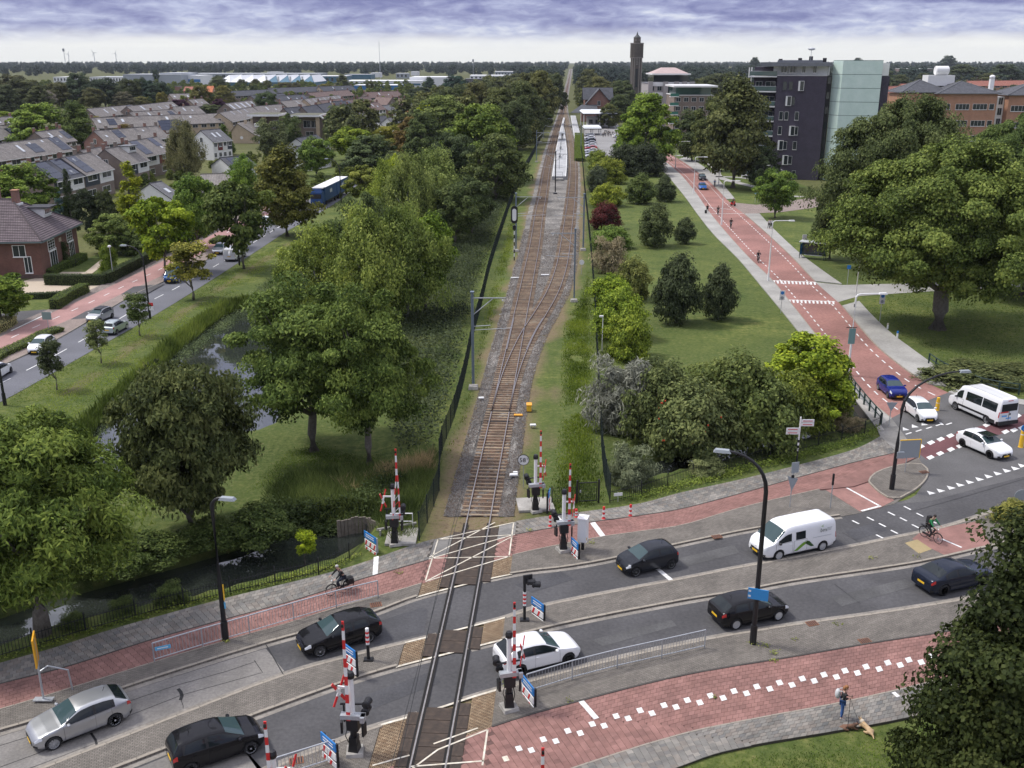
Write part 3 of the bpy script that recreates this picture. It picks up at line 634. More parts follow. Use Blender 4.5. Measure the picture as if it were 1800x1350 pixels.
band('sidewalk',[p for p in gRL if p.y<P(0,262).y],line(SLl),PALE,.10,zlow=-.05)
kerb([p for p in gRL if p.y<190],.12,step=1.2,z1=.112)
def sub(pl,y0,y1):return [p for p in pl if P(0,y0).y>=p.y>=P(0,y1).y]
band('sidewalk',line([(1207,275),(1235,292),(1262,315),(1292,350)]),sub(gRR,280,352),PALE,.10,zlow=-.05)
band('sidewalk',line([(1335,376),(1362,405),(1405,445),(1447,477),(1480,500)]),sub(gRR,376,496),PALE,.10,zlow=-.05)
band('sidewalk',line([(1510,530),(1535,557),(1567,587),(1600,612),(1633,636),(1665,660),(1700,684)]),sub(gRR,531,688),PALE,.10,zlow=-.05)
kerb(sub(gRR,531,688),.12,step=1.2,z1=.112);kerb(sub(gRR,376,496),.12,step=1.2,z1=.112)
poly('side_street',[(1280,355),(1330,360),(1410,350),(1480,338),(1490,352),(1425,366),(1372,373),(1308,376)],KLINK2,.004)
poly('side_street',[(1433,496),(1480,501),(1600,498),(1800,490),(1950,485),(1950,497),(1800,503),(1620,513),(1512,520),(1473,531)],PALE,.004)
for l,w in (([(1190,274),(1225,271),(1262,275),(1300,277)],2.6),([(1228,281),(1256,292),(1262,310),(1300,322),(1345,332)],2.4),([(1250,310),(1300,312),(1345,318)],2.2),([(1395,345),(1412,346)],2)):
 ribbon('footpath',spline(px(l),5),w,PALE,.012,px_=False)
band('sidewalk',line([(1693,682),(1735,692),(1800,704),(1950,722)]),line([(1667,690),(1700,700),(1800,713),(1950,736)]),PALE,.10,zlow=-.05)
STN=poly('car_park',[(1028,280),(1026,225),(1050,200),(1080,208),(1096,236),(1110,260),(1112,282)],mat('car_park_asphalt',(.20,.195,.19),(.27,.265,.26),.9,2,big=(.1,.85,1.1)),.003)
# left road with cycle path
LEFT=band('left_road',gLU,gLL,mat('blue_grey_asphalt',(.105,.108,.125),(.145,.148,.165),.88,6,bump=.2,bscale=50,big=(.2,.85,1.1)),.0)
_l=resample(gLL,_n);_r=resample(gLU,_n)
dashes([a.lerp(b,.5) for a,b in zip(_l,_r)],2.5,2.5,.13,LEFT)
cyl_=line([(-150,690),(0,617),(34,600),(124,562),(216,517),(290,483),(360,443),(440,397),(500,362)]);cyu_=line([(-150,665),(0,594),(96,549),(174,514),(300,453),(380,410),(450,372),(500,345)])
band('verge_paving',cyl_,[p for p in gLU if p.y<P(0,350).y],KLINK2,.10,zlow=-.05)
CYL=band('cycle_path',cyu_,cyl_,mat('pink_asphalt',(.30,.165,.15),(.38,.22,.20),.9,7,big=(.3,.85,1.1)),.10,zlow=-.05)
_a=resample(cyu_,90);_b=resample(cyl_,90)
dashes([a.lerp(b,.5) for a,b in zip(_b,_a)],1.5,2.6,.12,CYL,z=.107)
band('sidewalk',line([(-150,650),(0,582),(96,540),(154,513),(200,491),(300,441),(380,399),(450,362),(500,336)]),cyu_,brickmat('brown_clinker',(.26,.215,.19),(.21,.175,.155),(.12,.10,.09),.2,.1,.01),.10,zlow=-.05)
kerb([p for p in gLU if p.y<200],.12,step=1.5,z1=.115)
for l in ([(216,517),(245,503),(292,495),(300,482),(262,498)],):
 poly('asphalt_ramp',[(212,519),(235,505),(290,500),(258,518)],ASPH,.106);poly('asphalt_ramp',[(124,563),(152,548),(200,540),(165,560)],ASPH,.106)
poly('gravel_drive',[(32,496),(75,486),(110,478),(150,478),(178,456),(186,462),(150,490),(190,500),(160,515),(50,520),(30,512)],mat('gravel',(.38,.31,.23),(.52,.44,.34),.95,12,bump=.6,bscale=50),.006)
poly('asphalt_court',[(-150,600),(-40,560),(20,548),(80,544),(88,551),(28,580),(-60,615)],ASPH,.004)
ribbon('court_edge',[(20,583),(90,550)],.2,WHITE,.112)
STEEL=mat('rail_steel',(.34,.31,.28),(.5,.47,.44),.33,4,metal=.85);RUST=mat('rail_rust',(.13,.06,.03),(.20,.095,.045),.9,6)
BAL_G=mat('grey_ballast',(.06,.055,.05),(.32,.30,.27),.95,2.6,bump=1.0,bscale=10,big=(.22,.55,1.2),detail=12)
BAL_B=mat('rusty_ballast',(.036,.021,.014),(.17,.098,.06),.95,2.6,bump=1.0,bscale=10,big=(.3,.6,1.2),detail=12)
TIMB=tilemat('sleeper_concrete',[(.30,.225,.15),(.21,.145,.095),(.34,.265,.18),(.16,.11,.075),(.25,.18,.12)],grime=.6)
TIMB2=tilemat('sleeper_timber',[(.19,.125,.075),(.14,.09,.055),(.24,.165,.105),(.115,.075,.05)],grime=.5)
def along(tf,y0,y1,st):
 return [Vector((tf(y),y,0)) for y in np.arange(y0,y1+1e-6,st)]
FARY=[300,330,370,420,480,560,640,700,760,900,1200,1700,2400,3400]
def tpts(tf,y0,y1):
 ys=[y for y in np.arange(y0,min(y1,300),1.5)]+[y for y in FARY if y<=y1 and y>=y0]
 return [Vector((tf(y),y,0)) for y in ys]
def ballast(name,L_,Rr,z,m,edge=.45):
 L_=[p for a,b in zip(L_,L_[1:]) for p in ((a,a.lerp(b,.5)) if a.y<300 else (a,))]+[L_[-1]];Rr=[p for a,b in zip(Rr,Rr[1:]) for p in ((a,a.lerp(b,.5)) if a.y<300 else (a,))]+[Rr[-1]];k=12;vs=[];fs=[]
 for i,(a,b) in enumerate(zip(L_,Rr)):
  t=(b-a).normalized()
  for j in range(k+1):
   f=j/k;p=a.lerp(b,f);h=z+rng.normal(0,.02)
   if j in (0,k):h=-.06;p=p+t*(-edge if j==0 else edge)
   vs.append((p.x+rng.normal(0,.03),p.y,h))
 for i in range(len(L_)-1):
  for j in range(k):q=i*(k+1)+j;fs.append((q,q+1,q+k+2,q+k+1))
 mb=MB();mb.mesh(vs,fs);o=mb.build(name,m,smooth=True);return stuff(o)
yx=P(0,912).y
t1=tpts(tx,yx+.3,3400);t2=tpts(tx2,79,700)
def both(y,s):
 return max(tx(y),tx2(y) if 79<=y<=700 else -1e9) if s>0 else tx(y)
ys_=[p.y for p in t1]
def bedlines(w):return [Vector((tx(y)-w-max(0,(y-600)/700),y,0)) for y in ys_],[Vector((both(y,1)+w+max(0,(y-600)/700),y,0)) for y in ys_]
lb,rb=bedlines(1.95)
lb=[p+Vector((-.35*min(1,max(0,(p.y-66)/40)),0,0)) for p in lb]
ballast('ballast',lb,rb,.02,BAL_G)
def trackbed(t,w,z):
 a=[p+Vector((-w,0,0)) for p in t];b=[p+Vector((w,0,0)) for p in t];return ballast('ballast',a,b,z,BAL_B,.12)
trackbed(t1,1.42,.045);trackbed([p for p in t2 if p.y>100],1.42,.046)
STONE=tilemat('ballast_stone',[(.10,.09,.08),(.20,.185,.17),(.29,.275,.255),(.15,.105,.075),(.24,.215,.185)],grime=.4)
def stones(n,y0,y1,smin,smax):
 g=np.random.default_rng(5);y=y0+(y1-y0)*g.random(n)**1.6;lo=np.array([tx(q) for q in y])-2.35;hi=np.array([both(q,1) for q in y])+2.25;x=lo+(hi-lo)*g.random(n);s=g.uniform(smin,smax,n)*(1+.6*(y-y0)/(y1-y0))
 b=np.array([(1,0,-.3),(-.5,.87,-.3),(-.5,-.87,-.3),(.1,.05,.75)]);a=g.uniform(0,6.28,n);ca,sa=np.cos(a),np.sin(a)
 v=np.zeros((n,4,3));j=b[None]*g.uniform(.6,1.3,(n,4,3));v[:,:,0]=x[:,None]+s[:,None]*(j[:,:,0]*ca[:,None]-j[:,:,1]*sa[:,None]);v[:,:,1]=y[:,None]+s[:,None]*(j[:,:,0]*sa[:,None]+j[:,:,1]*ca[:,None]);v[:,:,2]=.035+s[:,None]*j[:,:,2]*.8
 t=np.array([(0,1,3),(1,2,3),(2,0,3)])[None]+(np.arange(n)*4)[:,None,None];me=bpy.data.meshes.new('ballast_stones');me.from_pydata(v.reshape(-1,3).tolist(),[],t.reshape(-1,3).tolist());at=me.attributes.new('tint','FLOAT','FACE');at.data.foreach_set('value',np.repeat(g.random(n),3).astype(np.float32));me.materials.append(STONE);stuff(put('ballast_stones',me))
stones(60000,yx+.4,175,.035,.075)
RTOP=.20;
def railprof(mb,pts,z0,z1):
 n=len(pts)
 for s in (0,):
  rings=[]
  for i,p in enumerate(pts):
   t=(pts[min(i+1,n-1)]-pts[max(i-1,0)]).normalized();nn=Vector((t.y,-t.x,0))
   rings.append([p+nn*x+Vector((0,0,z)) for x,z in ((-.075,z0),(-.03,z0+.03),(-.03,z1-.04),(-.036,z1-.03),(-.036,z1),(.036,z1),(.036,z1-.03),(.03,z1-.04),(.03,z0+.03),(.075,z0))])
  for a,b in zip(rings,rings[1:]):
   for k in range(9):mb.face([a[k],a[k+1],b[k+1],b[k]],0 if k==4 else 1)
def sideline(t,d):
 n=len(t);out=[]
 for i,p in enumerate(t):
  u=(t[min(i+1,n-1)]-t[max(i-1,0)]).normalized();out.append(p+Vector((u.y,-u.x,0))*d)
 return out
def zr(y):
 k=min(1,max(0,(y-(yx-1))/6));return -.06+.12*k*k*(3-2*k)
def lift(pts):return [Vector((p.x,p.y,zr(p.y))) for p in pts]
def railway(name,label,tfull,sl_t,y_sl0,y_sl1,sl_len=2.6,rails=((-.75,None),(.75,None)),wide=None,timb=TIMB,step=.62):
 root=thing(name,label,'railway track',(tfull[0].x,tfull[0].y,0))
 loc=root.location.copy()
 for d,_ in rails:
  mb=MB();pts=lift(sideline(tfull,d));railprof(mb,[p-loc for p in pts],.0,.15);mb.build('rail',[STEEL,RUST],root)
 smb=MB();smb.box((0,0,0),(1,1,1),top=.96,topy=.78);me=smb.data('sleeper',timb)
 pl=resample(sl_t,int(plen(sl_t)/step));n=0;mbf=MB();tint=[]
 for i,p in enumerate(pl[:-1]):
  t=pl[i+1]-p;yaw=math.atan2(t.y,t.x)-math.pi/2
  lft,rgt=(wide(p.y) if wide else (0,0));ln=sl_len+lft+rgt;cx=(rgt-lft)/2
  if n<290:
   o=put('sleeper',me,root,p-loc+Vector((cx,0,.025+zr(p.y)*.3+.012)),yaw+rng.normal(0,.004));o.scale=(ln,.25,.10);n+=1
  else:mbf.box(p-loc+Vector((cx,0,.055)),(ln,.25,.10),yaw);tint.append(float(rng.random()))
 if mbf.f:stuff(mbf.build('sleepers',timb,root))
 return root
mainfull=[Vector((tx(y),y,0)) for y in list(np.arange(24,300,1.5))+FARY]
def wide1(y):return (0,min(2.0,max(0,tx2(y)-tx(y)))) if 79<=y<112 else (0,0)
MAIN=railway('railway_track','main rusty railway track running straight from the crossing to the horizon',mainfull,tpts(tx,yx+.5,690),0,0,wide=wide1)
SIDE=railway('railway_track','second track curving off to the right of the main one at the switch',tpts(tx2,79,700),tpts(tx2,112,690),0,0)
# switch details: check rails, point machine boxes, dark tie plates
mb=MB()
for d0,tf,y0,y1 in ((-.66,tx2,98,112),(.66,tx,98,112)):
 p=[Vector((tf(y)+(1.5*0)+(-d0),y,zr(y))) for y in np.arange(y0,y1,1.0)];railprof(mb,[q-MAIN.location for q in p],0,.15)
mb.build('check_rail',[STEEL,RUST],MAIN)
# iron rods across the rails at the blades
mb=MB()
for y in (76.8,79.3):mb.box((tx(y)-MAIN.location.x,y-MAIN.location.y,.12),(1.9,.12,.06))
mb.build('switch_rod',mat('dark_iron',(.025,.025,.027),rough=.6),MAIN)
YEL=mat('signal_yellow',(.85,.50,.03),rough=.5);YEL2=mat('orange_yellow',(.80,.36,.03),rough=.5)
BLK=mat('black_metal',(.012,.012,.014),rough=.45);DGRN=mat('dark_green_metal',(.012,.035,.03),rough=.55);GALV=mat('galvanised_steel',(.42,.44,.46),(.52,.54,.56),.45,8,metal=.5)
WPL=mat('white_plastic',(.78,.78,.77),rough=.5);RED=mat('signal_red',(.62,.03,.03),rough=.5);BLUEP=mat('sign_blue',(.02,.19,.52),rough=.45);GREYP=mat('grey_paint',(.32,.34,.35),rough=.55)
GREYB=mat('blue_grey_steel',(.20,.25,.31),(.27,.32,.38),.55,3,metal=.3);REFL=mat('light_lens',(.85,.86,.84),rough=.25)
def small(name,label,cat,x,y,build,z=0,group=None,rz=0,mats=None,zz=0):
 """a thing of several parts: build(list of (part, MB, material)) """
 p=P(x,y,z);t=thing(name,label,cat,(p.x,p.y,zz if zz else 0),rz,group)
 for nm,mb,m in build:mb.build(nm,m,t)
 return t
def M_(*ops):
 m=MB()
 for o in ops:getattr(m,o[0])(*o[1:])
 return m
small('point_machine','yellow switch box standing beside the track at the points','switch box',930,722,[('housing',M_(('box',(0,0,.30),(.42,.7,.55),0,0,.9)),YEL),('lid',M_(('box',(0,0,.60),(.46,.74,.06))),YEL2),('foot',M_(('box',(0,0,.03),(.5,.8,.06))),BLK)])
small('switch_lid','flat orange yellow cover lying at the end of the sleepers','switch cover',911,732,[('cover',M_(('box',(0,0,.14),(.75,.34,.08),0,0,.92)),YEL2),('foot',M_(('box',(0,0,.05),(.6,.3,.1))),BLK)])
for i,(x,y,l) in enumerate(((903,840,'pair of white cable boxes beside the rails left of the round distance sign'),(846,704,'small white track box on the grey stones left of the points'),(937,752,'white lid on the stones below the yellow switch box'))):
 small('cable_box',l,'cable box',x,y,[('lid',M_(('box',(0,0,.26),(.62 if i==0 else.5,.3,.1),.1,0,.9)),WPL),('stand',M_(('box',(-.15,0,.11),(.08,.1,.22)),('box',(.15,0,.11),(.08,.1,.22))),GALV)]+([('second_lid',M_(('box',(.12,.55,.2),(.34,.24,.1),.1,0,.9)),WPL),('cable',M_(('tube',[(0,-.1,.12),(-.2,-.4,.04),(-.6,-.45,.04)],.03,5)),BLK)] if i==0 else []),group='white boxes along the track')
for x,y in ((905,489),(1002,492),(914,491),(1030,493)):pass
for i,(x,y,l) in enumerate(((905,490,'white rail contact box left of the main track far up'),(958,485,'white rail contact plate lying between the two tracks'))):
 small('rail_contact',l,'rail box',x,y,[('plate',M_(('box',(0,0,.16),(1.1,.35,.1))),WPL),('bracket',M_(('box',(.3,0,.08),(.1,.3,.12)),('box',(-.3,0,.08),(.1,.3,.12))),GALV)])
PLAT=mat('platform_slab',(.34,.345,.35),(.44,.445,.45),.85,3,big=(.2,.85,1.1))
def platform():
 ys=list(np.arange(P(0,316).y,520,12));root=thing('island_platform','pale island platform between the two tracks, narrowing towards the camera','platform',(tx(ys[0])+3,ys[0],0));loc=root.location.copy()
 a=[Vector((tx(y)+1.75,y,0))-loc for y in ys];b=[Vector((max(tx2(y)-1.75,tx(y)+2.5),y,0))-loc for y in ys]
 mb=MB()
 for i in range(len(ys)-1):mb.face([at_z(a[i],.85),at_z(b[i],.85),at_z(b[i+1],.85),at_z(a[i+1],.85)][::1])
 for i in range(len(ys)-1):
  mb.face([at_z(a[i],0),at_z(a[i],.85),at_z(a[i+1],.85),at_z(a[i+1],0)]);mb.face([at_z(b[i],0),at_z(b[i+1],0),at_z(b[i+1],.85),at_z(b[i],.85)])
 mb.face([at_z(a[0],0),at_z(b[0],0),at_z(b[0],.85),at_z(a[0],.85)]);mb.build('deck',PLAT,root)
 for e,s in ((a,.18),(b,-.18)):
  m2=MB()
  for i in range(len(ys)-1):m2.face([at_z(e[i]+Vector((min(s,0),0,0)),.856),at_z(e[i]+Vector((max(s,0),0,0)),.856),at_z(e[i+1]+Vector((max(s,0),0,0)),.856),at_z(e[i+1]+Vector((min(s,0),0,0)),.856)])
  m2.build('edge_line',WHITE,root)
 m3=MB();m3.box(((a[0].x+b[0].x)/2,-1.6,.25),(2.0,3.2,.5),0,0,.9);m3.build('ramp',SLAB,root)
 rail=MB();c=(a[0]+b[0])/2
 for dx in (-.9,.9):rail.tube([(c.x+dx,-.2,.85),(c.x+dx,-.2,1.9)],.04,5)
 rail.tube([(c.x-.9,-.2,1.9),(c.x+.9,-.2,1.9)],.04,5);rail.tube([(c.x-.9,-.2,1.4),(c.x+.9,-.2,1.4)],.03,5);rail.build('end_railing',GREYP,root)
 return ys
pys=platform()
for i,(y,l) in enumerate(((300,'dark bench on the near end of the island platform'),(330,'second dark bench along the island platform'))):
 t=thing('platform_bench',l,'bench',(tx(y)+3.2,y,.86));M_(('box',(0,0,.42),(.5,3,.08))).build('seat',BLK,t);M_(('box',(.2,0,.75),(.06,3,.4))).build('backrest',BLK,t)
 for k in (-1.2,1.2):M_(('box',(0,k,.2),(.4,.08,.4))).build('leg',GALV,t)
for i,(y,l) in enumerate(((268,'slim lamp column first along the island platform'),(305,'slim lamp column second along the island platform'),(345,'slim lamp column third along the island platform'),(395,'slim lamp column farthest along the island platform'))):
 t=thing('platform_lamp',l,'lamp post',(tx(y)+3.4,y,.86),group='lamps along the island platform');M_(('tube',[(0,0,0),(0,0,4.2)],.07,6)).build('pole',GREYP,t);M_(('box',(0,0,4.25),(.9,.25,.12))).build('lamp_head',WPL,t)
t=thing('platform_shelter','glazed waiting shelter halfway along the island platform','shelter',(tx(372)+3.1,372,.86))
M_(('box',(0,0,2.4),(2.2,8,.15))).build('roof',GREYP,t)
for k in (-3.6,0,3.6):M_(('box',(0,k,1.2),(.1,.1,2.4))).build('post',BLK,t)
M_(('box',(.3,0,1.2),(.05,7,1.9))).build('glass_wall',glassmat('shelter_glass',(.05,.07,.07)),t)
sp=thing('side_platform','narrow pale side platform with edge line beside the second track near the station','platform',(tx2(430)+3.2,430,0))
M_(('box',(0,0,.42),(2.6,210,.84),-.047)).build('deck',PLAT,sp);M_(('box',(-1.2,0,.855),(.16,210,.03),-.047)).build('edge_line',WHITE,sp)
# overhead line
def mast(label,x,y,topy,arm,n=1.0,both_=False,dark=False,grp='overhead line masts along the track',tube=.14):
 b=P(x,y);h=HT(b.y,topy);t=thing('catenary_mast',label,'catenary mast',b,0,grp);m=BLK if dark else GREYB
 M_(('box',(0,0,.15),(.9,.9,.3),0,0,.85)).build('foundation',CONC if not dark else BLK,t)
 w=tube;mb=MB()
 mb.box((-w*.75,0,h/2+.3),(.03,w*1.6,h-.3));mb.box((w*.75,0,h/2+.3),(.03,w*1.6,h-.3));mb.box((0,0,h/2+.3),(w*1.5,.03,h-.3));mb.build('post',m,t)
 M_(('box',(0,0,h+.2),(w*2.4,w*2.4,.12))).build('cap',m,t)
 for s in ((1,-1) if both_ else (1 if arm>0 else -1,)):
  L_=abs(arm);top=h-.35
  mb=MB();mb.box((s*L_/2,0,top),(L_,.09,.09));mb.tube([(s*.1,0,top-1.5),(s*1.9,0,top)],.045,5);mb.build('cantilever',GALV,t)
  mb=MB();mb.tube([(s*.1,.05,top-2.6),(s*1.6,.05,top-2.5)],.035,5);mb.tube([(s*.1,.05,top-2.95),(s*(L_+.5),.05,top-2.75)],.03,5);mb.build('steady_arm',GALV,t)
  mb=MB();mb.lathe([(.05,0),(.09,.05),(.05,.1),(.09,.15),(.05,.2)],8,'z',(s*(L_-.3),0,top-.3));mb.build('insulator',WPL,t)
 return t
mast('nearest blue grey mast on a concrete block left of the switch',832,683,517,3.0)
mast('blue grey mast left of the track beside the black signal',907,442,342,4.0)
mast('blue grey mast by the right fence opposite the signal',1025,440,343,-4.2)
mast('slim blue mast right of the curving track beside the round white sign',1009,530,405,-3.0,tube=.1)
mast('dark mast standing on the stones in front of the island platform',976,341,268,2.6,both_=True,dark=True)
mast('small grey mast by the left fence level with the platform ramp',943,285,231,4.0,tube=.12)
mast('small grey mast by the left fence halfway along the platform',955,243,207,4.0,tube=.12)
mast('small grey mast by the left fence near the far platform end',964,219,190,4.0,tube=.12)
mast('small grey mast by the left fence where the two tracks join',975,197,171,5.0,tube=.12)
mast('slim grey mast by the strip of hedge beside the station yard',1021,268,218,-4.0,tube=.1)
WIRE=mat('copper_wire',(.02,.022,.022),rough=.5)
for nm,tf,y0,y1 in (('over the main track',tx,22,600),('over the second track',tx2,100,600)):
 t=thing('overhead_wire','thin contact and carrier wires with droppers '+nm,'overhead wire',(tf(y0),y0,0));ys=list(np.arange(y0,300,6))+list(range(300,y1,30))
 span=lambda y:.9*(((y-20)%62)/31-1)**2
 o=t.location
 M_(('tube',[Vector((tf(y)+.2*math.sin(y/10),y,5.5))-o for y in ys],.012,4)).build('contact_wire',WIRE,t)
 M_(('tube',[Vector((tf(y)+.1,y,6.1+span(y)))-o for y in ys],.010,4)).build('carrier_wire',WIRE,t)
 mb=MB()
 for y in np.arange(y0+3,220,9):mb.tube([Vector((tf(y)+.1,y,6.1+span(y)))-o,Vector((tf(y)+.2*math.sin(y/10),y,5.5))-o],.006,3)
 mb.build('dropper',WIRE,t)
t=small('railway_signal','black railway signal head with white border on a banded post left of the track','railway signal',904,458,[]);h=HT(t.location.y,362)
mb=MB()
for k in range(8):mb.box((0,0,.3+k*.55),(.16,.16,.55),0,k%2)
mb.build('post',[BLK,WPL],t)
def capsule(w,z0,z1,y,n=10):
 pts=[(w*math.cos(a),z1-w+w*math.sin(a)) for a in np.linspace(0,math.pi,n)]+[(w*math.cos(a),z0+w+w*math.sin(a)) for a in np.linspace(math.pi,2*math.pi,n)];return pts
def plateYZ(pts,y0,y1,m=0):
 mb=MB();n=len(pts);mb.mesh([(x,y0,z) for x,z in pts]+[(x,y1,z) for x,z in pts],[tuple(range(n)),tuple(range(2*n-1,n-1,-1))]+[(i,n+i,n+(i+1)%n,(i+1)%n) for i in range(n)],m);return mb
plateYZ(capsule(.50,h-2.6,h,0),0,.06).build('backboard',BLK,t);plateYZ(capsule(.30,h-2.2,h-.4,0),-.01,-.03).build('lamp_panel',WPL,t)
M_(('box',(0,.1,h-3.2),(.5,.4,.6)),('box',(0,0,4.3),(.12,.12,2.0))).build('control_box',BLK,t)
# round signs
def textmesh(body,size,parent,loc,rot,m,name='lettering',align='CENTER'):
 cu=bpy.data.curves.new(name,'FONT');cu.body=body;cu.size=size;cu.align_x=align;cu.align_y='CENTER';cu.extrude=.002;cu.resolution_u=2
 o=bpy.data.objects.new(name,cu);me=bpy.data.meshes.new_from_object(o);bpy.data.objects.remove(o)
 me.materials.clear();me.materials.append(m);q=put(name,me,parent,loc);q.rotation_euler=rot;return q
t=small('distance_sign','round white distance sign with black figures 58 on a thin post beside the track','sign',920,857,[]);h=HT(t.location.y,808)
M_(('tube',[(0,0,0),(0,0,h)],.03,6)).build('post',GALV,t);M_(('lathe',[(0,-.02),(.40,-.02),(.40,.01),(0,.01)],24,'y',(0,-.04,h))).build('disc',WPL,t);M_(('lathe',[(.37,-.028),(.41,-.028),(.41,.012),(.37,.012)],24,'y',(0,-.04,h))).build('rim',BLK,t)
textmesh('58',.46,t,(-.06,-.085,h-.02),(R(90),0,0),BLK);textmesh('0',.2,t,(.27,-.085,h+.1),(R(90),0,0),BLK)
t=small('round_sign','plain round white sign disc by the right hand fence','sign',1022,482,[]);h=HT(t.location.y,461)
M_(('tube',[(0,0,0),(0,0,h)],.03,6)).build('post',GALV,t);M_(('lathe',[(0,-.02),(.35,-.02),(.35,.01),(0,.01)],20,'y',(0,-.04,h))).build('disc',WPL,t)
t=small('garden_light','thin white light pole by the right fence near the bright green bushes','lamp post',1058,620,[]);h=HT(t.location.y,556)
M_(('tube',[(0,0,0),(0,0,h)],.045,6)).build('pole',WPL,t);M_(('box',(-.15,0,h),(.4,.2,.16))).build('lamp_head',WPL,t)
# dark mesh fences along the track
FEN=mat('fence_green_black',(.008,.018,.018),rough=.6)
pan=MB()
for k in range(26):pan.box((k/25-.5,0,.5),(.009,.008,1.0))
for k in range(7):pan.box((0,.004,.03+k*.155),(1,.008,.009))
PANM=pan.data('mesh_panel',FEN);pp=MB();pp.box((0,0,.5),(.07,.07,1));PPM=pp.data('fence_post',FEN)
def meshfence(label,pts,h,step=2.5,name='mesh_fence',cat='fence',grp=None):
 p=resample(pts,max(2,int(plen(pts)/step)+1));root=thing(name,label,cat,p[0],0,grp)
 for i,a in enumerate(p):
  o=put('fence_post',PPM,root,a-p[0]);o.scale=(1,1,h+.1)
  if i<len(p)-1:
   b=p[i+1];t=b-a;o=put('mesh_panel',PANM,root,(a+b)/2-p[0],math.atan2(t.y,t.x));o.scale=(t.length,1,h)
 return root
meshfence('dark green mesh fence left of the track, leaning near the crossing',spline(px([(737,950),(757,905),(773,858),(772,822),(778,790),(800,730),(818,660),(832,590),(848,530),(862,470),(884,400),(903,345),(922,305)]),6),1.9)
meshfence('dark mesh fence farther up on the left between trees and platform',spline(px([(918,308),(938,272),(950,245),(960,222),(972,200)]),6),2.0,4)
meshfence('long dark mesh fence right of the track up to the station hedge',spline(px([(1072,882),(1064,850),(1058,800),(1053,700),(1049,620),(1044,520),(1038,440),(1032,380),(1027,330),(1024,290),(1021,262)]),6),2.0)
meshfence('low wire fence between the mesh gate and the back right barrier',px([(970,887),(1014,885)]),1.25,1.4)
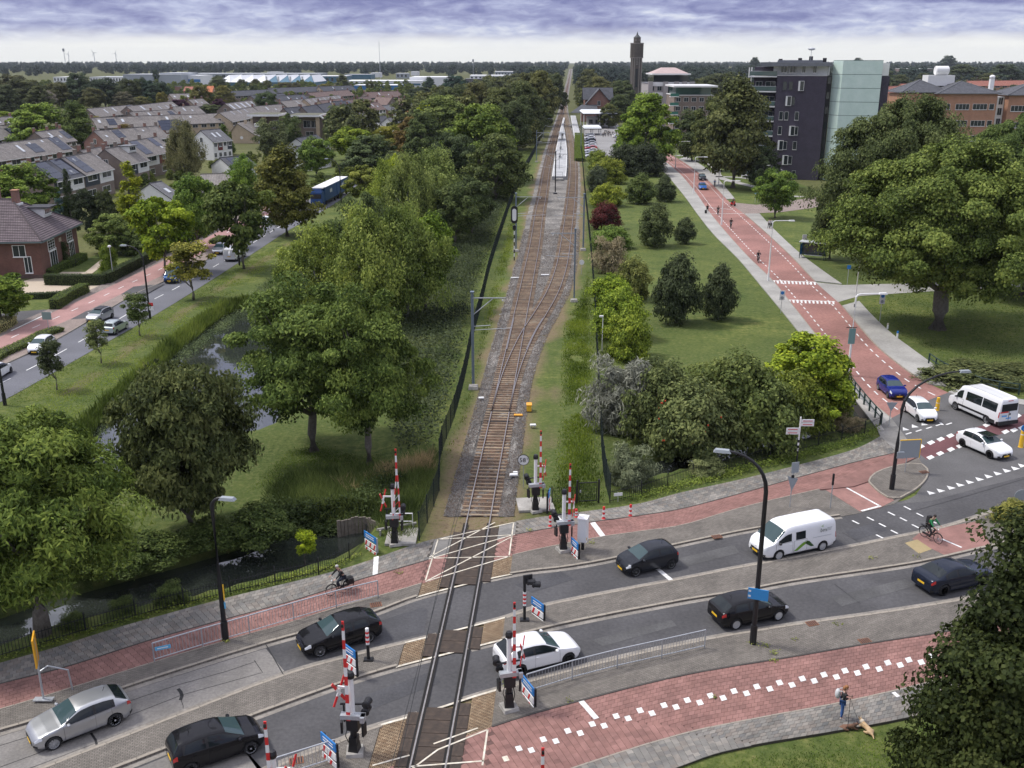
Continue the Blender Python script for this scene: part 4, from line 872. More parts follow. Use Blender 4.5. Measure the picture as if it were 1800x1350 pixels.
# gate by the fence
g0,g1=P(1014,885),P(1052,883);t=thing('mesh_gate','black mesh gate with two posts right of the back barrier','gate',g0,math.atan2((g1-g0).y,(g1-g0).x));L_=(g1-g0).length
for x in (0,L_):M_(('box',(x,0,.85),(.12,.12,1.7))).build('gate_post',BLK,t)
mb=MB()
for z in (.15,1.5):mb.box((L_/2,0,z),(L_-.25,.05,.05))
for x in (.14,L_-.14):mb.box((x,0,.82),(.05,.05,1.4))
mb.build('gate_frame',BLK,t);o=put('mesh_panel',PANM,t,(L_/2,0,.15));o.scale=(L_-.3,1,1.35)
M_(('box',(.22,-.04,.9),(.1,.06,.16))).build('lock_box',GALV,t)
def barrier(label,bx,by,topy,rz,cross_side=1,lattice=False,slab=None,grp='level crossing barriers',zoff=None,armdx=.30,lamps=2,topabs=None):
 """raised half barrier on its pedestal; local +x points to the right of the photograph"""
 b=P(bx,by);z0=HK if zoff is None else zoff;t=thing('level_crossing_barrier',label,'barrier',(b.x,b.y,z0),rz,grp);h=(HT(b.y,topy) if topabs is None else topabs)-z0
 if slab:M_(('box',(slab[0],slab[1],.06),(slab[2],slab[3],.16))).build('concrete_slab',CONC,t)
 M_(('box',(0,0,.08),(.75,.75,.16),.3,0,.92)).build('base_plate',CONC,t)
 mb=M_(('box',(0,0,.32),(.46,.46,.4),0,0,.8),('box',(0,0,.62),(.34,.38,.5)),('tube',[(0,0,.5),(0,0,1.35)],.15,10),('box',(.02,.02,1.55),(.52,.46,.62)));mb.build('pedestal',BLK,t)
 M_(('tube',[(.18,-.16,.5),(.24,-.22,.9),(.16,-.2,1.3)],.025,5),('tube',[(-.18,-.1,.5),(-.3,-.2,.95),(-.2,-.15,1.4)],.02,5)).build('cable',BLK,t)
 M_(('box',(.06,-.12,1.95),(1.05,.30,.20),.12),('box',(.5,-.15,1.92),(.18,.36,.26),.12)).build('crossbeam',GALV,t)
 M_(('tube',[(0,0,1.8),(0,0,3.75)],.115,10)).build('mast',WPL,t)
 M_(('lathe',[(0,.34),(.12,.32),(.17,.2),(.17,.05),(.08,0),(0,0)],12,'z',(0,0,3.72))).build('bell',BLK,t)
 arm=thing('arm','','');del arm['label'];del arm['category'];arm.parent=t;arm.location=(armdx,-.2,1.75);hh=h-1.75;n=11
 for k in range(n):
  a,c=k/n,(k+1)/n;w=.085-.035*a
  mb=MB()
  if lattice and k<7:
   sp=.34*(1-a/.66);sp2=.34*(1-c/.66)
   mb.tube([(-sp,0,a*hh),(-sp2,0,c*hh)],.035,5);mb.tube([(sp*.2+.05,0,a*hh),(sp2*.2+.05,0,c*hh)],.05,5)
   mb.tube([(-sp,0,a*hh),(sp2*.2+.05,0,c*hh)],.015,4)
  else:mb.box((0,0,(a+c)/2*hh),(w*2,.05,hh/n-.004),0,0,.97)
  mb.build('arm_field',RED if k%2==0 else WPL,arm)
 M_(('box',(0,-.05,hh*.96),(.09,.1,.12))).build('arm_lamp',BLK,arm)
 cx=.62*cross_side
 M_(('box',(cx*.5,.06,3.2),(abs(cx),.06,.08))).build('bracket',WPL,t)
 for s in (1,-1):
  e=bpy.data.objects.new('cross_board',None);C.objects.link(e);e.parent=t;e.location=(cx,.14+.03*s,2.9);e.rotation_euler=(0,s*R(32),R(68))
  for k in range(3):M_(('box',(0,0,(k-1)*.46),(.13,.03,.455))).build('board_field',RED if k!=1 else WPL,e)
 M_(('box',(-.02,.16,2.35),(1.1,.07,.07),.2),('box',(-.42,.1,1.9),(.07,.07,.9))).build('lamp_bar',BLK,t)
 for k,(lx,lz) in enumerate(((-.55*1,2.35),(-.42,2.0))[:lamps] if cross_side>0 else ((.55,2.35),(.5,2.0))[:lamps]):
  mb=MB();mb.lathe([(0,.0),(.17,.0),(.19,-.06),(.13,-.1),(0,-.1)],12,'y',(lx,.22,lz));mb.lathe([(.15,0),(.17,.34),(.12,.36)],12,'y',(lx,.22,lz));mb.build('warning_lamp',BLK,t)
 M_(('box',(-.48,-.1,1.35),(.10,.3,.55),.3)).build('counterweight',BLK,t);M_(('box',(.5,-.05,1.3),(.09,.28,.6),-.2)).build('counterweight',BLK,t)
 return t
barrier('open barrier with tapering lattice arm standing on a slab beside the left ditch',694,957,787,0,-1,True,slab=(.35,.9,1.9,2.2),zoff=.02)
barrier('open barrier behind the red path, right of the track on a wide grey slab',941,899,755,.1,1,slab=(.1,.9,2.4,2.0),zoff=.02)
barrier('open barrier beside the white cabinet on the paved verge right of the track',990,970,813,.1,1)
barrier('open barrier left of the track on the near verge, with black lamps towards the road',624,1326,1088,-.2,-1,armdx=-.12)
barrier('open barrier right of the track beside the white hatchback and the railing',895,1248,1055,.1,1,armdx=.22)
b_=P(487,1398);barrier('open barrier at the bottom edge left of the track, only its arm showing',492,1478,1262,0,1,armdx=-.1)
barrier('open barrier at the bottom edge on the red cycle path, only its tip showing',948,1535,1308,.1,1,armdx=.05)
# red and white posts
def banded(label,bx,by,topy,name='warning_post',cat='post',n=7,lamp=False,r=.09,grp=None,base_black=.9):
 b=P(bx,by);t=thing(name,label,cat,(b.x,b.y,HK),0,grp);h=HT(b.y,topy)-HK
 M_(('box',(0,0,.04),(.5,.36,.08),0,0,.9)).build('foot',BLK,t)
 if base_black:M_(('tube',[(0,0,.05),(0,0,base_black)],r*.9,10)).build('lower_post',BLK,t)
 for k in range(n):
  z=base_black+(h-base_black)*k/n;M_(('tube',[(0,0,z),(0,0,z+(h-base_black)/n-.003)],r,10)).build('band',RED if k%2 else WPL,t)
 if lamp:
  M_(('tube',[(0,0,h),(0,0,h+.95)],r*.9,10),('box',(.16,0,h+.75),(.5,.08,.5),.3)).build('upper_post',BLK,t)
  for dx in (.22,.5):
   mb=MB();mb.lathe([(0,0),(.18,0),(.2,-.06),(.12,-.12),(0,-.12)],12,'x',(dx,-.05-.2*(dx-.2),h+.62-(dx-.2)*.4));mb.lathe([(.16,0),(.18,.3),(.12,.34)],12,'x',(dx,-.05-.2*(dx-.2),h+.62-(dx-.2)*.4));mb.build('warning_lamp',BLK,t)
 else:M_(('lathe',[(r*.8,0),(r,.05),(0,.1)],10,'z',(0,0,h))).build('cap',WPL,t)
 return t
banded('red and white banded post with black warning lamps on the median right of the track',922,1093,1040,lamp=True)
banded('red and white banded post without lamps on the median behind the barrier arm',648,1163,1106)
for x,y,ty,l in ((967,927,908,'short red and white bollard left beside the front barrier'),(1013,911,896,'short red and white bollard just right of the front barrier'),(1061,914,892,'short red and white bollard right of the white stop bar'),(1108,909,888,'rightmost short red and white bollard on the pavement')):
 b=P(x,y);t=thing('bollard',l,'bollard',(b.x,b.y,HK),0,'red and white bollards on the pavement');h=HT(b.y,ty)-HK
 for k in range(5):M_(('tube',[(0,0,h*k/5),(0,0,h*(k+1)/5-.003)],.085,10)).build('band',WPL if k%2 else RED,t)
 M_(('lathe',[(.085,0),(.075,.05),(0,.08)],10,'z',(0,0,h))).build('cap',RED,t);M_(('lathe',[(.14,0),(.09,.06)],10)).build('foot',RED,t)
def crossboard(label,x0,y0,x1,y1,top,face=1,posts=BLK,hz=1.55):
 a,c=P(x0,y0),P(x1,y1);v=c-a;L_=v.length;h=HT(a.y,top)-HK
 t=thing('warning_board',label,'sign board',(a.x,a.y,HK),math.atan2(v.y,v.x),'blue topped hatched boards at the crossing')
 for x in (0,L_):M_(('box',(x,0,(h-.1)/2),(.12,.12,h-.1))).build('post',posts,t)
 M_(('box',(L_/2,-.09*face,h-.22),(L_+.15,.05,.42))).build('blue_board',BLUEP,t)
 for j,z in enumerate((h-.72,h-1.18)):
  M_(('box',(L_/2,-.09*face,z),(L_+.1,.04,.34))).build('panel',WPL,t)
  n=max(4,int(L_/.22))
  for k in range(n):
   x=(k+.5)/n*L_
   if k%2==0:
    q=[(x-.12,z-.165),(x+.02,z-.165),(x+.16,z+.165),(x+.02,z+.165)]
    plateYZ(q,-.112*face-.008,-.112*face+.008).build('red_stripe',RED,t)
 for j in range(2):
  M_(('box',(L_/2,-.118*face,h-.15-j*.14),(L_*.8,.006,.05))).build('text_line',WPL,t)
 return t
crossboard('blue and striped board at the ditch end by the left lattice barrier',645,962,663,974,932,1,GREYP)
crossboard('blue edged board standing edge on beside the back right barrier',962,905,964,899,864)
crossboard('striped board below the white cabinet beside the front right barrier',1007,975,1017,985,944)
crossboard('blue and striped board on the median behind the raised near left arm',612,1180,628,1192,1130)
crossboard('blue and striped board at the end of the railing, bottom left of the track',572,1332,594,1352,1285)
crossboard('blue and striped board beside the near right barrier and the white hatchback',922,1222,940,1245,1185)
crossboard('low striped board with blue top on the median beside the lamp post',938,1080,956,1093,1048)
t=thing('control_cabinet','tall white control cabinet on a post right of the front barrier','cabinet',(P(1024,968).x,P(1024,968).y,HK));M_(('box',(0,0,1.35),(.55,.6,1.5),-.3)).build('cabinet',WPL,t);M_(('box',(0,0,2.14),(.62,.68,.08),-.3)).build('lid',WPL,t);M_(('tube',[(0,0,0),(0,0,.6)],.1,8)).build('post',BLK,t);M_(('box',(.16,-.31,.85),(.12,.01,.16),-.3)).build('sticker',YEL,t)
t=thing('handrail','white tube handrail on the slab of the left lattice barrier','handrail',P(712,930));M_(('tube',[(-.9,0,0),(-.9,0,1.1),(.5,0,1.1),(.5,0,0)],.04,6),('tube',[(-.9,0,.55),(.5,0,.55)],.03,6)).build('tube',WPL,t)
t=thing('ditch_rail','pale pipe lying over the ditch wall beside the left barrier','pipe',P(663,940));e_=P(732,928)-P(663,940);M_(('tube',[(0,0,.35),(e_.x,e_.y,.35)],.09,8)).build('pipe',CONC,t);M_(('box',(.2,0,.1),(.12,.3,.5)),('box',(e_.x-.2,e_.y,.1),(.12,.3,.5))).build('support',CONC,t)
# timber facing of the culvert
t=thing('culvert_wall','weathered timber retaining wall at the end of the left ditch','retaining wall',P(600,919));WOOD=mat('old_timber',(.10,.085,.07),(.19,.165,.14),.9,4,bump=.4)
wl=resample(px([(592,921),(620,914),(645,913),(668,925)]),15)
for a,b in zip(wl,wl[1:]):
 c=(a+b)/2-wl[0]+(wl[0]-t.location);v=b-a;M_(('box',(c.x,c.y,-.45+rng.uniform(-.06,.06)),(v.length-.03,.12,1.25),math.atan2(v.y,v.x))).build('plank',WOOD,t)
FB=mat('black_fence',(.010,.012,.013),rough=.5)
_pk=MB();_pk.box((0,0,.46),(.028,.012,.92));_pk.box((0,0,.95),(.03,.014,.06),0,0,.05);PKM=_pk.data('picket',FB)
_fp=MB();_fp.box((0,0,.55),(.07,.07,1.1));_fp.box((0,0,1.13),(.085,.085,.06),0,0,.3);FPM=_fp.data('fence_post',FB)
_fr=MB();_fr.box((0,0,0),(1,.02,.035));FRM=_fr.data('fence_rail',FB)
def picket(label,pts,sp=.15,z=0,h=1.0):
 L_=plen(pts);n=int(L_/2.4);p=resample(pts,n+1);root=thing('picket_fence',label,'fence',(p[0].x,p[0].y,z));o0=Vector((p[0].x,p[0].y,0));cnt=0;extra=MB()
 order=sorted(range(n),key=lambda i:p[i].length)
 for i in range(n+1):o=put('fence_post',FPM,root,p[i]-o0);o.scale=(1,1,h)
 for i in order:
  a,b=p[i],p[i+1];v=b-a;yaw=math.atan2(v.y,v.x);k=int(v.length/sp)
  for zz in (.16,.8):o=put('fence_rail',FRM,root,(a+b)/2-o0+Vector((0,0,zz*h)),yaw);o.scale=(v.length,1,1)
  for j in range(1,k):
   q=a.lerp(b,j/k)-o0
   if cnt<300:o=put('picket',PKM,root,q,yaw);o.scale=(1,1,h);cnt+=1
   else:extra.box(q+Vector((0,0,.48*h)),(.028,.012,.96*h),yaw)
 if extra.f:stuff(extra.build('pickets',FB,root))
 return root
picket('long black picket fence along the ditch on the left of the track',spline(px([(-140,1200),(0,1156),(80,1132),(233,1087),(410,1043),(520,1018),(588,1003),(612,985),(645,950)]),6))
picket('black picket fence along the right hand ditch up to the bridge',spline(px([(1072,884),(1140,868),(1210,843),(1300,820),(1360,803),(1450,780),(1530,760),(1546,750)]),6))
BAR=MB();BAR.box((0,0,.5),(.018,.018,1));BARM=BAR.data('baluster',GALV);PST=MB();PST.tube([(0,0,0),(0,0,1)],.034,8);PSTM=PST.data('railing_post',GALV)
def railing(label,pts,h=1.05,sp=.16,step=2.2):
 n=max(1,round(plen(pts)/step));p=resample(pts,n+1);o0=p[0];root=thing('guard_railing',label,'railing',(o0.x,o0.y,HK))
 for q in p:o=put('railing_post',PSTM,root,q-o0);o.scale=(1,1,h)
 M_(('tube',[q-o0+Vector((0,0,h)) for q in p],.034,8)).build('top_rail',GALV,root);M_(('tube',[q-o0+Vector((0,0,.14)) for q in p],.026,6)).build('bottom_rail',GALV,root)
 cnt=0
 for a,b in zip(p,p[1:]):
  v=b-a;k=int(v.length/sp)
  for j in range(1,k):
   q=a.lerp(b,j/k)-o0
   if cnt<300:o=put('baluster',BARM,root,q+Vector((0,0,.14)));o.scale=(1,1,h-.16);cnt+=1
 return root
RAIL1=railing('grey railing between the red cycle path and the verge left of the track',px([(272,1166),(353,1141),(437,1117),(517,1093),(600,1069),(665,1053)]))
RAIL2=railing('grey railing on the near verge right of the track',spline(px([(926,1222),(1003,1198),(1080,1178),(1160,1160),(1238,1142)]),4))
railing('grey railing at the bottom edge left of the track',px([(490,1372),(540,1356),(590,1340)]))
t=thing('blue_tag','small blue plate hanging at the left end of the upper railing','sign',(P(272,1166).x+.1,P(272,1166).y,HK));M_(('box',(.42,-.06,.84),(.75,.02,.2),.38)).build('plate',mat('light_blue',(.12,.42,.66),rough=.5),t);M_(('box',(.42,-.072,.84),(.5,.006,.05),.38)).build('text_line',WPL,t)
# bridge parapet
def parapet(label,pts,h=1.0,z=HK):
 p=resample(pts,max(2,int(plen(pts)/1.6)+1));o0=p[0];root=thing('bridge_railing',label,'railing',(o0.x,o0.y,z))
 for q in p:M_(('box',(q.x-o0.x,q.y-o0.y,h/2),(.12,.12,h))).build('post',DGRN,root)
 for zz in (h,h*.55):M_(('tube',[q-o0+Vector((0,0,zz)) for q in p],.05,6)).build('rail',DGRN,root)
 return root
parapet('dark bridge railing on the left of the red road above the ditch',px([(1482,663),(1500,690),(1522,718),(1548,748)]))
parapet('dark bridge railing curving along the pavement behind the minibus',spline(px([(1632,640),(1655,656),(1690,672),(1735,688),(1790,696)]),4))
ba,bb=P(1478,663),P(1546,754);t=thing('bridge_wall','dark bridge abutment under the railing of the red road','bridge',(ba.x,ba.y,0));v=bb-ba;M_(('box',(v.x/2,v.y/2,-.85),(v.length+1,.4,1.86),math.atan2(v.y,v.x))).build('wall',mat('wet_brick',(.035,.03,.028),(.06,.05,.045),.9,6),t);M_(('box',(v.x/2,v.y/2,.06),(v.length+1,.5,.1),math.atan2(v.y,v.x))).build('coping',CONC,t)
# lamp posts
def bent(label,bx,by,topy,ang,reach,m,headm,r0=.10,r1=.055,style='arc',headrow=None,grp=None,h=None,z=HK):
 b=P(bx,by);h=HT(b.y,topy) if h is None else h;t=thing('street_lamp',label,'street lamp',(b.x,b.y,z),0,grp);h-=z;d=Vector((math.cos(ang),math.sin(ang),0))
 if style=='arc':
  rr=min(reach,h*.3);pts=[Vector((0,0,0)),Vector((0,0,h*.4)),Vector((0,0,h-rr))]+[d*(rr*(1-math.cos(a)))*(reach/rr if rr else 1)+Vector((0,0,h-rr+rr*math.sin(a))) for a in np.linspace(.25,math.pi/2,7)]
 else:pts=[Vector((0,0,0)),Vector((0,0,h*.5)),Vector((0,0,h-.25)),d*.15+Vector((0,0,h-.06)),d*.4+Vector((0,0,h)),d*reach+Vector((0,0,h+.02))]
 n=len(pts);M_(('tube',pts,[r0+(r1-r0)*min(1,i/(n-1)*1.2) for i in range(n)],10)).build('pole',m,t)
 M_(('tube',[(0,0,0),(0,0,1.1)],r0*1.35,10)).build('pole_base',m,t)
 e=pts[-1];mb=MB();ca=math.atan2(d.y,d.x);c=e+d*.3
 mb.box((c.x,c.y,c.z),(.85,.32,.14),ca,0,.75);mb.build('lamp_head',headm,t)
 M_(('box',(c.x+d.x*.08,c.y+d.y*.08,c.z-.08),(.5,.24,.04),ca)).build('lens',REFL,t)
 return t
LG=mat('lamp_grey',(.30,.33,.35),rough=.4)
bent('black lamp post with short curved arm beside the left picket fence and railing',397,1128,874,R(-10),.55,BLK,LG,.13,.07)
bent('tall black lamp post with long arm leaning left on the verge by the black hatchback',1323,1134,800,R(165),1.9,BLK,LG,.13,.06)
bent('tall black lamp post with wide arch on the traffic island',1567,862,657,R(8),3.9,BLK,LG,.13,.06)
bent('black lamp post with curved arm on the grass strip before the brick villa',264,560,432,R(172),1.9,BLK,LG,.11,.055,z=0)
bent('black lamp post at the left edge of the grass strip',9,712,0,R(172),1.9,BLK,LG,.12,.06,h=9.0,z=0)
bent('black lamp post beside the white van under the dark street tree',421,466,345,R(172),1.9,BLK,LG,.10,.055,h=9.0,z=0)
bent('black pole under the dark tree beside the hedge and cycle path',350,433,345,R(-10),1.5,BLK,LG,.12,.055,h=9.0)
bent('lamp post beside the blue lorry far along the left road',600,356,284,R(172),2.4,BLK,LG,.10,.055,h=9,z=0)
bent('white lamp post at the bridge end of the red road',1490,660,517,R(4),2.2,WPL,WPL,.11,.06,'bent')
bent('white lamp post beside the cyclist halfway up the red road',1350,495,388,R(0),2.2,WPL,WPL,.10,.055,'bent')
bent('white lamp post beside the man walking with a suitcase',1268,396,318,R(0),2.2,WPL,WPL,.10,.055,'bent',grp='white lamp posts along the red road')
bent('white lamp post left beside the blue car on the red road',1219,340,276,R(0),2.0,WPL,WPL,.10,.055,'bent',grp='white lamp posts along the red road')
bent('white lamp post where the red road bends towards the station',1187,296,249,R(10),3.2,WPL,WPL,.10,.055,'bent',grp='white lamp posts along the red road')
bent('white lamp post on the grass right of the far parked cars',1263,325,289,R(170),1.6,WPL,WPL,.09,.05,'bent',grp='white lamp posts along the red road')
t=small('flag_pole','thin white pole behind the bridge lamp post at the side street','pole',1502,541,[]);h=HT(t.location.y,450);M_(('tube',[(0,0,0),(0,0,h)],[.07,.04],8)).build('pole',WPL,t);M_(('tube',[(0,0,0),(0,0,.5)],.1,8)).build('foot',BLK,t)
t=thing('garden_lamp','small white garden lamp post at the corner of the villa hedge','lamp post',P(200,494));M_(('tube',[(0,0,0),(0,0,4.6)],[.07,.045],8)).build('pole',GALV,t);M_(('lathe',[(.08,0),(.24,.12),(.2,.3),(0,.36)],10,'z',(0,0,4.55))).build('lantern',WPL,t)
# blue street plate on the near lamp post, small box on the island post, yellow tag on the left post
lp=P(1323,1134);sg=thing('direction_plate','blue two line direction plate fixed to the tall lamp post','sign',(lp.x,lp.y-.2,3.05));M_(('box',(0,0,0),(1.0,.04,.6),-.35)).build('plate',mat('plate_blue',(.03,.26,.60),rough=.4),sg)
for k in (.14,-.14):M_(('box',(.05,-.028,k),(.7,.006,.1),-.35)).build('text_line',WPL,sg);M_(('box',(-.4,.14-.028,k),(.12,.006,.1),-.35)).build('arrow',WPL,sg)
lp=P(397,1128);sg=thing('lamp_tag','yellow and blue narrow tag on the left lamp post','sign',(lp.x+.16,lp.y-.05,2.9));M_(('box',(0,0,0),(.06,.03,.9))).build('upper_tag',YEL,sg);M_(('box',(0,0,-.75),(.08,.03,.35))).build('lower_tag',mat('light_blue',(.12,.42,.66)),sg)
lp=P(1567,862);sg=thing('lamp_box','small grey box clamped to the island lamp post','box',(lp.x+.25,lp.y-.1,2.7));M_(('box',(0,0,0),(.5,.2,.45))).build('housing',LG,sg);M_(('box',(-.26,0,0),(.1,.1,.1))).build('clamp',BLK,sg)
lp=P(264,560);sg=thing('no_entry_tag','red and white tag on the lamp post beside the grass strip','sign',(lp.x+.15,lp.y-.1,1.5));M_(('box',(.15,0,.2),(.5,.04,.4))).build('upper_plate',RED,sg);M_(('box',(.15,0,-.25),(.5,.04,.45))).build('lower_plate',WPL,sg)
lp=P(1490,660);sg=thing('banner','narrow grey green banner hung on the white bridge lamp post','banner',(lp.x-.05,lp.y-.12,3.9));M_(('box',(0,0,.0),(.62,.05,1.5))).build('panel',mat('banner_green',(.16,.28,.27),rough=.6),sg);M_(('box',(-.1,0,.85),(1.0,.06,.06))).build('bracket',BLK,sg)
# other signs
def sign(label,x,y,topy,parts,cat='sign',name='road_sign',z=0,post=GALV,r=.035,rz=0):
 b=P(x,y);t=thing(name,label,cat,(b.x,b.y,z),rz);h=HT(b.y,topy)-z;M_(('tube',[(0,0,0),(0,0,h)],r,8)).build('post',post,t)
 for nm,mb,m,dz in parts:
  o=mb.build(nm,m,t);o.location.z=h+dz
 return t
disc=lambda r,y=-.06:M_(('lathe',[(0,-.012),(r,-.012),(r,.012),(0,.012)],22,'y',(0,y,0)))
def tri(r,y=-.06):return plateYZ([(-r,r*.55),(0,-r*1.1),(r,r*.55)],y-.012,y+.012)
sign('grey backed triangular yield sign where the red road meets the junction',1562,752,706,[('triangle',tri(.46),LG,-.3)],z=HK)
sign('grey yield sign with plates above the red cycle path beside the van',1388,893,815,[('triangle',plateYZ([(-.36,.5),(0,-.6),(.36,.3)],-.07,-.045),LG,-1.35),('upper_plate',M_(('box',(.1,-.06,0),(.55,.03,.75),.3)),LG,-.25),('disc_back',M_(('box',(0,-.05,0),(.2,.05,.2))),BLK,-.9)],z=HK)
sign('slender post with small dark head beside the waiting bay',1459,895,834,[('head',M_(('box',(0,0,0),(.12,.1,.8))),BLK,-.35)],'post','signal_post',z=HK,post=GREYP)
sign('square yellow framed sign seen from behind at the traffic island',1590,832,778,[('panel',M_(('box',(.15,0,0),(1.5,.06,1.35),.12)),LG,-.5),('frame_top',M_(('box',(.15,.01,.7),(1.58,.07,.06),.12)),YEL,-.5),('frame_side',M_(('box',(.93,.1,0),(.06,.07,1.42),.12)),YEL,-.5)],z=HK)
sign('round grey sign on a short post at the right edge above the bush',1789,898,868,[('disc',disc(.42),LG,-.1)],z=HK)
sign('yellow diamond warning sign seen edge on beside the silver hatchback',78,1236,1122,[('board',M_(('box',(0,0,0),(.07,.95,1.45),.35)),mat('warn_yellow',(.72,.36,.02),rough=.5),-.6),('foot',M_(('box',(0,0,0),(.9,.3,.05))),GALV,-HT(P(78,1236).y,1122)+.22)],z=HK,r=.05)
t=thing('bent_rail','bent galvanised tube rail beside the yellow warning sign','rail',(P(78,1232).x,P(78,1232).y,HK));e_=P(128,1215)-P(78,1232);M_(('tube',[(0,0,.0),(0,0,1.5),(e_.x*.3,e_.y*.3,1.65),(e_.x*.95,e_.y*.95,1.1),(e_.x,e_.y,.0)],.04,8)).build('tube',GALV,t)
sign('white and grey parking sign on the left of the red road',1372,552,511,[('plate',M_(('box',(0,-.06,0),(.62,.03,1.15))),WPL,-.55),('blue_disc',disc(.2,-.085),BLUEP,-.25),('grey_disc',disc(.2,-.085),LG,-.85)],z=HK)
sign('white and blue parking sign on the grass right of the red road',1546,566,517,[('plate',M_(('box',(0,-.06,0),(.6,.03,1.15))),WPL,-.55),('blue_disc',disc(.2,-.085),BLUEP,-.2),('grey_disc',disc(.18,-.085),LG,-.85)])
sign('blue and white notice sign on a post by the side street',1489,500,466,[('plate',M_(('box',(0,-.06,0),(.5,.03,.5))),BLUEP,-.25)])
sign('white notice board at the bus stop on the right of the red road',1412,447,413,[('board',M_(('box',(0,-.05,0),(.75,.06,1.1))),WPL,-.5)],r=.05)
sign('small blue street name plate on two posts beside the far side street',1327,357,338,[('plate',M_(('box',(.3,-.05,0),(1.1,.03,.28))),mat('light_blue',(.12,.42,.66)),-.1),('second_post',M_(('tube',[(.6,0,0),(.6,0,-3)],.03,6)),GALV,0)])
sign('white name plate fixed to the corner of the right picket fence',1086,882,866,[('plate',M_(('box',(0,-.06,0),(.6,.03,.22),.2)),WPL,-.1)],r=.03)
sign('grey green sign on a post by the cycle path of the left road',87,587,548,[('plate',M_(('box',(0,-.05,0),(1.0,.04,.85))),mat('sign_back_green',(.20,.27,.25),rough=.5),-.45)],z=HK)
# finger post with striped pole
b=P(1400,815);t=thing('finger_post','white finger post with four direction boards behind the right picket fence','signpost',b);h=HT(b.y,733);M_(('tube',[(0,0,0),(0,0,h*.28)],.07,8)).build('lower_pole',BLK,t)
for k in range(4):M_(('tube',[(0,0,h*(.28+.06*k)),(0,0,h*(.34+.06*k))],.07,8)).build('pole_band',BLK if k%2 else WPL,t)
M_(('tube',[(0,0,h*.52),(0,0,h)],.06,8)).build('pole',WPL,t)
for k,(sx,dz) in enumerate(((1,.3),(1,.58),(-1,.95),(-1,1.22))):
 M_(('box',(sx*.52,-.03,h-dz),(.95,.04,.24))).build('board',WPL,t);M_(('box',(sx*.52,-.053,h-dz),(.7,.006,.06))).build('text_line',mat('text_red',(.55,.05,.06)),t)
for x,y,ty,l in ((1647,721,699,'yellow guide bollard beside the white city car and the minibus'),(1794,786,748,'yellow guide bollard with blue arrow disc at the right edge')):
 b=P(x,y);t=thing('guide_bollard',l,'bollard',b);h=HT(b.y,ty);M_(('lathe',[(.2,0),(.17,.1),(.15,h*.75),(0,h*.77)],14)).build('body',YEL,t);M_(('lathe',[(.153,h*.5),(.156,h*.62)],14)).build('band',REFL,t)
 if ty==748:M_(('lathe',[(0,-.02),(.26,-.02),(.26,.02),(0,.02)],18,'y',(0,-.1,h*.9))).build('arrow_disc',BLUEP,t);M_(('box',(0,-.13,h*.9),(.08,.01,.3),0)).build('arrow',WPL,t)
 else:M_(('lathe',[(.13,h*.77),(.13,h),(0,h)],12)).build('top',YEL,t)
for x,y,ty,l in ((1560,578,568,'low cream bollard on the grass beside the right pavement, farther one'),(1577,594,582,'low blue topped bollard on the grass beside the right pavement')):
 b=P(x,y);t=thing('low_bollard',l,'bollard',b);h=HT(b.y,ty);M_(('tube',[(0,0,0),(0,0,h*.7)],.1,8)).build('body',WPL,t);M_(('tube',[(0,0,h*.7),(0,0,h)],.11,8)).build('top',BLUEP if x>1570 else CREAM,t)
b=P(1428,455);t=thing('bus_shelter','small dark framed bus shelter with poster under the big plane trees','bus shelter',(b.x,b.y,0),-.5)
for x in (-1.8,1.8):
 for y in (-.7,.7):M_(('box',(x,y,1.25),(.08,.08,2.5))).build('post',DGRN,t)
M_(('box',(0,0,2.55),(4.0,1.8,.12))).build('roof',mat('pale_roof',(.45,.47,.47)),t);M_(('box',(0,.7,1.35),(3.5,.03,1.9))).build('glass_wall',glassmat('shelter_glass'),t);M_(('box',(-1.8,0,1.35),(.04,1.2,1.7))).build('poster',BLUEP,t);M_(('box',(0,.3,.5),(2.6,.4,.06))).build('bench',WPL,t)
# drain grates
GR=mat('rusty_grate',(.16,.07,.04),(.24,.11,.06),.9,10)
for x,y,l in ((661,1066,'rusty drain grate in the kerb by the black hatchback'),(1260,946,'rusty drain grate in the upper kerb left of the white van'),(1427,1099,'rusty drain patch on the near verge'),(1520,1130,'rusty drain lid at the edge of the lower red path'),(1624,832,'rusty drain grate on the edge of the traffic island'),(521,1341,'rusty drain grate at the bottom edge beside the striped board')):
 b=P(x,y);t=thing('drain_grate',l,'drain',(b.x,b.y,HK+.005),.28,'rusty drain grates');M_(('box',(0,0,.008),(.62,.45,.02))).build('frame',GR,t)
 for k in range(5):M_(('box',(-.22+.11*k,0,.021),(.05,.36,.012))).build('bar',BLK,t)
def lin(tab,u):
 if u<=tab[0][0]:return tab[0][1]
 for a,b in zip(tab,tab[1:]):
  if u<=b[0]:return a[1]+(b[1]-a[1])*(u-a[0])/max(b[0]-a[0],1e-9)
 return tab[-1][1]
def cat4(p,s):
 i=min(int(s),len(p)-2);t=s-i;p0=p[max(i-1,0)];p1=p[i];p2=p[i+1];p3=p[min(i+2,len(p)-1)]
 return tuple(.5*(2*b+(c-a)*t+(2*a-5*b+4*c-d)*t*t+(3*b-a-3*c+d)*t**3) for a,b,c,d in zip(p0,p1,p2,p3))
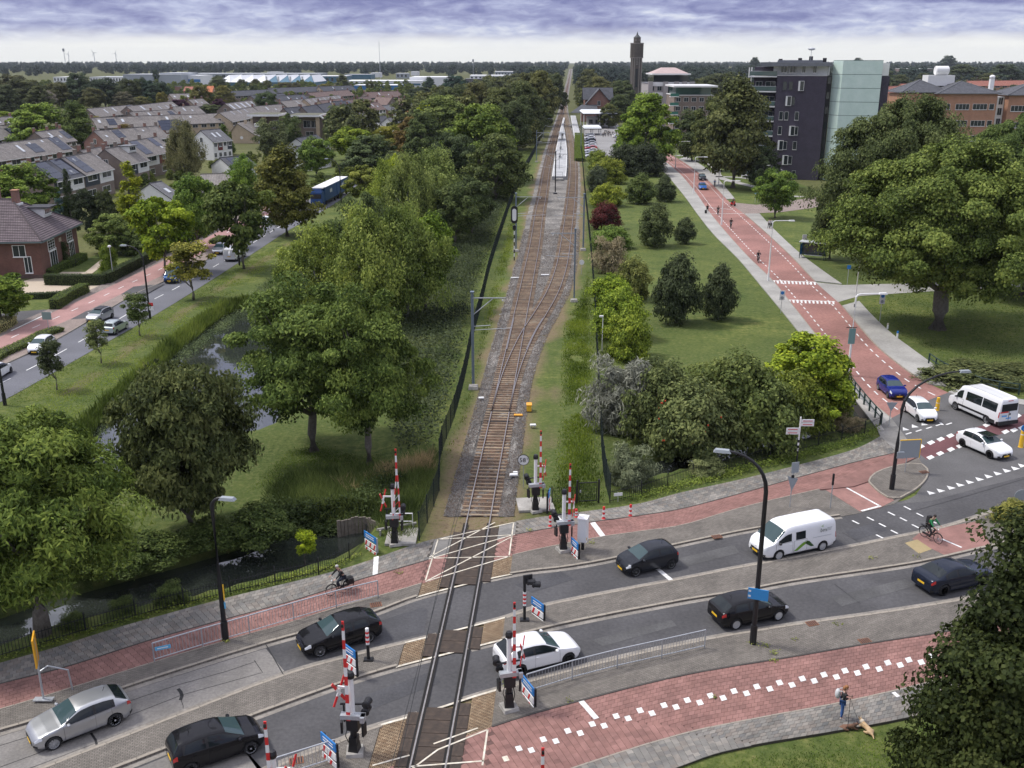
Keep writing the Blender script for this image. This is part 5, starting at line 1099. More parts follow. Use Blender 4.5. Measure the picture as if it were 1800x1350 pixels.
KINDS={'hatch':dict(L=4.2,W=1.78,H=1.46,clr=.2,top=[(0,.86),(.012,1.02),(.035,1.06),(.155,1.36),(.19,1.405),(.28,1.45),(.40,1.46),(.50,1.42),(.545,1.37),(.715,1.0),(.74,.97),(.85,.90),(.94,.80),(.975,.72),(1,.60)],belt=[(0,.84),(.03,.98),(.2,.97),(.55,.92),(.72,.92),(.85,.84),(.94,.74),(1,.56)],hw=[(0,.70),(.02,.80),(.06,.855),(.2,.885),(.5,.89),(.8,.885),(.9,.85),(.96,.77),(.985,.70),(1,.62)],wx=(.195,.815),wr=.315,ws=(.548,.712),rw=(.04,.15),side=[(.185,.365),(.395,.655)],doors=[(.215,.385),(.385,.70)],tum=.36),'small':dict(L=3.55,W=1.63,H=1.47,clr=.2,top=[(0,.84),(.012,1.0),(.03,1.06),(.10,1.36),(.15,1.42),(.27,1.465),(.42,1.47),(.53,1.42),(.575,1.37),(.765,1.0),(.79,.965),(.89,.87),(.95,.77),(.98,.68),(1,.58)],belt=[(0,.82),(.03,.97),(.2,.97),(.6,.91),(.77,.91),(.89,.8),(.95,.7),(1,.54)],hw=[(0,.66),(.02,.74),(.06,.785),(.2,.81),(.5,.815),(.8,.81),(.9,.775),(.96,.70),(1,.56)],wx=(.155,.825),wr=.29,ws=(.58,.762),rw=(.034,.098),side=[(.135,.36),(.39,.70)],doors=[(.18,.375),(.375,.745)],tum=.33),'mpv':dict(L=3.9,W=1.72,H=1.56,clr=.2,top=[(0,.9),(.01,1.06),(.025,1.14),(.08,1.46),(.13,1.51),(.27,1.56),(.42,1.56),(.53,1.5),(.57,1.45),(.775,1.02),(.80,.99),(.90,.9),(.955,.8),(.98,.7),(1,.6)],belt=[(0,.88),(.03,1.02),(.2,1.01),(.6,.95),(.78,.94),(.9,.84),(.955,.73),(1,.56)],hw=[(0,.70),(.02,.78),(.06,.825),(.2,.855),(.5,.86),(.8,.855),(.9,.82),(.96,.74),(1,.6)],wx=(.17,.82),wr=.305,ws=(.575,.77),rw=(.028,.078),side=[(.12,.35),(.38,.705)],doors=[(.2,.37),(.37,.75)],tum=.33),'sedan':dict(L=4.65,W=1.86,H=1.47,clr=.18,top=[(0,.82),(.012,.98),(.04,1.06),(.11,1.10),(.25,1.36),(.33,1.45),(.42,1.47),(.5,1.44),(.545,1.39),(.70,1.0),(.73,.97),(.85,.90),(.94,.81),(.975,.73),(1,.6)],belt=[(0,.8),(.04,.98),(.2,.97),(.55,.92),(.72,.92),(.85,.85),(.94,.75),(1,.56)],hw=[(0,.74),(.02,.83),(.06,.89),(.2,.925),(.5,.93),(.8,.925),(.9,.89),(.96,.81),(1,.66)],wx=(.19,.79),wr=.34,ws=(.548,.698),rw=(.118,.245),side=[(.215,.375),(.40,.64)],doors=[(.235,.39),(.39,.68)],tum=.38),'old':dict(L=3.72,W=1.64,H=1.42,clr=.2,top=[(0,.82),(.012,.93),(.03,.98),(.105,1.33),(.14,1.375),(.25,1.41),(.42,1.42),(.51,1.39),(.55,1.34),(.70,1.0),(.72,.97),(.86,.92),(.95,.84),(.985,.76),(1,.62)],belt=[(0,.8),(.03,.93),(.2,.93),(.55,.90),(.72,.91),(.86,.87),(.95,.78),(1,.58)],hw=[(0,.72),(.02,.77),(.06,.80),(.2,.82),(.5,.82),(.8,.815),(.92,.79),(.97,.74),(1,.66)],wx=(.185,.815),wr=.285,ws=(.552,.698),rw=(.034,.103),side=[(.145,.36),(.385,.655)],doors=[(.2,.375),(.375,.705)],tum=.33),'van':dict(L=5.2,W=1.96,H=1.97,clr=.24,top=[(0,1.0),(.004,1.8),(.02,1.92),(.06,1.96),(.35,1.97),(.62,1.95),(.68,1.9),(.715,1.83),(.87,1.14),(.885,1.10),(.95,1.0),(.98,.88),(1,.7)],belt=[(0,.98),(.03,1.06),(.6,1.06),(.86,1.03),(.9,1.0),(.95,.9),(1,.66)],hw=[(0,.93),(.01,.955),(.05,.975),(.5,.98),(.8,.975),(.9,.94),(.96,.84),(1,.66)],wx=(.185,.80),wr=.33,ws=(.72,.865),rw=None,side=[(.44,.575),(.635,.81)],doors=[(.62,.845),(.42,.60)],tum=.10),'minibus':dict(L=6.0,W=2.05,H=2.45,clr=.26,top=[(0,1.1),(.003,2.25),(.015,2.38),(.05,2.43),(.4,2.45),(.66,2.40),(.72,2.31),(.755,2.2),(.865,1.3),(.885,1.22),(.95,1.08),(.98,.92),(1,.72)],belt=[(0,1.2),(.03,1.22),(.6,1.2),(.86,1.15),(.9,1.08),(.95,.95),(1,.68)],hw=[(0,.98),(.01,1.0),(.05,1.02),(.5,1.025),(.8,1.02),(.9,.98),(.96,.88),(1,.7)],wx=(.205,.80),wr=.34,ws=(.76,.862),rw=None,side=[(.06,.32),(.335,.625),(.69,.80)],doors=[(.665,.84)],tum=.10),}
TYRE=mat('tyre_rubber',(.012,.012,.013),rough=.85);RIMS=mat('alloy_rim',(.55,.56,.57),rough=.35,metal=.35);RIMB=mat('black_rim',(.02,.02,.022),rough=.35,metal=.5)
GLASS=glassmat('car_glass',(.012,.017,.019));GLASSF=glassmat('windscreen_glass',(.045,.075,.08));TRIM=mat('black_trim',(.012,.012,.013),rough=.55)
HEADL=mat('headlamp',(.75,.78,.8),rough=.12,coat=1);TAILL=mat('tail_lamp',(.45,.012,.012),rough=.15,coat=1);PLATEY=mat('yellow_plate',(.80,.48,.02),rough=.5);PLATEB=mat('blue_plate',(.10,.35,.72),rough=.5)
CHROME=mat('chrome',(.7,.7,.7),rough=.15,metal=1)
def paint(name,c,metal=0.0,rough=.35):return mat(name,c,rough=rough if sum(c)>.3 else.22,metal=metal,coat=.9 if sum(c)>.3 else.45,spec=.5 if sum(c)>.3 else.12)
PW=paint('white_paint',(.78,.79,.80));PB=paint('black_paint',(.008,.008,.010));PSV=paint('silver_paint',(.42,.43,.44),.65,.32);PDG=paint('anthracite_paint',(.022,.025,.032),.3);PBL=paint('blue_paint',(.012,.022,.17));PDB=paint('dark_blue_paint',(.014,.02,.036),.3);PLB=paint('bright_blue_paint',(.03,.13,.42));PRD=paint('red_paint',(.5,.02,.02));PGR=paint('grey_paint_car',(.16,.17,.18),.5);PSG=paint('pale_green_silver',(.44,.50,.49),.4);PMB=paint('blue_van_paint',(.02,.06,.16),.3)
WCACHE={}
def wheel_meshes(r,dark):
 k=(r,dark)
 if k in WCACHE:return WCACHE[k]
 w=.2;ty=MB();ty.lathe([(r*.70,-w/2),(r*.94,-w/2),(r,-w*.3),(r,w*.3),(r*.94,w/2),(r*.70,w/2)],22,'y')
 ri=MB();ri.lathe([(r*.74,.101),(r*.70,.095),(r*.65,.03)],20,'y');m=RIMB if dark else RIMS
 for q in range(10 if not dark else 5):
  a=2*math.pi*q/(10 if not dark else 5);wd=.034 if not dark else.04
  d=Vector((math.cos(a),0,math.sin(a)));n=Vector((-d.z,0,d.x));a0,a1=d*r*.1,d*r*.69
  v=[a0-n*wd,a0+n*wd,a1+n*wd*1.2,a1-n*wd*1.2];vs=[(p.x,.09,p.z) for p in v]+[(p.x,.04,p.z) for p in v]
  ri.mesh(vs,[(0,1,2,3),(3,2,1,0),(0,4,5,1),(1,5,6,2),(2,6,7,3),(3,7,4,0)])
 ri.lathe([(0,.105),(r*.14,.10),(r*.16,.03)],12,'y')
 back=MB();back.lathe([(0,.0),(r*.72,.0)],18,'y')
 WCACHE[k]=(ty.data('tyre',TYRE,True),ri.data('rim',m),back.data('brake_disc',TRIM));return WCACHE[k]
CARN={}
def car(kind,pm,label,front,rear,left_visible,cat='car',name='parked_car',dark_rims=False,group=None,extra=None,at=None,yaw=None,simple=False,plate=PLATEY,zz=0,fullglass=True):
 K=KINDS[kind];L,W_,H=K['L'],K['W'],K['H'];wb=(K['wx'][1]-K['wx'][0])*L
 if at is None:
  f,r=P(*front),P(*rear);d=(f-r).normalized();n=Vector((-d.y,d.x,0))
  mid=(f+r)/2;ctr=mid+n*((-1 if left_visible else 1)*(W_/2-.09));ctr-=d*((K['wx'][0]+K['wx'][1])/2-.5)*L;yaw=math.atan2(d.y,d.x)
 else:ctr=Vector(at)
 t=thing(name,label,cat,(ctr.x,ctr.y,zz),yaw,group)
 key=(kind,pm.name,dark_rims,plate.name,simple)
 if key in CARN:
  src=CARN[key]
  for ch in src.children:
   c=ch.copy();C.objects.link(c);c.parent=t
   for g in ch.children:d_=g.copy();C.objects.link(d_);d_.parent=c
  if extra:extra(t,K)
  return t
 CARN[key]=t;wx=[w*L-L/2 for w in K['wx']];wr=K['wr'];RA=wr*1.17
 def ring(u):
  x=u*L-L/2;w=lin(K['hw'],u);zt=lin(K['top'],u);zb=min(lin(K['belt'],u),zt-.02);z0=K['clr']+(.12*max(0,(u-.93)/.07) if u>.93 else (.14*max(0,(.07-u)/.07)))
  cab=max(0,zt-zb);y4=w*.965-cab*K['tum']-.05;y4=max(y4,.2);a=z0
  for c in wx:
   if abs(x-c)<RA:a=max(a,wr+math.sqrt(max(0,RA*RA-(x-c)**2)))
  z1=max(z0+.1,a+.015);z2=max((z0+zb)*.52,a+.05)
  if a>z0:z2=max(z2,a+.05)
  z2=min(z2,zb-.03);
  return x,[(w*(.93 if a==z0 else.985),min(a,zb-.08)),(w*.99,min(z1,zb-.06)),(w,z2),(w*.968,zb),(y4,zt-.075*min(1,cab/.4)-.008),(y4*.66,zt-.012),(0,zt+.006)]
 def surf(u,s):
  x,p=ring(u);s_=min(s,12-s);q=cat4(p,min(s_,5.999));return Vector((x,q[0] if s<=6 else -q[0],q[1]))
 us=sorted(set([0,.006,.02,.04,.07,.1,.13,.16,.25,.3,.35,.4,.45,.5,.55,.6,.65,.7,.73,.76,.86,.9,.93,.955,.975,.99,1]+[round(min(1,max(0,(c+L/2+RA*k)/L)),4) for c in wx for k in (-1.001,-.97,-.85,-.6,-.3,0,.3,.6,.85,.97,1.001)]+[round(a,4) for a,_ in K['top']]))
 ss=[0,.5,1,1.5,2,2.5,3,3.33,3.66,4,4.35,4.7,5,5.5,6];ss=ss+[12-s for s in ss[-2::-1]];ns=len(ss)
 mb=MB();vs=[surf(u,s) for u in us for s in ss];fs=[]
 for i in range(len(us)-1):
  for j in range(ns-1):q=i*ns+j;fs.append((q,q+ns,q+ns+1,q+1))
 e=(len(us)-1)*ns
 for base,flip in ((0,False),(e,True)):
  for j in range((ns-1)//2):
   q=(base+j,base+j+1,base+ns-2-j,base+ns-1-j);fs.append(q if not flip else q[::-1])
 mb.mesh(vs,fs);me=mb.data('body',pm,True);me.set_sharp_from_angle(angle=R(38));body=put('body',me,t)
 M_(('box',(0,0,K['clr']+.17),(L*.94,W_*.74,.3))).build('underbody',TRIM,t)
 def patch(nm,u0,u1,s0,s1,m,off,parent=None,nu=5,nsq=4,slant=0,both=True):
  for side in ((1,-1) if both else (1,)):
   g=MB();v=[]
   for i in range(nu+1):
    for j in range(nsq+1):
     u=u0+(u1-u0)*i/nu;s=s0+(s1-s0)*j/nsq
     u_=u+slant*(j/nsq)*(1-i/nu)
     p=surf(u_,s);du=surf(min(1,u_+.004),s)-surf(max(0,u_-.004),s);ds=surf(u_,min(12,s+.03))-surf(u_,max(0,s-.03));nn=ds.cross(du)*-1
     if nn.length<1e-9:nn=Vector((0,1,0))
     nn.normalize()
     if nn.dot(Vector((0,p.y,p.z-.6)))<0 and abs(p.y)+abs(p.z-.6)>.05:nn=-nn
     p=p+nn*off;v.append((p.x,p.y*side,p.z))
   f=[]
   for i in range(nu):
    for j in range(nsq):q=i*(nsq+1)+j;f.append((q,q+1,q+nsq+2,q+nsq+1) if side>0 else (q,q+nsq+1,q+nsq+2,q+1))
   g.mesh(v,f);o=g.build(nm,m,parent or t,smooth=True)
  return o
 u0,u1=K['side'][0][0]-.012,K['side'][-1][1]+.02
 if kind not in ('van','minibus'):patch('window_band',u0,u1,3.06,3.90,TRIM,.004,nu=14)
 for a,b in K['side']:patch('side_window',a,b,3.14 if kind not in ('van','minibus') else 3.08,3.84 if kind not in ('van','minibus') else (3.62 if kind=='van' else 3.66),GLASS,.008,nu=8,slant=.03 if a==K['side'][0][0] and kind not in ('van','minibus') else 0)
 a,b=K['ws'];patch('windscreen',a,b,4.10 if kind not in ('van','minibus') else 4.05,12-(4.10 if kind not in ('van','minibus') else 4.05),GLASSF,.007,nu=6,nsq=16,both=False)
 if K['rw']:patch('rear_window',K['rw'][0],K['rw'][1],4.15,7.85,GLASS,.007,nu=5,nsq=16,both=False)
 if not simple:
  for a,b in K['doors']:
   patch('door_seam',a-.002,b+.002,.95,3.02,TRIM,.0025,nu=10)
   for side in (1,-1):pass
   patch('door',a+.001,b-.001,1.0,3.0,pm,.006,nu=10,nsq=8)
   for side in (1,-1):
    p=surf(a+.028,2.72);M_(('box',(p.x,side*(p.y+.014),p.z),(.17,.035,.035),0,0,.9)).build('door_handle',pm,t)
  p=surf(K['side'][-1][1]-.01,3.1)
  for side in (1,-1):M_(('ell',(p.x+.04,side*(p.y+.11),p.z+.06),(.09,.12,.075),8,6)).build('mirror',pm if kind not in ('van','minibus') else TRIM,t)
  patch('sill',K['wx'][0]+.09,K['wx'][1]-.09,.1,.75,TRIM,.006,nu=6)
 tv=kind in ('van','minibus')
 patch('headlight',.915 if not tv else.93,.985,2.45,3.35 if not tv else 3.1,HEADL,.008,nu=5)
 patch('tail_light',.004 if not tv else.0,.05 if not tv else.012,2.55 if not tv else 2.3,3.2,TAILL,.008,nu=4)
 zt1=lin(K['top'],1.0);hw1=lin(K['hw'],1.0)
 M_(('box',(L/2+.004,0,zt1-.14),(.03,hw1*1.25,.13))).build('grille',TRIM,t);M_(('box',(L/2+.004,0,K['clr']+.17),(.03,hw1*1.5,.1))).build('lower_grille',TRIM,t)
 M_(('box',(L/2+.022,0,zt1-.25),(.02,.5,.11))).build('front_plate',plate,t);M_(('box',(-L/2-.006,0,.62 if not tv else.8),(.02,.5,.11))).build('rear_plate',plate,t)
 M_(('box',(L/2+.02,0,zt1-.09),(.02,.09,.09))).build('badge',CHROME,t)
 patch('front_bumper',.965,1,.2,1.2,TRIM,.006,nu=3);patch('rear_bumper',0,.035,.2,1.3,TRIM,.006,nu=3)
 if not tv:M_(('tube',[(-L*.27,0,H-.01),(-L*.29,0,H+.16)],.012,5)).build('aerial',TRIM,t)
 if not tv and not simple:M_(('box',(wx[1]-.32*L*.62+.1,.2,lin(K['top'],K['ws'][1])+.03),(.03,.6,.02),.5)).build('wiper',TRIM,t)
 ty,ri,bk=wheel_meshes(wr,dark_rims)
 for x in wx:
  for side in (1,-1):
   w=bpy.data.objects.new('wheel',None);C.objects.link(w);w.parent=t;w.location=(x,side*(W_/2-.10),wr);w.rotation_euler=(0,0,0 if side>0 else math.pi)
   put('tyre',ty,w);put('rim',ri,w);put('brake_disc',bk,w)
 if extra:extra(t,K)
 return t
car('hatch',PSV,'silver hatchback driving left at the bottom left corner',(93,1318),(206,1274),True,name='hatchback')
car('mpv',PB,'shiny black small people carrier driving right at the bottom edge',(443,1324),(335,1362),False,name='compact_car')
car('hatch',PB,'black hatchback driving left behind the raised near left barrier arm',(563,1154),(648,1129),True,name='hatchback')
car('hatch',PW,'white hatchback just past the crossing beside the near right barrier',(1000,1166),(912,1188),False,name='hatchback',dark_rims=True)
car('small',PDG,'dark grey small hatchback approaching the crossing on the upper lane',(1116,1013),(1180,999),True,name='hatchback')
car('hatch',PB,'black hatchback driving right behind the tall lamp post with the blue plate',(1367,1090),(1292,1106),False,name='hatchback',at=None)
car('sedan',PDB,'dark blue fastback saloon driving right, half hidden by the tree',(1731,1030),(1652,1048),False,name='saloon_car',dark_rims=True)
def bmvan(t,K):
 L=K['L'];y=K['W']/2+.004
 GRN=mat('chevron_green',(.16,.33,.03),rough=.4);GRD=mat('chevron_dark_green',(.02,.075,.012),rough=.4)
 for side in (1,-1):
  def pl(pts,m,nm):
   mb=MB();n=len(pts);a=[(x,side*(y+.012),z) for x,z in pts];mb.face(a if side<0 else a[::-1]);mb.build(nm,m,t)
  f=-1 if side>0 else 1
  pl([(.55,.42),(.25,.42),(-.55,.92),(-.28,.98),(.0,.82)],GRN,'chevron');pl([(-.55,.92),(-.28,.98),(-.28,.80),(-.72,.52),(-.95,.52),(-.72,.75)],GRD,'chevron_shade')
  o=textmesh('bm',.38,t,(-1.55,side*(y+.02),1.46),(R(90),0,math.pi if side>0 else 0),mat('lettering_grey',(.06,.08,.06)))
  o=textmesh('<',.34,t,(-1.45,side*(y+.02),1.72),(R(90),0,math.pi if side>0 else 0),GRN,'emblem')
  for k in range(3):M_(('box',(-2.0+.03*k,side*(y+.012),1.56-.08*k),(.36,.004,.03))).build('small_print',LG,t)
  M_(('box',(-1.5,side*(y+.008),1.06),(1.4,.004,.02))).build('print_line',LG,t)
 M_(('box',(-L*.49,0,.55),(.1,K['W']*.9,.22))).build('back_bumper',TRIM,t)
car('van',PW,'white delivery van with green chevron and letters bm on the upper lane',(1364,985),(1447,967),True,'van','delivery_van',extra=bmvan)
def minib(t,K):
 for side in (1,-1):
  M_(('box',(-.1,side*(K['W']/2+.008),.66),(3.2,.03,.16))).build('side_strip',TRIM,t)
  mb=MB();mb.box((-2.2,side*(K['W']/2+.006),.45),(.9,.02,.3));mb.build('bumper_corner',TRIM,t)
 L=K['L'];M_(('box',(-L/2-.012,.0,1.72),(.03,1.55,.62))).build('rear_window',GLASS,t);M_(('box',(-L/2-.03,0,.42),(.14,1.95,.3))).build('rear_step',TRIM,t)
 M_(('box',(-L/2-.012,0,1.3),(.02,.03,1.4))).build('door_gap',TRIM,t);M_(('box',(-L/2-.014,.48,1.34),(.02,.8,.1))).build('red_strip',RED,t);M_(('box',(-L/2-.02,0,2.3),(.02,.5,.05))).build('brake_lamp',TAILL,t)
 M_(('box',(-L/2-.02,.45,1.02),(.02,.52,.12))).build('blue_rear_plate',PLATEB,t);M_(('box',(-L/2-.03,-.1,1.15),(.03,.1,.14))).build('latch',TRIM,t)
car('minibus',PW,'white high roofed minibus with dark windows and blue rear plate at the junction',(1674,718),(1739,747),True,'minibus','minibus',extra=minib,plate=PLATEB)
def sunroof(t,K):M_(('box',(.15,0,K['H']+.004),(1.15,1.0,.03),0,0,.9)).build('glass_roof',GLASS,t)
car('hatch',PW,'white sporty hatchback with black glass roof turning at the junction',(1744,808),(1687,783),False,name='hatchback',dark_rims=True,extra=sunroof)
car('small',PW,'small white city car waiting at the end of the red road',(1614,742),(1589,723),False,name='city_car')
car('old',PBL,'bright blue older hatchback coming down the red road',(1562,701),(1543,684),False,name='hatchback')
car('small',PW,'small white car with front facing the camera on the left road',(77,622),(96,610),True,name='city_car')
def softtop(t,K):M_(('box',(-.35,0,K['H']+.0),(1.5,1.05,.03),0,0,.9)).build('soft_top',BLK,t)
car('small',PSV,'silver fronted small car with black top parked by the cycle path',(178,567),(195,560),True,name='convertible',extra=softtop)
car('old',PSG,'pale silver older hatchback driving away on the left road',(223,578),(205,588),False,name='hatchback')
car('small',PW,'small white car cut off by the left edge of the photo',(18,656),(0,668),False,name='city_car')
car('van',PMB,'dark blue van parked half behind the yellowing street tree',(314,497),(330,488),True,'van','van')
car('van',PW,'white van driving away under the dark street tree',(433,450),(415,460),False,'van','van')
car('hatch',PSV,'silver car parked ahead of the white van on the left road',(393,447),(401,441),True,name='hatchback',simple=True)
car('hatch',PSV,'silver car behind the lorry far up the left road, the nearer of two',(607,338),(614,331),True,name='hatchback',simple=True)
car('hatch',PW,'white car far up the left road behind the silver one',(620,328),(627,321),True,name='hatchback',simple=True)
car('hatch',PDG,'dark car coming down the far end of the red road',(1231,319),(1226,313),False,name='hatchback',simple=True,plate=WPL)
car('hatch',PLB,'bright blue car behind the dark one on the red road',(1231,336),(1226,329),False,name='hatchback',simple=True)
car('hatch',PW,'white car glimpsed through the lower crown of the reddish tree',(470,398),(480,391),True,name='hatchback',simple=True)
_cols=[PW,PSV,PW,PRD,PW,PSV,PDG,PW,PSV]
_lab=['pale car','silver car','white car','red car','white car','silver car','dark car','white car','silver car']
_ord=['nearest in the left row of the station car park','second from the front in the left row of the station car park','third from the front in the left row of the station car park','in the left row of the station car park, the only red one','fifth from the front in the left row of the station car park','sixth from the front in the left row of the station car park','seventh from the front in the left row of the station car park','eighth from the front in the left row of the station car park','farthest in the left row of the station car park']
for i in range(9):
 p=P(1040-i*.5,277-i*4.6);car('hatch',_cols[i],_lab[i]+' '+_ord[i],0,0,0,at=(p.x,p.y,0),yaw=R(8)+math.pi,simple=True,group='cars parked at the station')
for i,(x,y,l,c) in enumerate(((1094,259,'nearest white car in the right row of the station car park',PW),(1090,250,'silver car in the right row of the station car park',PSV),(1086,242,'white car beside the crowd in the right row of the car park',PW))):
 p=P(x,y);car('hatch',c,l,0,0,0,at=(p.x,p.y,0),yaw=R(15),simple=True,group='cars parked at the station')
a=P(562,362);b=P(603,340);v=(b-a);yaw=math.atan2(v.y,v.x);ls=1.0
t=thing('lorry','blue box lorry with trailer and white roofs on the left road behind the trees','lorry',((a.x+b.x)/2,(a.y+b.y)/2,0),yaw)
LBL=mat('tarpaulin_blue',(.014,.06,.19),rough=.5)
half=v.length/2
for k,(x0,x1) in enumerate(((-half,-.3),(.1,half))):
 M_(('box',((x0+x1)/2,0,2.35),(x1-x0,2.5,2.7))).build('cargo_box',LBL,t);M_(('box',((x0+x1)/2,0,3.74),(x1-x0+.05,2.55,.08))).build('roof',WPL,t);M_(('box',((x0+x1)/2,0,.75),(x1-x0,2.2,.3))).build('chassis',BLK,t)
 for x in (x0+1.2,x1-1.2):
  for s in (1,-1):M_(('lathe',[(0,-.15),(.5,-.15),(.5,.15),(0,.15)],14,'y',(x,s*1.1,.5))).build('wheel',TYRE,t)
 for j in range(4):M_(('box',((x0+x1)/2-.6+.45*j,-1.256,2.6),(.3,.01,.8 if j%2 else.6))).build('white_print',WPL,t)
M_(('box',(-half-1.2,0,1.75),(2.1,2.45,2.6),0,0,.96),('box',(-half-1.1,0,3.3),(1.4,2.2,.6),0,0,.8)).build('cab',LBL,t);M_(('box',(-half-2.27,0,2.2),(.05,2.1,.9))).build('windscreen',GLASS,t);M_(('box',(-half-.3,0,3.75),(1.8,2.4,.06))).build('cab_roof',WPL,t)
for s in (1,-1):M_(('lathe',[(0,-.15),(.5,-.15),(.5,.15),(0,.15)],14,'y',(-half-1.3,s*1.1,.5))).build('wheel',TYRE,t)
RT={}
def rooftile(name,c1,c2,n=.3):return brickmat(name,c1,c2,tuple(x*.5 for x in c1),.32,.36,.03,.85,True,.0,.8,n)
R_BROWN=rooftile('brown_rooftiles',(.215,.195,.178),(.275,.252,.232));R_DARK=rooftile('slate_rooftiles',(.075,.078,.09),(.10,.105,.12));R_RED=rooftile('red_rooftiles',(.33,.12,.085),(.40,.165,.115));R_ORG=rooftile('orange_rooftiles',(.55,.17,.07),(.62,.22,.10));R_GREY=rooftile('grey_rooftiles',(.15,.15,.155),(.20,.20,.21));R_PURP=rooftile('plum_rooftiles',(.135,.105,.115),(.175,.14,.145));R_BRED=rooftile('brownred_rooftiles',(.17,.115,.10),(.215,.15,.13))
BK_RED=brickmat('red_brick',(.25,.105,.075),(.30,.135,.095),(.2,.17,.15),.22,.07,.01,uv=False,vec='wall',noise=.2);BK_ORG=brickmat('orange_brick',(.40,.185,.105),(.46,.23,.135),(.3,.22,.17),.22,.07,.01,uv=False,vec='wall',noise=.18);BK_BEI=brickmat('beige_brick',(.46,.36,.235),(.52,.41,.28),(.4,.33,.25),.22,.07,.01,uv=False,vec='wall',noise=.15);BK_BRN=brickmat('brown_brick',(.20,.155,.125),(.245,.19,.155),(.2,.17,.15),.22,.07,.01,uv=False,vec='wall',noise=.2);BK_PUR=brickmat('purple_black_brick',(.058,.048,.074),(.078,.066,.096),(.05,.045,.055),.22,.07,.01,uv=False,vec='wall',noise=.18)
WPNT=mat('white_boards',(.70,.70,.68),(.78,.78,.76),.6,2);DPNT=mat('dark_boards',(.03,.04,.055),(.04,.05,.065),.6,2);WFR=mat('white_frame',(.78,.78,.76),rough=.5);PANE=glassmat('window_pane',(.03,.038,.042),.06);SOLAR=glassmat('solar_cell',(.022,.030,.055),.12);SKYL=mat('skylight_white',(.55,.58,.6),rough=.2);FASC=mat('white_fascia',(.74,.74,.72),rough=.5);LEAD=mat('lead_grey',(.12,.125,.135),(.17,.175,.185),.6,3)
def win(parent,w,h,loc,rz=0,cols=2,m=WFR,pm=PANE,sill=True,proud=.05,blind=False):
 """a window standing proud of the wall; local x along the wall, -y outwards"""
 f=.07;mb=MB();hw,hh=w/2,h/2
 for x in (-hw+f/2,hw-f/2):mb.box((x,0,0),(f,proud*2,h))
 for z in (-hh+f/2,hh-f/2):mb.box((0,0,z),(w-2*f,proud*2,f))
 for k in range(1,cols):mb.box((-hw+w*k/cols,0,0),(f*.8,proud*1.8,h-2*f))
 if sill:mb.box((0,-proud-.04,-hh-.04),(w+.1,.12,.07))
 o=mb.build('window',m,parent,loc,rz);M_(('box',(0,0,0),(w-2*f,proud*.9,h-2*f))).build('pane',pm,o);return o
def slopequad(mb,a,b,c,d,th=.16):
 """roof slope a-b (eaves) to c-d (ridge) with thickness"""
 a,b,c,d=[Vector(p) for p in (a,b,c,d)];n=(b-a).cross(d-a).normalized()*th;L_=(b-a).length;h=(d-a).length
 mb.face([a,b,c,d],0,[(0,0),(L_,0),(L_,h),(0,h)])
 lo=[p-n for p in (a,b,c,d)];q=[a,b,c,d]
 for i in range(4):mb.face([lo[i],lo[(i+1)%4],q[(i+1)%4],q[i]],0,[(0,0)]*4)
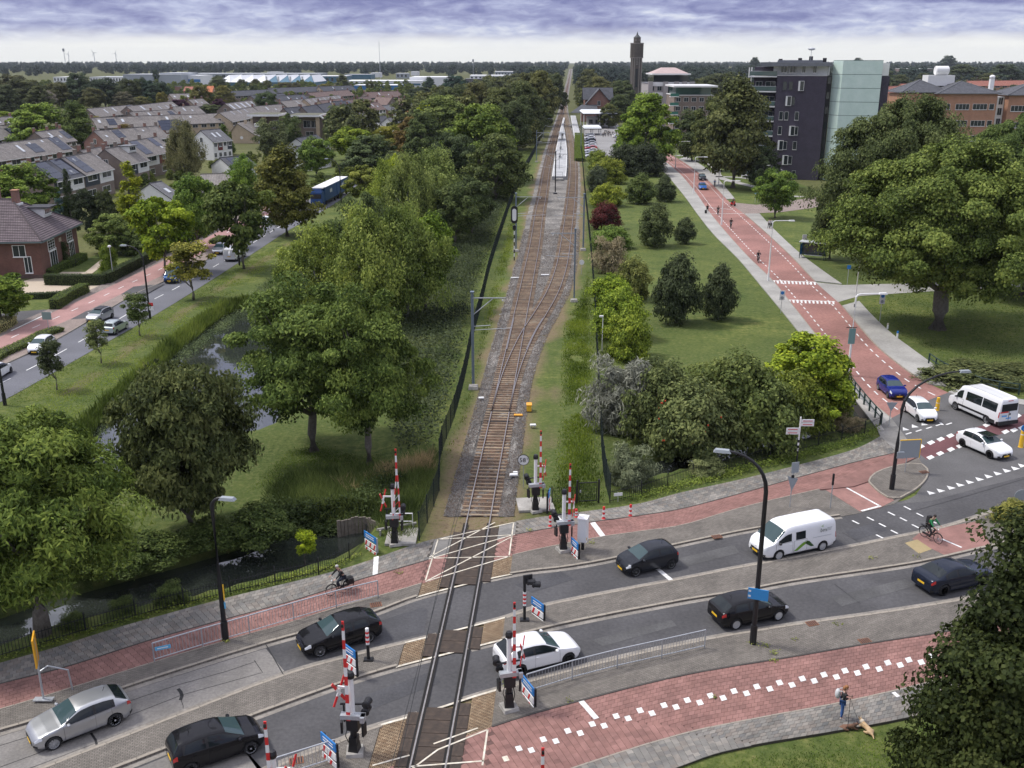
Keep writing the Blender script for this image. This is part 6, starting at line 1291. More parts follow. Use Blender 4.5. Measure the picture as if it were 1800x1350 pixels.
def gable(label,r0,r1,zr=8.8,dep=8.5,ze=5.6,roof=R_BROWN,wall=BK_RED,units=4,near=True,panels=(),sky=(),chim=True,dorm=(),front='brick',name='terrace_row',cat='terraced houses',group=None,wmat=WFR,ext=True,gwin=True,cols=2):
 a,b=P(*r0,zr),P(*r1,zr);v=b-a;L_=v.length;yaw=math.atan2(v.y,v.x);mid=(a+b)/2
 n=Vector((math.sin(yaw),-math.cos(yaw),0))
 if n.dot(-mid)<0:yaw+=math.pi
 t=thing(name,label,cat,(mid.x,mid.y,-.03),yaw,group);hd=dep/2;X=L_/2
 mb=MB();pts=[(-hd,0),(hd,0),(hd,ze-.05),(0,zr-.22),(-hd,ze-.05)]
 vs=[(-X+.12,y,z) for y,z in pts]+[(X-.12,y,z) for y,z in pts]
 mb.mesh(vs,[(4,3,2,1,0),(5,6,7,8,9),(0,1,6,5),(1,2,7,6),(4,0,5,9),(2,3,8,7),(3,4,9,8)]);mb.build('wall',wall,t)
 sl=(zr-ze)/hd;o=.45;mb=MB()
 slopequad(mb,(-X,-hd-o,ze-o*sl),(X,-hd-o,ze-o*sl),(X,0,zr),(-X,0,zr));slopequad(mb,(X,hd+o,ze-o*sl),(-X,hd+o,ze-o*sl),(-X,0,zr),(X,0,zr));rf=mb.build('roof',roof,t)
 M_(('tube',[(-X,0,zr+.02),(X,0,zr+.02)],.11,6)).build('ridge_tiles',roof,t)
 M_(('box',(0,-hd-o,ze-o*sl-.1),(L_,.14,.14))).build('gutter',WPNT if near else LEAD,t)
 def onroof(u,f,nm,w,h,m,th=.06,parent=t):
  ang=math.atan(sl);y=-hd*(1-f);z=ze+(zr-ze)*f;q=M_(('box',(0,0,th/2+.03),(w,h,th))).build(nm,m,parent,(u,y,z));q.rotation_euler=(ang,0,0);return q
 U=L_/units
 if chim:
  for k in range(units+1 if units>1 else 1):
   x=-X+U*k if units>1 else X*.3
   x=min(max(x,-X+.4),X-.4)
   if k%(1 if near else 2)==0:M_(('box',(x,.3,zr+.35),(.75,.55,1.5))).build('chimney',BK_BRN if k%2 else BK_RED,t);M_(('box',(x,.3,zr+1.13),(.85,.65,.08))).build('chimney_cap',CONC,t)
 for k,f,w,h in panels:
  for i in range(w):
   for j in range(h):onroof(-X+U*(k+.5)+(i-(w-1)/2)*1.02,f+(j-(h-1)/2)*.34*1.7/(hd/math.cos(math.atan(sl))*.34) if False else f+(j-(h-1)/2)*(1.72/math.hypot(hd,zr-ze)),'solar_panel',.98,1.66,SOLAR)
 for k,f,w,h in sky:onroof(-X+U*(k+.5),f,'skylight',w,h,SKYL)
 for k,f in dorm:
  x=-X+U*(k+.5);y=-hd*(1-f);z=ze+(zr-ze)*f;M_(('box',(x,y+.9,z+.75),(U*.62,2.4,1.5))).build('dormer',WPNT,t);M_(('box',(x,y+.8,z+1.56),(U*.7,2.9,.14))).build('dormer_roof',LEAD,t);win(t,U*.5,.95,(x,y-.32,z+.85),0,3)
 for k in range(units):
  x=-X+U*(k+.5)
  if front=='white':
   s=(WPNT,DPNT,WPNT,mat('oxblood_boards',(.16,.03,.025),rough=.6))[(k+len(label))%4];M_(('box',(x,-hd-.03,ze-1.55),(U*.96,.07,2.5))).build('cladding',s if near else WPNT,t)
  elif front=='band':M_(('box',(x,-hd-.03,ze-1.3),(U*.97,.06,.5))).build('band_panel',WPNT,t)
  win(t,U*.62,1.25,(x,-hd-.09,ze-1.15),0,cols,wmat,blind=False,sill=near)
  if near:win(t,U*.55,1.35,(x-U*.12,-hd-.05,1.5),0,cols,wmat)
 if gwin:
  for s in (-1,1):win(t,1.1,1.5,(s*(X-.08),0,ze+.2),R(90)*s,2,wmat,sill=False)
 return t
TG='terraced houses of the estate on the left'
gable('long brown roofed terrace with orange brick front and solar panels at the left edge',(-45,257),(101,240),8.8,9,5.6,R_BROWN,BK_RED,6,True,panels=((3,.42,4,2),(5,.5,4,3)),sky=((2,.5,.9,2.6),(3,.75,.7,.8),(4,.8,.6,.8),(5,.85,.9,2.4)),front='band',chim=False,group=TG)
gable('brown terrace end with dark panels behind the big trees at the far left',(-40,226),(28,217),8.6,8.5,5.4,R_BROWN,BK_RED,4,True,panels=((2,.4,4,2),),sky=((3,.7,.7,.9),),front='band',group=TG)
gable('stepped house with pale solar panels just behind the round green tree',(52,288),(109,278),8.8,9,5.6,R_DARK,BK_BRN,2,True,panels=((0,.5,4,3),(1,.55,4,3)),sky=((1,.2,.8,1.2),),front='white',group=TG)
gable('stepped house with oxblood corner panel and long dark solar array',(107,277),(160,267),9.0,9,5.7,R_BROWN,BK_BRN,2,True,panels=((0,.5,4,3),),sky=((0,.75,.8,1),),front='white',group=TG)
gable('stepped house with white and blue black cladding behind the dark conifer',(140,264),(189,256),9.0,9,5.7,R_BROWN,BK_BRN,2,True,sky=((0,.45,.8,1.2),(1,.65,.9,1)),front='white',group=TG)
gable('stepped house with a white boxed dormer on its brown roof',(183,262),(226,254),9.0,9,5.7,R_BROWN,BK_BRN,2,True,dorm=((1,.55),),front='white',group=TG)
gable('stepped end house with grey solar array and white glazed front',(216,250),(276,240),9.0,9,5.7,R_BROWN,BK_BRN,2,True,panels=((0,.5,4,3),(1,.7,3,2)),sky=((1,.3,.8,.9),),front='white',group=TG)
gable('brown terrace with a brick gable end and white gable window behind the round tree',(164,230),(277,221),8.8,9,5.6,R_BROWN,BK_RED,5,True,panels=((1,.6,3,2),),sky=((0,.5,.7,.9),(3,.7,.6,.7)),front='band',group=TG)
gable('short house with its whole roof under dark solar panels',(282,211),(311,210),8.6,9,5.2,R_BROWN,BK_RED,1,True,panels=((0,.5,8,3),),chim=False,front='band',name='house',cat='house')
gable('long brown terrace with a row of dark chimneys in the middle of the estate',(160,207),(318,201),8.6,8.5,5.4,R_BROWN,BK_BRN,8,False,panels=((1,.5,3,2),),sky=((0,.6,.9,1.6),(2,.6,.9,1.6),(6,.6,.9,2.2)),group=TG)
gable('brown terrace with two white skylights behind the left street lamps',(152,191),(232,184),8.6,8.5,5.4,R_BROWN,BK_BRN,5,False,sky=((1,.5,.9,2.5),(2,.6,.9,2.5)),panels=((4,.5,3,3),),chim=False,group=TG)
gable('brown terrace dotted with white rooflights beside the copper beech',(222,187),(302,178),8.6,8.5,5.4,R_BROWN,BK_BRN,6,False,sky=((1,.6,1.8,2.6),(3,.4,.9,2),(4,.4,.9,2),(5,.4,.9,2)),chim=False,group=TG)
gable('plain long brown roof left of the beige houses',(308,202),(384,199),8.4,9,5.4,R_BROWN,BK_BEI,5,False,sky=((0,.6,1,2),(1,.7,.8,1)),chim=False,group=TG)
gable('brown roofed row with three white rooflights and beige gable end',(385,198),(443,188),8.8,9,5.6,R_BROWN,BK_BEI,5,True,sky=((1,.75,.7,2.4),(2,.75,.7,2.4),(3,.75,.7,2.4)),chim=False,group=TG)
gable('row with its roof covered in pale panels behind the copper beech',(395,182),(442,176),8.6,8.5,5.4,R_BROWN,BK_BRN,5,False,sky=((0,.5,2,3.4),(1,.5,2,3.4),(2,.5,2,3.4),(3,.5,2,3.4),(4,.5,2,3.4)),chim=False,group=TG)
gable('brown terrace right of the tall dark garden tree',(492,178),(532,174),8.6,8.5,5.4,R_BROWN,BK_BRN,4,False,sky=((2,.6,.7,2.4),(3,.5,.7,2.4)),group=TG)
gable('terrace with a line of slanted white rooflights towards the industrial halls',(534,174),(596,167),8.8,8.5,5.4,R_BROWN,BK_BEI,7,False,sky=tuple((k,.7,.7,2.2) for k in range(7)),chim=False,group=TG)
gable('plum brown roofs just below the white sawtooth hall',(540,163),(612,158),8.6,9,5.4,R_BRED,BK_BRN,6,False,group=TG)
gable('blue grey slate row in front of the white sawtooth hall',(402,160),(478,157),8.2,9,5.2,R_DARK,BK_BRN,6,False,chim=False,group=TG)
gable('second blue grey slate row right of the tall poplar',(470,155),(560,152),8.4,9,5.2,R_DARK,BK_BRN,7,False,chim=False,group=TG)
gable('slate roofed house with solar panels right of the pale panel row',(440,168),(498,164),8.4,9,5.2,R_DARK,BK_BRN,5,False,panels=((1,.5,4,2),(3,.5,4,2)),chim=False,group=TG)
gable('dark roof with two skylights behind the copper beech',(297,165),(332,164),8.4,9,5.2,R_BROWN,BK_BRN,3,False,sky=((0,.5,1,1.5),(2,.5,1,1.5)),chim=False,group=TG)
gable('white fronted terrace behind the hanging birch beside the dark cypress',(352,229),(386,226),8.6,8.5,5.6,R_GREY,WPNT,4,True,sky=((1,.5,.7,2),(2,.5,.7,2)),front='white',chim=False,group=TG)
# dark steep roofs at the right of the estate
for r0,r1,l in (((498,190),(528,187),'steep slate roof with two rooflights above the flat modern villa'),((530,188),(556,184),'pointed slate roof house right above the flat modern villa'),((557,184),(580,180),'blue grey slate house with white gable edge'),((584,178),(607,177),'slate house with white eaves beside the broad dark tree'),((604,176),(624,174),'brown house with a dark roof panel left of the narrow poplar'),((628,171),(648,169),'brown red house with one dark roof panel in front of the blue halls'),((662,170),(690,171),'plum roofed house behind the small copper tree'),((700,172),(712,172),'small brown house half hidden by dark garden conifers')):
 gable(l,r0,r1,8.6,8,5,R_DARK if 'slate' in l else R_BRED,BK_BEI if 'white' in l else BK_BRN,2,False,panels=((0,.5,3,2),) if 'panel' in l else (),sky=((0,.5,.8,1.2),(1,.5,.8,1.2)) if 'rooflights' in l else (),name='house',cat='house',group='gabled houses at the right of the estate')
for r0,r1,l,rf,wl,z in (((672,186),(690,183),'low house with grey ridge and maroon gable',R_GREY,BK_RED,6.5),((716,183),(740,181),'house with grey roof, maroon gable and white wall left of the big limes',R_GREY,WPNT,7),((696,197),(716,194),'house with a bright orange roof patch and white gables',R_ORG,WPNT,6.5),((722,193),(744,190),'grey gabled white bungalow beside the small copper tree',R_GREY,WPNT,6.5),((655,205),(678,203),'dark slate cottage behind the silvery shrub',R_DARK,WPNT,6.5),((680,207),(700,205),'white cottage with pale slate roof among shrubs',R_GREY,WPNT,6.2),((760,178),(778,178),'small grey roofed house in front of the lime trees',R_DARK,WPNT,6.2),((608,186),(626,184),'white walled house with dark roof left of the silvery shrub',R_DARK,WPNT,7),((618,200),(640,198),'pale grey roofed barn like house at the foot of the trees',R_GREY,WPNT,6)):
 gable(l,r0,r1,z,8,z-3,rf,wl,1,False,chim=False,name='house',cat='house',group='small houses among the garden trees',gwin=True)
gable('white gabled bungalow with slate roof behind the street trees',(520,243),(556,236),6.5,9,3.4,R_DARK,WPNT,2,True,chim=False,name='house',cat='house')
gable('low slate roofed house with white dormer gable right of the reddish tree',(516,258),(556,252),6.2,9,3.2,R_DARK,WPNT,2,True,chim=False,name='house',cat='house',sky=((1,.5,.6,.8),))
gable('garage with eight blue solar panels on its slate roof',(386,277),(432,273),5.0,8,3.0,R_DARK,WPNT,1,False,panels=((0,.5,5,2),),chim=False,name='garage',cat='garage',gwin=False)
gable('large plain brown roof with white eaves below the solar garage',(352,306),(418,304),5.6,12,2.8,R_BROWN,WPNT,1,False,chim=False,name='house',cat='house',gwin=False)
gable('plain slate roof with one skylight behind the golden conifer',(262,322),(284,318),6,10,3,R_GREY,WPNT,1,False,chim=False,sky=((0,.5,.9,1.4),),name='house',cat='house',gwin=False)
for i,(r0,r1,l,rf) in enumerate((((226,197),(304,192),'brown terrace between the two long middle rows of the estate',R_BROWN),((444,187),(494,183),'brown terrace behind the flat modern villa',R_BROWN),((300,188),(346,185),'short brown terrace beside the copper beech',R_BROWN),((560,177),(602,173),'brown roofed row left of the narrow dark poplar',R_BRED),((588,185),(612,183),'slate pair of houses behind the broad dark tree',R_DARK),((640,181),(664,179),'plum roofed pair left of the maroon gables',R_BRED),((482,169),(534,166),'slate row between sawtooth hall and brown terraces',R_DARK),((560,152),(618,150),'dark row at the foot of the teal hall',R_DARK),((100,222),(160,216),'brown terrace behind the tall dark tree at the left',R_BROWN),((-30,208),(20,204),'brown terrace at the far left edge below the tree belt',R_BROWN),((640,162),(700,160),'plum roofed row in front of the blue fronted hall',R_BRED),((330,175),(356,173),'brown row left of the round brown trees',R_BROWN),((60,232),(108,226),'brown terrace peeping out between the big left trees',R_BROWN))):
 gable(l,r0,r1,8.6,8.5,5.4,rf,BK_BEI if i%2 else BK_BRN,4,False,sky=((1,.6,.9,2),(2,.4,.8,1)),panels=((3,.5,3,2),) if i%3==0 else (),front='white' if i%2 else 'band',group=TG)
a=P(431,252);t=thing('house','house showing a plain beige brick gable with an oval window','house',(a.x,a.y,0),R(-8));hz=HT(a.y,217);he=HT(a.y,236)
mb=MB();w=XAT(a.y,0,455)-XAT(a.y,0,408);v=[(-w/2,0,0),(w/2,0,0),(w/2,0,he-.6),(-.25*w,0,hz),(-w/2,0,he+1.2)];vb=[(x,11,z) for x,_,z in v]
mb.mesh(v+vb,[(0,1,2,3,4),(9,8,7,6,5),(1,6,7,2),(5,0,4,9)]);mb.build('wall',BK_BEI,t)
mb=MB();slopequad(mb,(w/2+.4,-.3,he-.9),(w/2+.4,11.3,he-.9),(-.25*w,11.3,hz+.1),(-.25*w,-.3,hz+.1));slopequad(mb,(-w/2-.3,11.3,he+.9),(-w/2-.3,-.3,he+.9),(-.25*w,-.3,hz+.1),(-.25*w,11.3,hz+.1));mb.build('roof',R_BROWN,t)
M_(('lathe',[(0,-.05),(.55,-.05),(.55,.02)],16,'y',(-w*.12,-.02,he*.62))).build('oval_window',WFR,t)
M_(('box',(w/2+.06,3,he-2),(.1,5,3))).build('white_front',WPNT,t);M_(('box',(-.1*w,4,hz+.3),(.8,.7,1.4))).build('chimney',BK_BEI,t);M_(('box',(w*.3,6,hz-.9),(1.8,2.6,1.2))).build('dormer',WPNT,t)
# flat modern villa with swooping white fascia
def flatmod():
 y=P(500,248).y;x0,x1=XAT(y,5,438),XAT(y,5,576);zt=HT(y,201);t=thing('modern_villa','flat roofed modern villa with a long white fascia and brick pillars','villa',((x0+x1)/2,y+5,0));w=x1-x0
 M_(('box',(0,2,zt/2-.3),(w*.94,9,zt-.6))).build('wall',BK_BRN,t)
 for a,b,z in ((-w/2,-.1*w,zt-.3),(.02*w,w/2*.84,zt-.5)):
  M_(('box',((a+b)/2,0,z),(b-a,14,.7))).build('fascia',FASC,t);M_(('box',((a+b)/2,0,z+.38),(b-a-.6,13.4,.08))).build('roof_deck',mat('sedum_roof',(.09,.10,.06),(.14,.13,.09),.9,1),t)
 mb=MB();mb.tube([(w*.42,-7,zt-.4),(w*.46,-7,zt-1.3),(w*.5,-7,zt-1.0),(w*.54,-7,zt-.9)],.35,6);mb.build('fascia_tail',FASC,t)
 for x in (-.3,.1,.38):M_(('box',(w*x,-5.5,zt/2-.4),(1.3,1.0,zt-.8))).build('pillar',BK_BEI,t)
 for x in (-.38,-.18,.0,.22,.32):win(t,w*.09,2.6,(w*x,-2.58,zt*.62),0,2)
 for x in (-.35,0,.25):win(t,w*.1,2.4,(w*x,-2.58,zt*.22),0,2)
flatmod()
# brick villa
def villa():
 c=P(77,489);r=P(141,453);d=r-c;L_=d.length;yaw=math.atan2(d.y,d.x);t=thing('brick_villa','two storey brick villa with hipped plum tiled roof at the left edge','house',(c.x,c.y,0),yaw)
 ze=HT(c.y,424);D=13.5;zr_=HT(c.y+6,352);ZE=ze
 VB=brickmat('villa_brick',(.155,.062,.045),(.19,.08,.058),(.12,.09,.075),.22,.07,.01,uv=False,vec='wall',noise=.25);M_(('box',(L_/2,D/2,ze/2),(L_,D,ze))).build('wall',VB,t);M_(('box',(L_/2,D/2,.25),(L_+.08,D+.08,.5))).build('plinth',mat('plinth',(.09,.06,.05),(.12,.08,.07),.9,3),t)
 o=.75;e=[(-o,-o),(L_+o,-o),(L_+o,D+o),(-o,D+o)];z0=ze+.05;ry0,ry1=D*.42,D*.58;ra,rb=(L_/2,ry0,zr_),(L_/2,ry1,zr_)
 mb=MB()
 E_=[Vector((x,y,z0)) for x,y in e];A_,B_=Vector(ra),Vector(rb)
 def slope(e0,e1,t1,t0):
  h=((t0+t1)/2-(e0+e1)/2).length;n=int(h/.34);nn=(e1-e0).cross(t0-e0).normalized()
  for i in range(n):
   f0,f1=i/n,(i+1)/n;a,b,c_,d_=e0.lerp(t0,f0),e1.lerp(t1,f0),e1.lerp(t1,f1),e0.lerp(t0,f1);a=a+nn*.07;b=b+nn*.07;c_=c_+nn*.01;d_=d_+nn*.01
   w=(b-a).length;mb.face([a,b,c_,d_],0,[(0,i*.36),(w,i*.36),(w,i*.36+.35),(0,i*.36+.35)]);mb.face([a-nn*.08,b-nn*.08,b,a],0,[(0,0)]*4)
 slope(E_[0],E_[1],A_,A_);slope(E_[1],E_[2],B_,A_);slope(E_[2],E_[3],B_,B_);slope(E_[3],E_[0],A_,B_);rf=mb.build('roof',R_PURP,t)
 for p,q in ((E_[0],A_),(E_[1],A_),(E_[2],B_),(E_[3],B_),(A_,B_)):M_(('tube',[p+Vector((0,0,.08)),q+Vector((0,0,.08))],.12,6)).build('hip_tiles',R_PURP,t)
 gm=mat('gutter_green',(.14,.18,.18),rough=.5)
 for i in range(4):
  p,q=E_[i],E_[(i+1)%4];m=(p+q)/2;v=q-p;M_(('box',(m.x,m.y,z0-.1),(v.length+.1 if i%2 else v.length-.1,.16,.18),math.atan2(v.y,v.x))).build('gutter',gm,t)
 M_(('box',(L_/2,D/2,z0-.12),(L_+2*o-.2,D+2*o-.2,.06))).build('soffit',WPNT,t)
 for x,y,w in ((L_*.5-.2,D*.37,1.0),(L_*.62,D*.62,.9)):
  M_(('box',(x,y,zr_+.25),(1.0,.8,2.0))).build('chimney',BK_RED,rf);M_(('box',(x,y,zr_+1.3),(1.15,.95,.12))).build('chimney_cap',BK_ORG,rf)
  M_(('box',(x,y-.1,zr_-.62),(1.3,1.1,.3))).build('flashing',WPNT,rf)
 for x,z,w,h in ((L_*.28,ze-1.25,2.5,1.55),(L_*.77,ze-1.25,2.2,1.55),(L_*.3,2.0,2.6,2.5),(L_*.8,2.0,2.0,2.4)):win(t,w,h,(x,-.06,z),0,3)
 for x,z in ((L_*.28,ze-1.25),(L_*.77,ze-1.25)):
  M_(('box',(x,-.12,z),(2.2,.02,.05)),('box',(x,-.12,z-.4),(2.2,.02,.05)),('box',(x,-.12,z+.4),(2.2,.02,.05))).build('glazing_bar',WFR,t)
 M_(('box',(L_*.52,-.03,ze-1.1),(.9,.06,.55))).build('plaque',mat('plaque_stone',(.42,.36,.26)),t)
 for y,z,w,h in ((D*.20,ze-1.3,1.7,1.6),(D*.13,1.9,1.0,2.3),(D*.78,ze-.75,2.6,.7),(D*.9,1.9,1.4,1.7)):win(t,w,h,(-.06,y,z),R(-90),2)
 M_(('box',(-.04,D*.6,1.15),(.1,1.2,2.3))).build('door',mat('front_door',(.02,.028,.03),rough=.3),t)
 for s in (-1,1):M_(('box',(-.5,D*.6+s*1.0,1.2),(.14,.14,2.4))).build('porch_post',WFR,t)
 M_(('box',(-.6,D*.6,2.62),(1.3,3.0,.2))).build('porch_roof',LEAD,t);win(t,1.5,.5,(-.06,D*.6,3.15),R(-90),2)
 x,f=L_*.62,.42;y=-o+(ry0+o)*f;z=z0+(zr_-z0)*f
 M_(('box',(x,y+.9,z+.7),(2.6,2.3,1.35))).build('dormer',WPNT,rf);M_(('box',(x,y+.55,z+1.45),(3.3,3.4,.16))).build('dormer_roof',R_DARK,rf);win(rf,2.3,.8,(x,y-.28,z+.8),0,4)
 return t
villa()
# dark apartment block with glass stair tower
def aptblock():
 A=P(1352,314);B=P(1437,317);d=B-A;d.z=0;Y=A.y;yaw=math.atan2(d.y,d.x);w=d.length
 t=thing('apartment_block','dark purple brick apartment block with white window boxes and pale green glass stair tower','apartment block',(A.x,A.y,0),yaw)
 zt=HT(Y,133);zp=HT(Y,111);fl=zt/7.0
 DPT=15.0
 M_(('box',(w/2,DPT/2,zt/2),(w,DPT,zt))).build('wall',BK_PUR,t)
 M_(('box',(w*.45,DPT/2+.9,(zt+zp)/2-.1),(w*1.1,DPT-1.8,zp-zt-.5))).build('penthouse',WPNT,t);M_(('box',(w*.36,DPT/2+.5,zp-.25),(w*1.42,DPT+3.5,.95))).build('roof_slab',mat('zinc_roof',(.13,.14,.155),(.17,.18,.2),.5,1),t);M_(('box',(w*.4,DPT/2+2,zp+.45),(w*.9,DPT*.5,.5))).build('roof_upper',mat('zinc_roof',(.13,.14,.155)),t)
 M_(('box',(w/2,DPT/2,zt+.04),(w+.14,DPT+.14,.12))).build('parapet',FASC,t)
 for x in (.12,.30,.52,.74):win(t,1.5 if x<.4 else.9,1.7,(w*x,.86-.06,zt+1.5),0,2)
 for f,x,bx in ((0,.17,0),(0,.29,0),(0,.50,1),(1,.27,1),(1,.36,0),(2,.14,0),(2,.25,0),(2,.46,0),(3,.14,0),(3,.39,1),(3,.47,0),(4,.18,1),(4,.27,0),(4,.47,0),(5,.30,1),(5,.40,0),(6,.20,1),(6,.27,0),(6,.50,0)):
  z=zt-fl*(f+.55)-.4
  if bx:
   o=win(t,1.35,2.3,(w*x,-.30,z),0,1,proud=.30,sill=False);M_(('box',(-.46,.02,0),(.42,.56,2.2))).build('box_side',WFR,o)
  else:win(t,.95,2.0,(w*x,-.03,z),0,1,sill=True,m=mat('pale_frame',(.5,.5,.48)) if f>1 else mat('dark_frame',(.06,.06,.07)))
 GB=glassmat('balcony_glass',(.10,.15,.14),.08)
 M_(('box',(-2.9,DPT*.62+.4,zt/2+1),(5.8,DPT*.86,zt+2))).build('flank_wall',BK_PUR,t)
 for f in range(8):
  z=zt-fl*(f)-.25 if f<7 else.6
  M_(('box',(-3.5,3.4,z),(7.0,6.6,.28))).build('balcony_floor',FASC,t)
  M_(('box',(-3.5,.14,z+.75),(6.8,.06,1.0)),('box',(-6.95,3.4,z+.75),(.06,6.4,1.0))).build('balcony_glass',GB,t)
  M_(('tube',[(-6.95,6.6,z+1.28),(-6.95,.14,z+1.28),(0,.14,z+1.28)],.05,6)).build('balcony_rail',GALV,t)
  if f>0:win(t,2.4,2.0,(-1.6,1.74,z+1.4),0,2,m=mat('pale_frame',(.5,.5,.48)));win(t,1.6,2.0,(-4.4,1.74,z+1.4),0,2,m=mat('pale_frame',(.5,.5,.48)))
 for y in (.2,6.4):M_(('tube',[(-6.8,y,0),(-6.8,y,zp-1)],.14,8)).build('column',FASC,t)
 GL=mat('pale_green_glass',(.52,.66,.60),(.60,.73,.67),.22,.6);gx=w+1.1;gh=zp+.6
 M_(('box',(w+.5,3.0,zt/2),(1.0,3.0,zt))).build('dark_joint',TRIM,t)
 for f in range(7):M_(('box',(w+.5,1.45,zt-fl*(f+.3)),(.7,.12,1.6))).build('joint_window',PANE,t)
 nf=9
 W2=XAT(B.y,25,1542)-XAT(B.y,25,1460)
 for f in range(nf):
  z0,z1=gh*f/nf,gh*(f+1)/nf;q=[(gx,1.6),(gx+2.3,-1.6),(gx+W2,-1.3),(gx+W2,7),(gx,7)]
  mb=MB();mb.prism(q,z0+.06,z1-.06);mb.build('glass_panel_ring',GL,t);
  mb=MB();mb.prism([(x*1.0+(.04 if x>gx+1 else 0),y+.05) for x,y in q],z1-.1,z1+.08);mb.build('floor_line',mat('green_grey_line',(.16,.23,.21)),t)
 M_(('box',(gx+W2+.5,9.2,zt/2-.1),(3.0,4,zt-.2))).build('right_wing',BK_PUR,t);M_(('box',(gx+W2+.5,9.3,(zt+zp)/2),(2.4,3.4,zp-zt))).build('right_penthouse',WPNT,t)
 for x,h in ((w*.4,1.2),(w*.62,1.6),(w*.9,1.2),(w*.0,1.0)):M_(('box',(x,7,zp+h*.5),(.9,.9,h))).build('roof_vent',BLK,t)
 M_(('tube',[(w*.62,6,zp),(w*.62,6,zp+3.4)],.06,6),('ell',(w*.62,6,zp+3.3),(.9,.5,.35),8,5)).build('roof_aerial',GALV,t)
aptblock()
# orange brick building with hipped roofs
def hip(t,x0,x1,y0,y1,ze,zr_,m,o=.8):
 mb=MB();e=[Vector((x0-o,y0-o,ze)),Vector((x1+o,y0-o,ze)),Vector((x1+o,y1+o,ze)),Vector((x0-o,y1+o,ze))];a=Vector(((x0+x1)/2,(y0+y1)/2,zr_));s=min(x1-x0,y1-y0)
 for i in range(4):
  p,q=e[i],e[(i+1)%4];mb.face([p,q,a],0,[(0,0),((q-p).length,0),((q-p).length/2,(a-(p+q)/2).length)])
 mb.face(e[::-1],0,[(0,0)]*4);mb.build('roof',m,t)
 for p in e:M_(('tube',[p+Vector((0,0,.06)),a+Vector((0,0,.06))],.14,6)).build('hip_ridge',LEAD,t)
 mb=MB()
 for i in range(4):p,q=e[i],e[(i+1)%4];v=q-p;mb.box(((p.x+q.x)/2,(p.y+q.y)/2,ze-.12),(v.length-.1,.2,.22),math.atan2(v.y,v.x))
 mb.build('gutter',LEAD,t)
def orange():
 Y=P(1650,262).y;X=lambda p,z=16:XAT(Y,z,p)
 ze=HT(Y,164);zr_=HT(Y+6,143);t=thing('office_building','orange brick building with dark hipped roofs behind the plane trees','building',(X(1650),Y,0),0);x0=X(1650)
 a,b,c,d,e=X(1592)-x0,0,X(1753)-x0,X(1776)-x0,X(1880)-x0
 M_(('box',((b+c)/2,7,ze/2),(c-b,14,ze))).build('wall',BK_ORG,t);hip(t,b,c,0,14,ze,zr_,R_DARK)
 M_(('box',((a+b)/2,9,ze/2-.1),(b-a-.02,13,ze-.2))).build('wall',BK_ORG,t);hip(t,a,b+4,3,15,ze+.3,zr_+.4,R_DARK)
 M_(('box',((d+e)/2,8,ze/2-.3),(e-d,14,ze-.6))).build('wall',BK_ORG,t);hip(t,d,e,1,15,ze-.5,zr_-.5,R_DARK)
 M_(('box',((c+d)/2,9,ze/2-.6),(d-c-.02,10,ze-1.2))).build('link_wall',WPNT,t)
 for k in range(5):
  for f in range(5):win(t,1.5,2.4,((c+d)/2+(k-2)*1.6*.6,3.94,ze-2.6-3.4*f),0,2,sill=False) if k in (1,3) else None
 for z in (ze-4.3,ze-9.6,ze-14.5):
  if z<1:continue
  for x,w_,cc in ((.18,1.2,1),(.42,4.6,4),(.72,4.8,4),(.92,1.7,1)):win(t,w_*1.0,1.9,(b+(c-b)*x,-.06,z),0,cc)
  for x,w_,cc in ((.18,5,4),(.55,5,4)):win(t,w_,1.9,(d+(e-d)*x,.94,z-.6),0,cc)
  win(t,1.6,1.9,(a+(b-a)*.5,2.44,z),0,1)
 M_(('box',(b+4,12,zr_+.2),(9,5,3.4))).build('plant_room',WPNT,t)
 mb=MB();mb.lathe([(0,-2.2),(1.3,-2.2),(1.5,-2.0),(1.5,2.0),(1.3,2.2),(0,2.2)],18,'x',(b+4.5,11.5,zr_+3.4));mb.build('roof_unit',WPL,t);M_(('lathe',[(0,0),(1.0,0),(1.0,.05)],16,'x',(b+6.7,11.5,zr_+3.4))).build('fan',BLK,t)
 M_(('box',(c+1.5,9,ze+2.5),(1.3,1.3,4.0)),('ell',(c+1.5,9,ze+5),(1.0,1.0,.7),8,6)).build('flue',WPL,t)
orange()
gable('red tiled roof with a steep gable between glass tower and office',(1550,152),(1600,150),13,12,8,R_RED,BK_ORG,4,False,chim=False,name='house',cat='building')
gable('second red tiled roof behind the dark hipped roofs',(1582,147),(1640,146),12.5,12,8,R_RED,BK_ORG,4,False,chim=False,name='house',cat='building')
gable('far red roofed terrace at the right edge behind the office',(1700,142),(1815,141),11,12,7,R_RED,BK_ORG,9,False,name='terrace_row')
gable('far red gabled house right of the white roof unit',(1712,133),(1745,132),11,12,7,R_RED,BK_RED,3,False,name='house',cat='house')
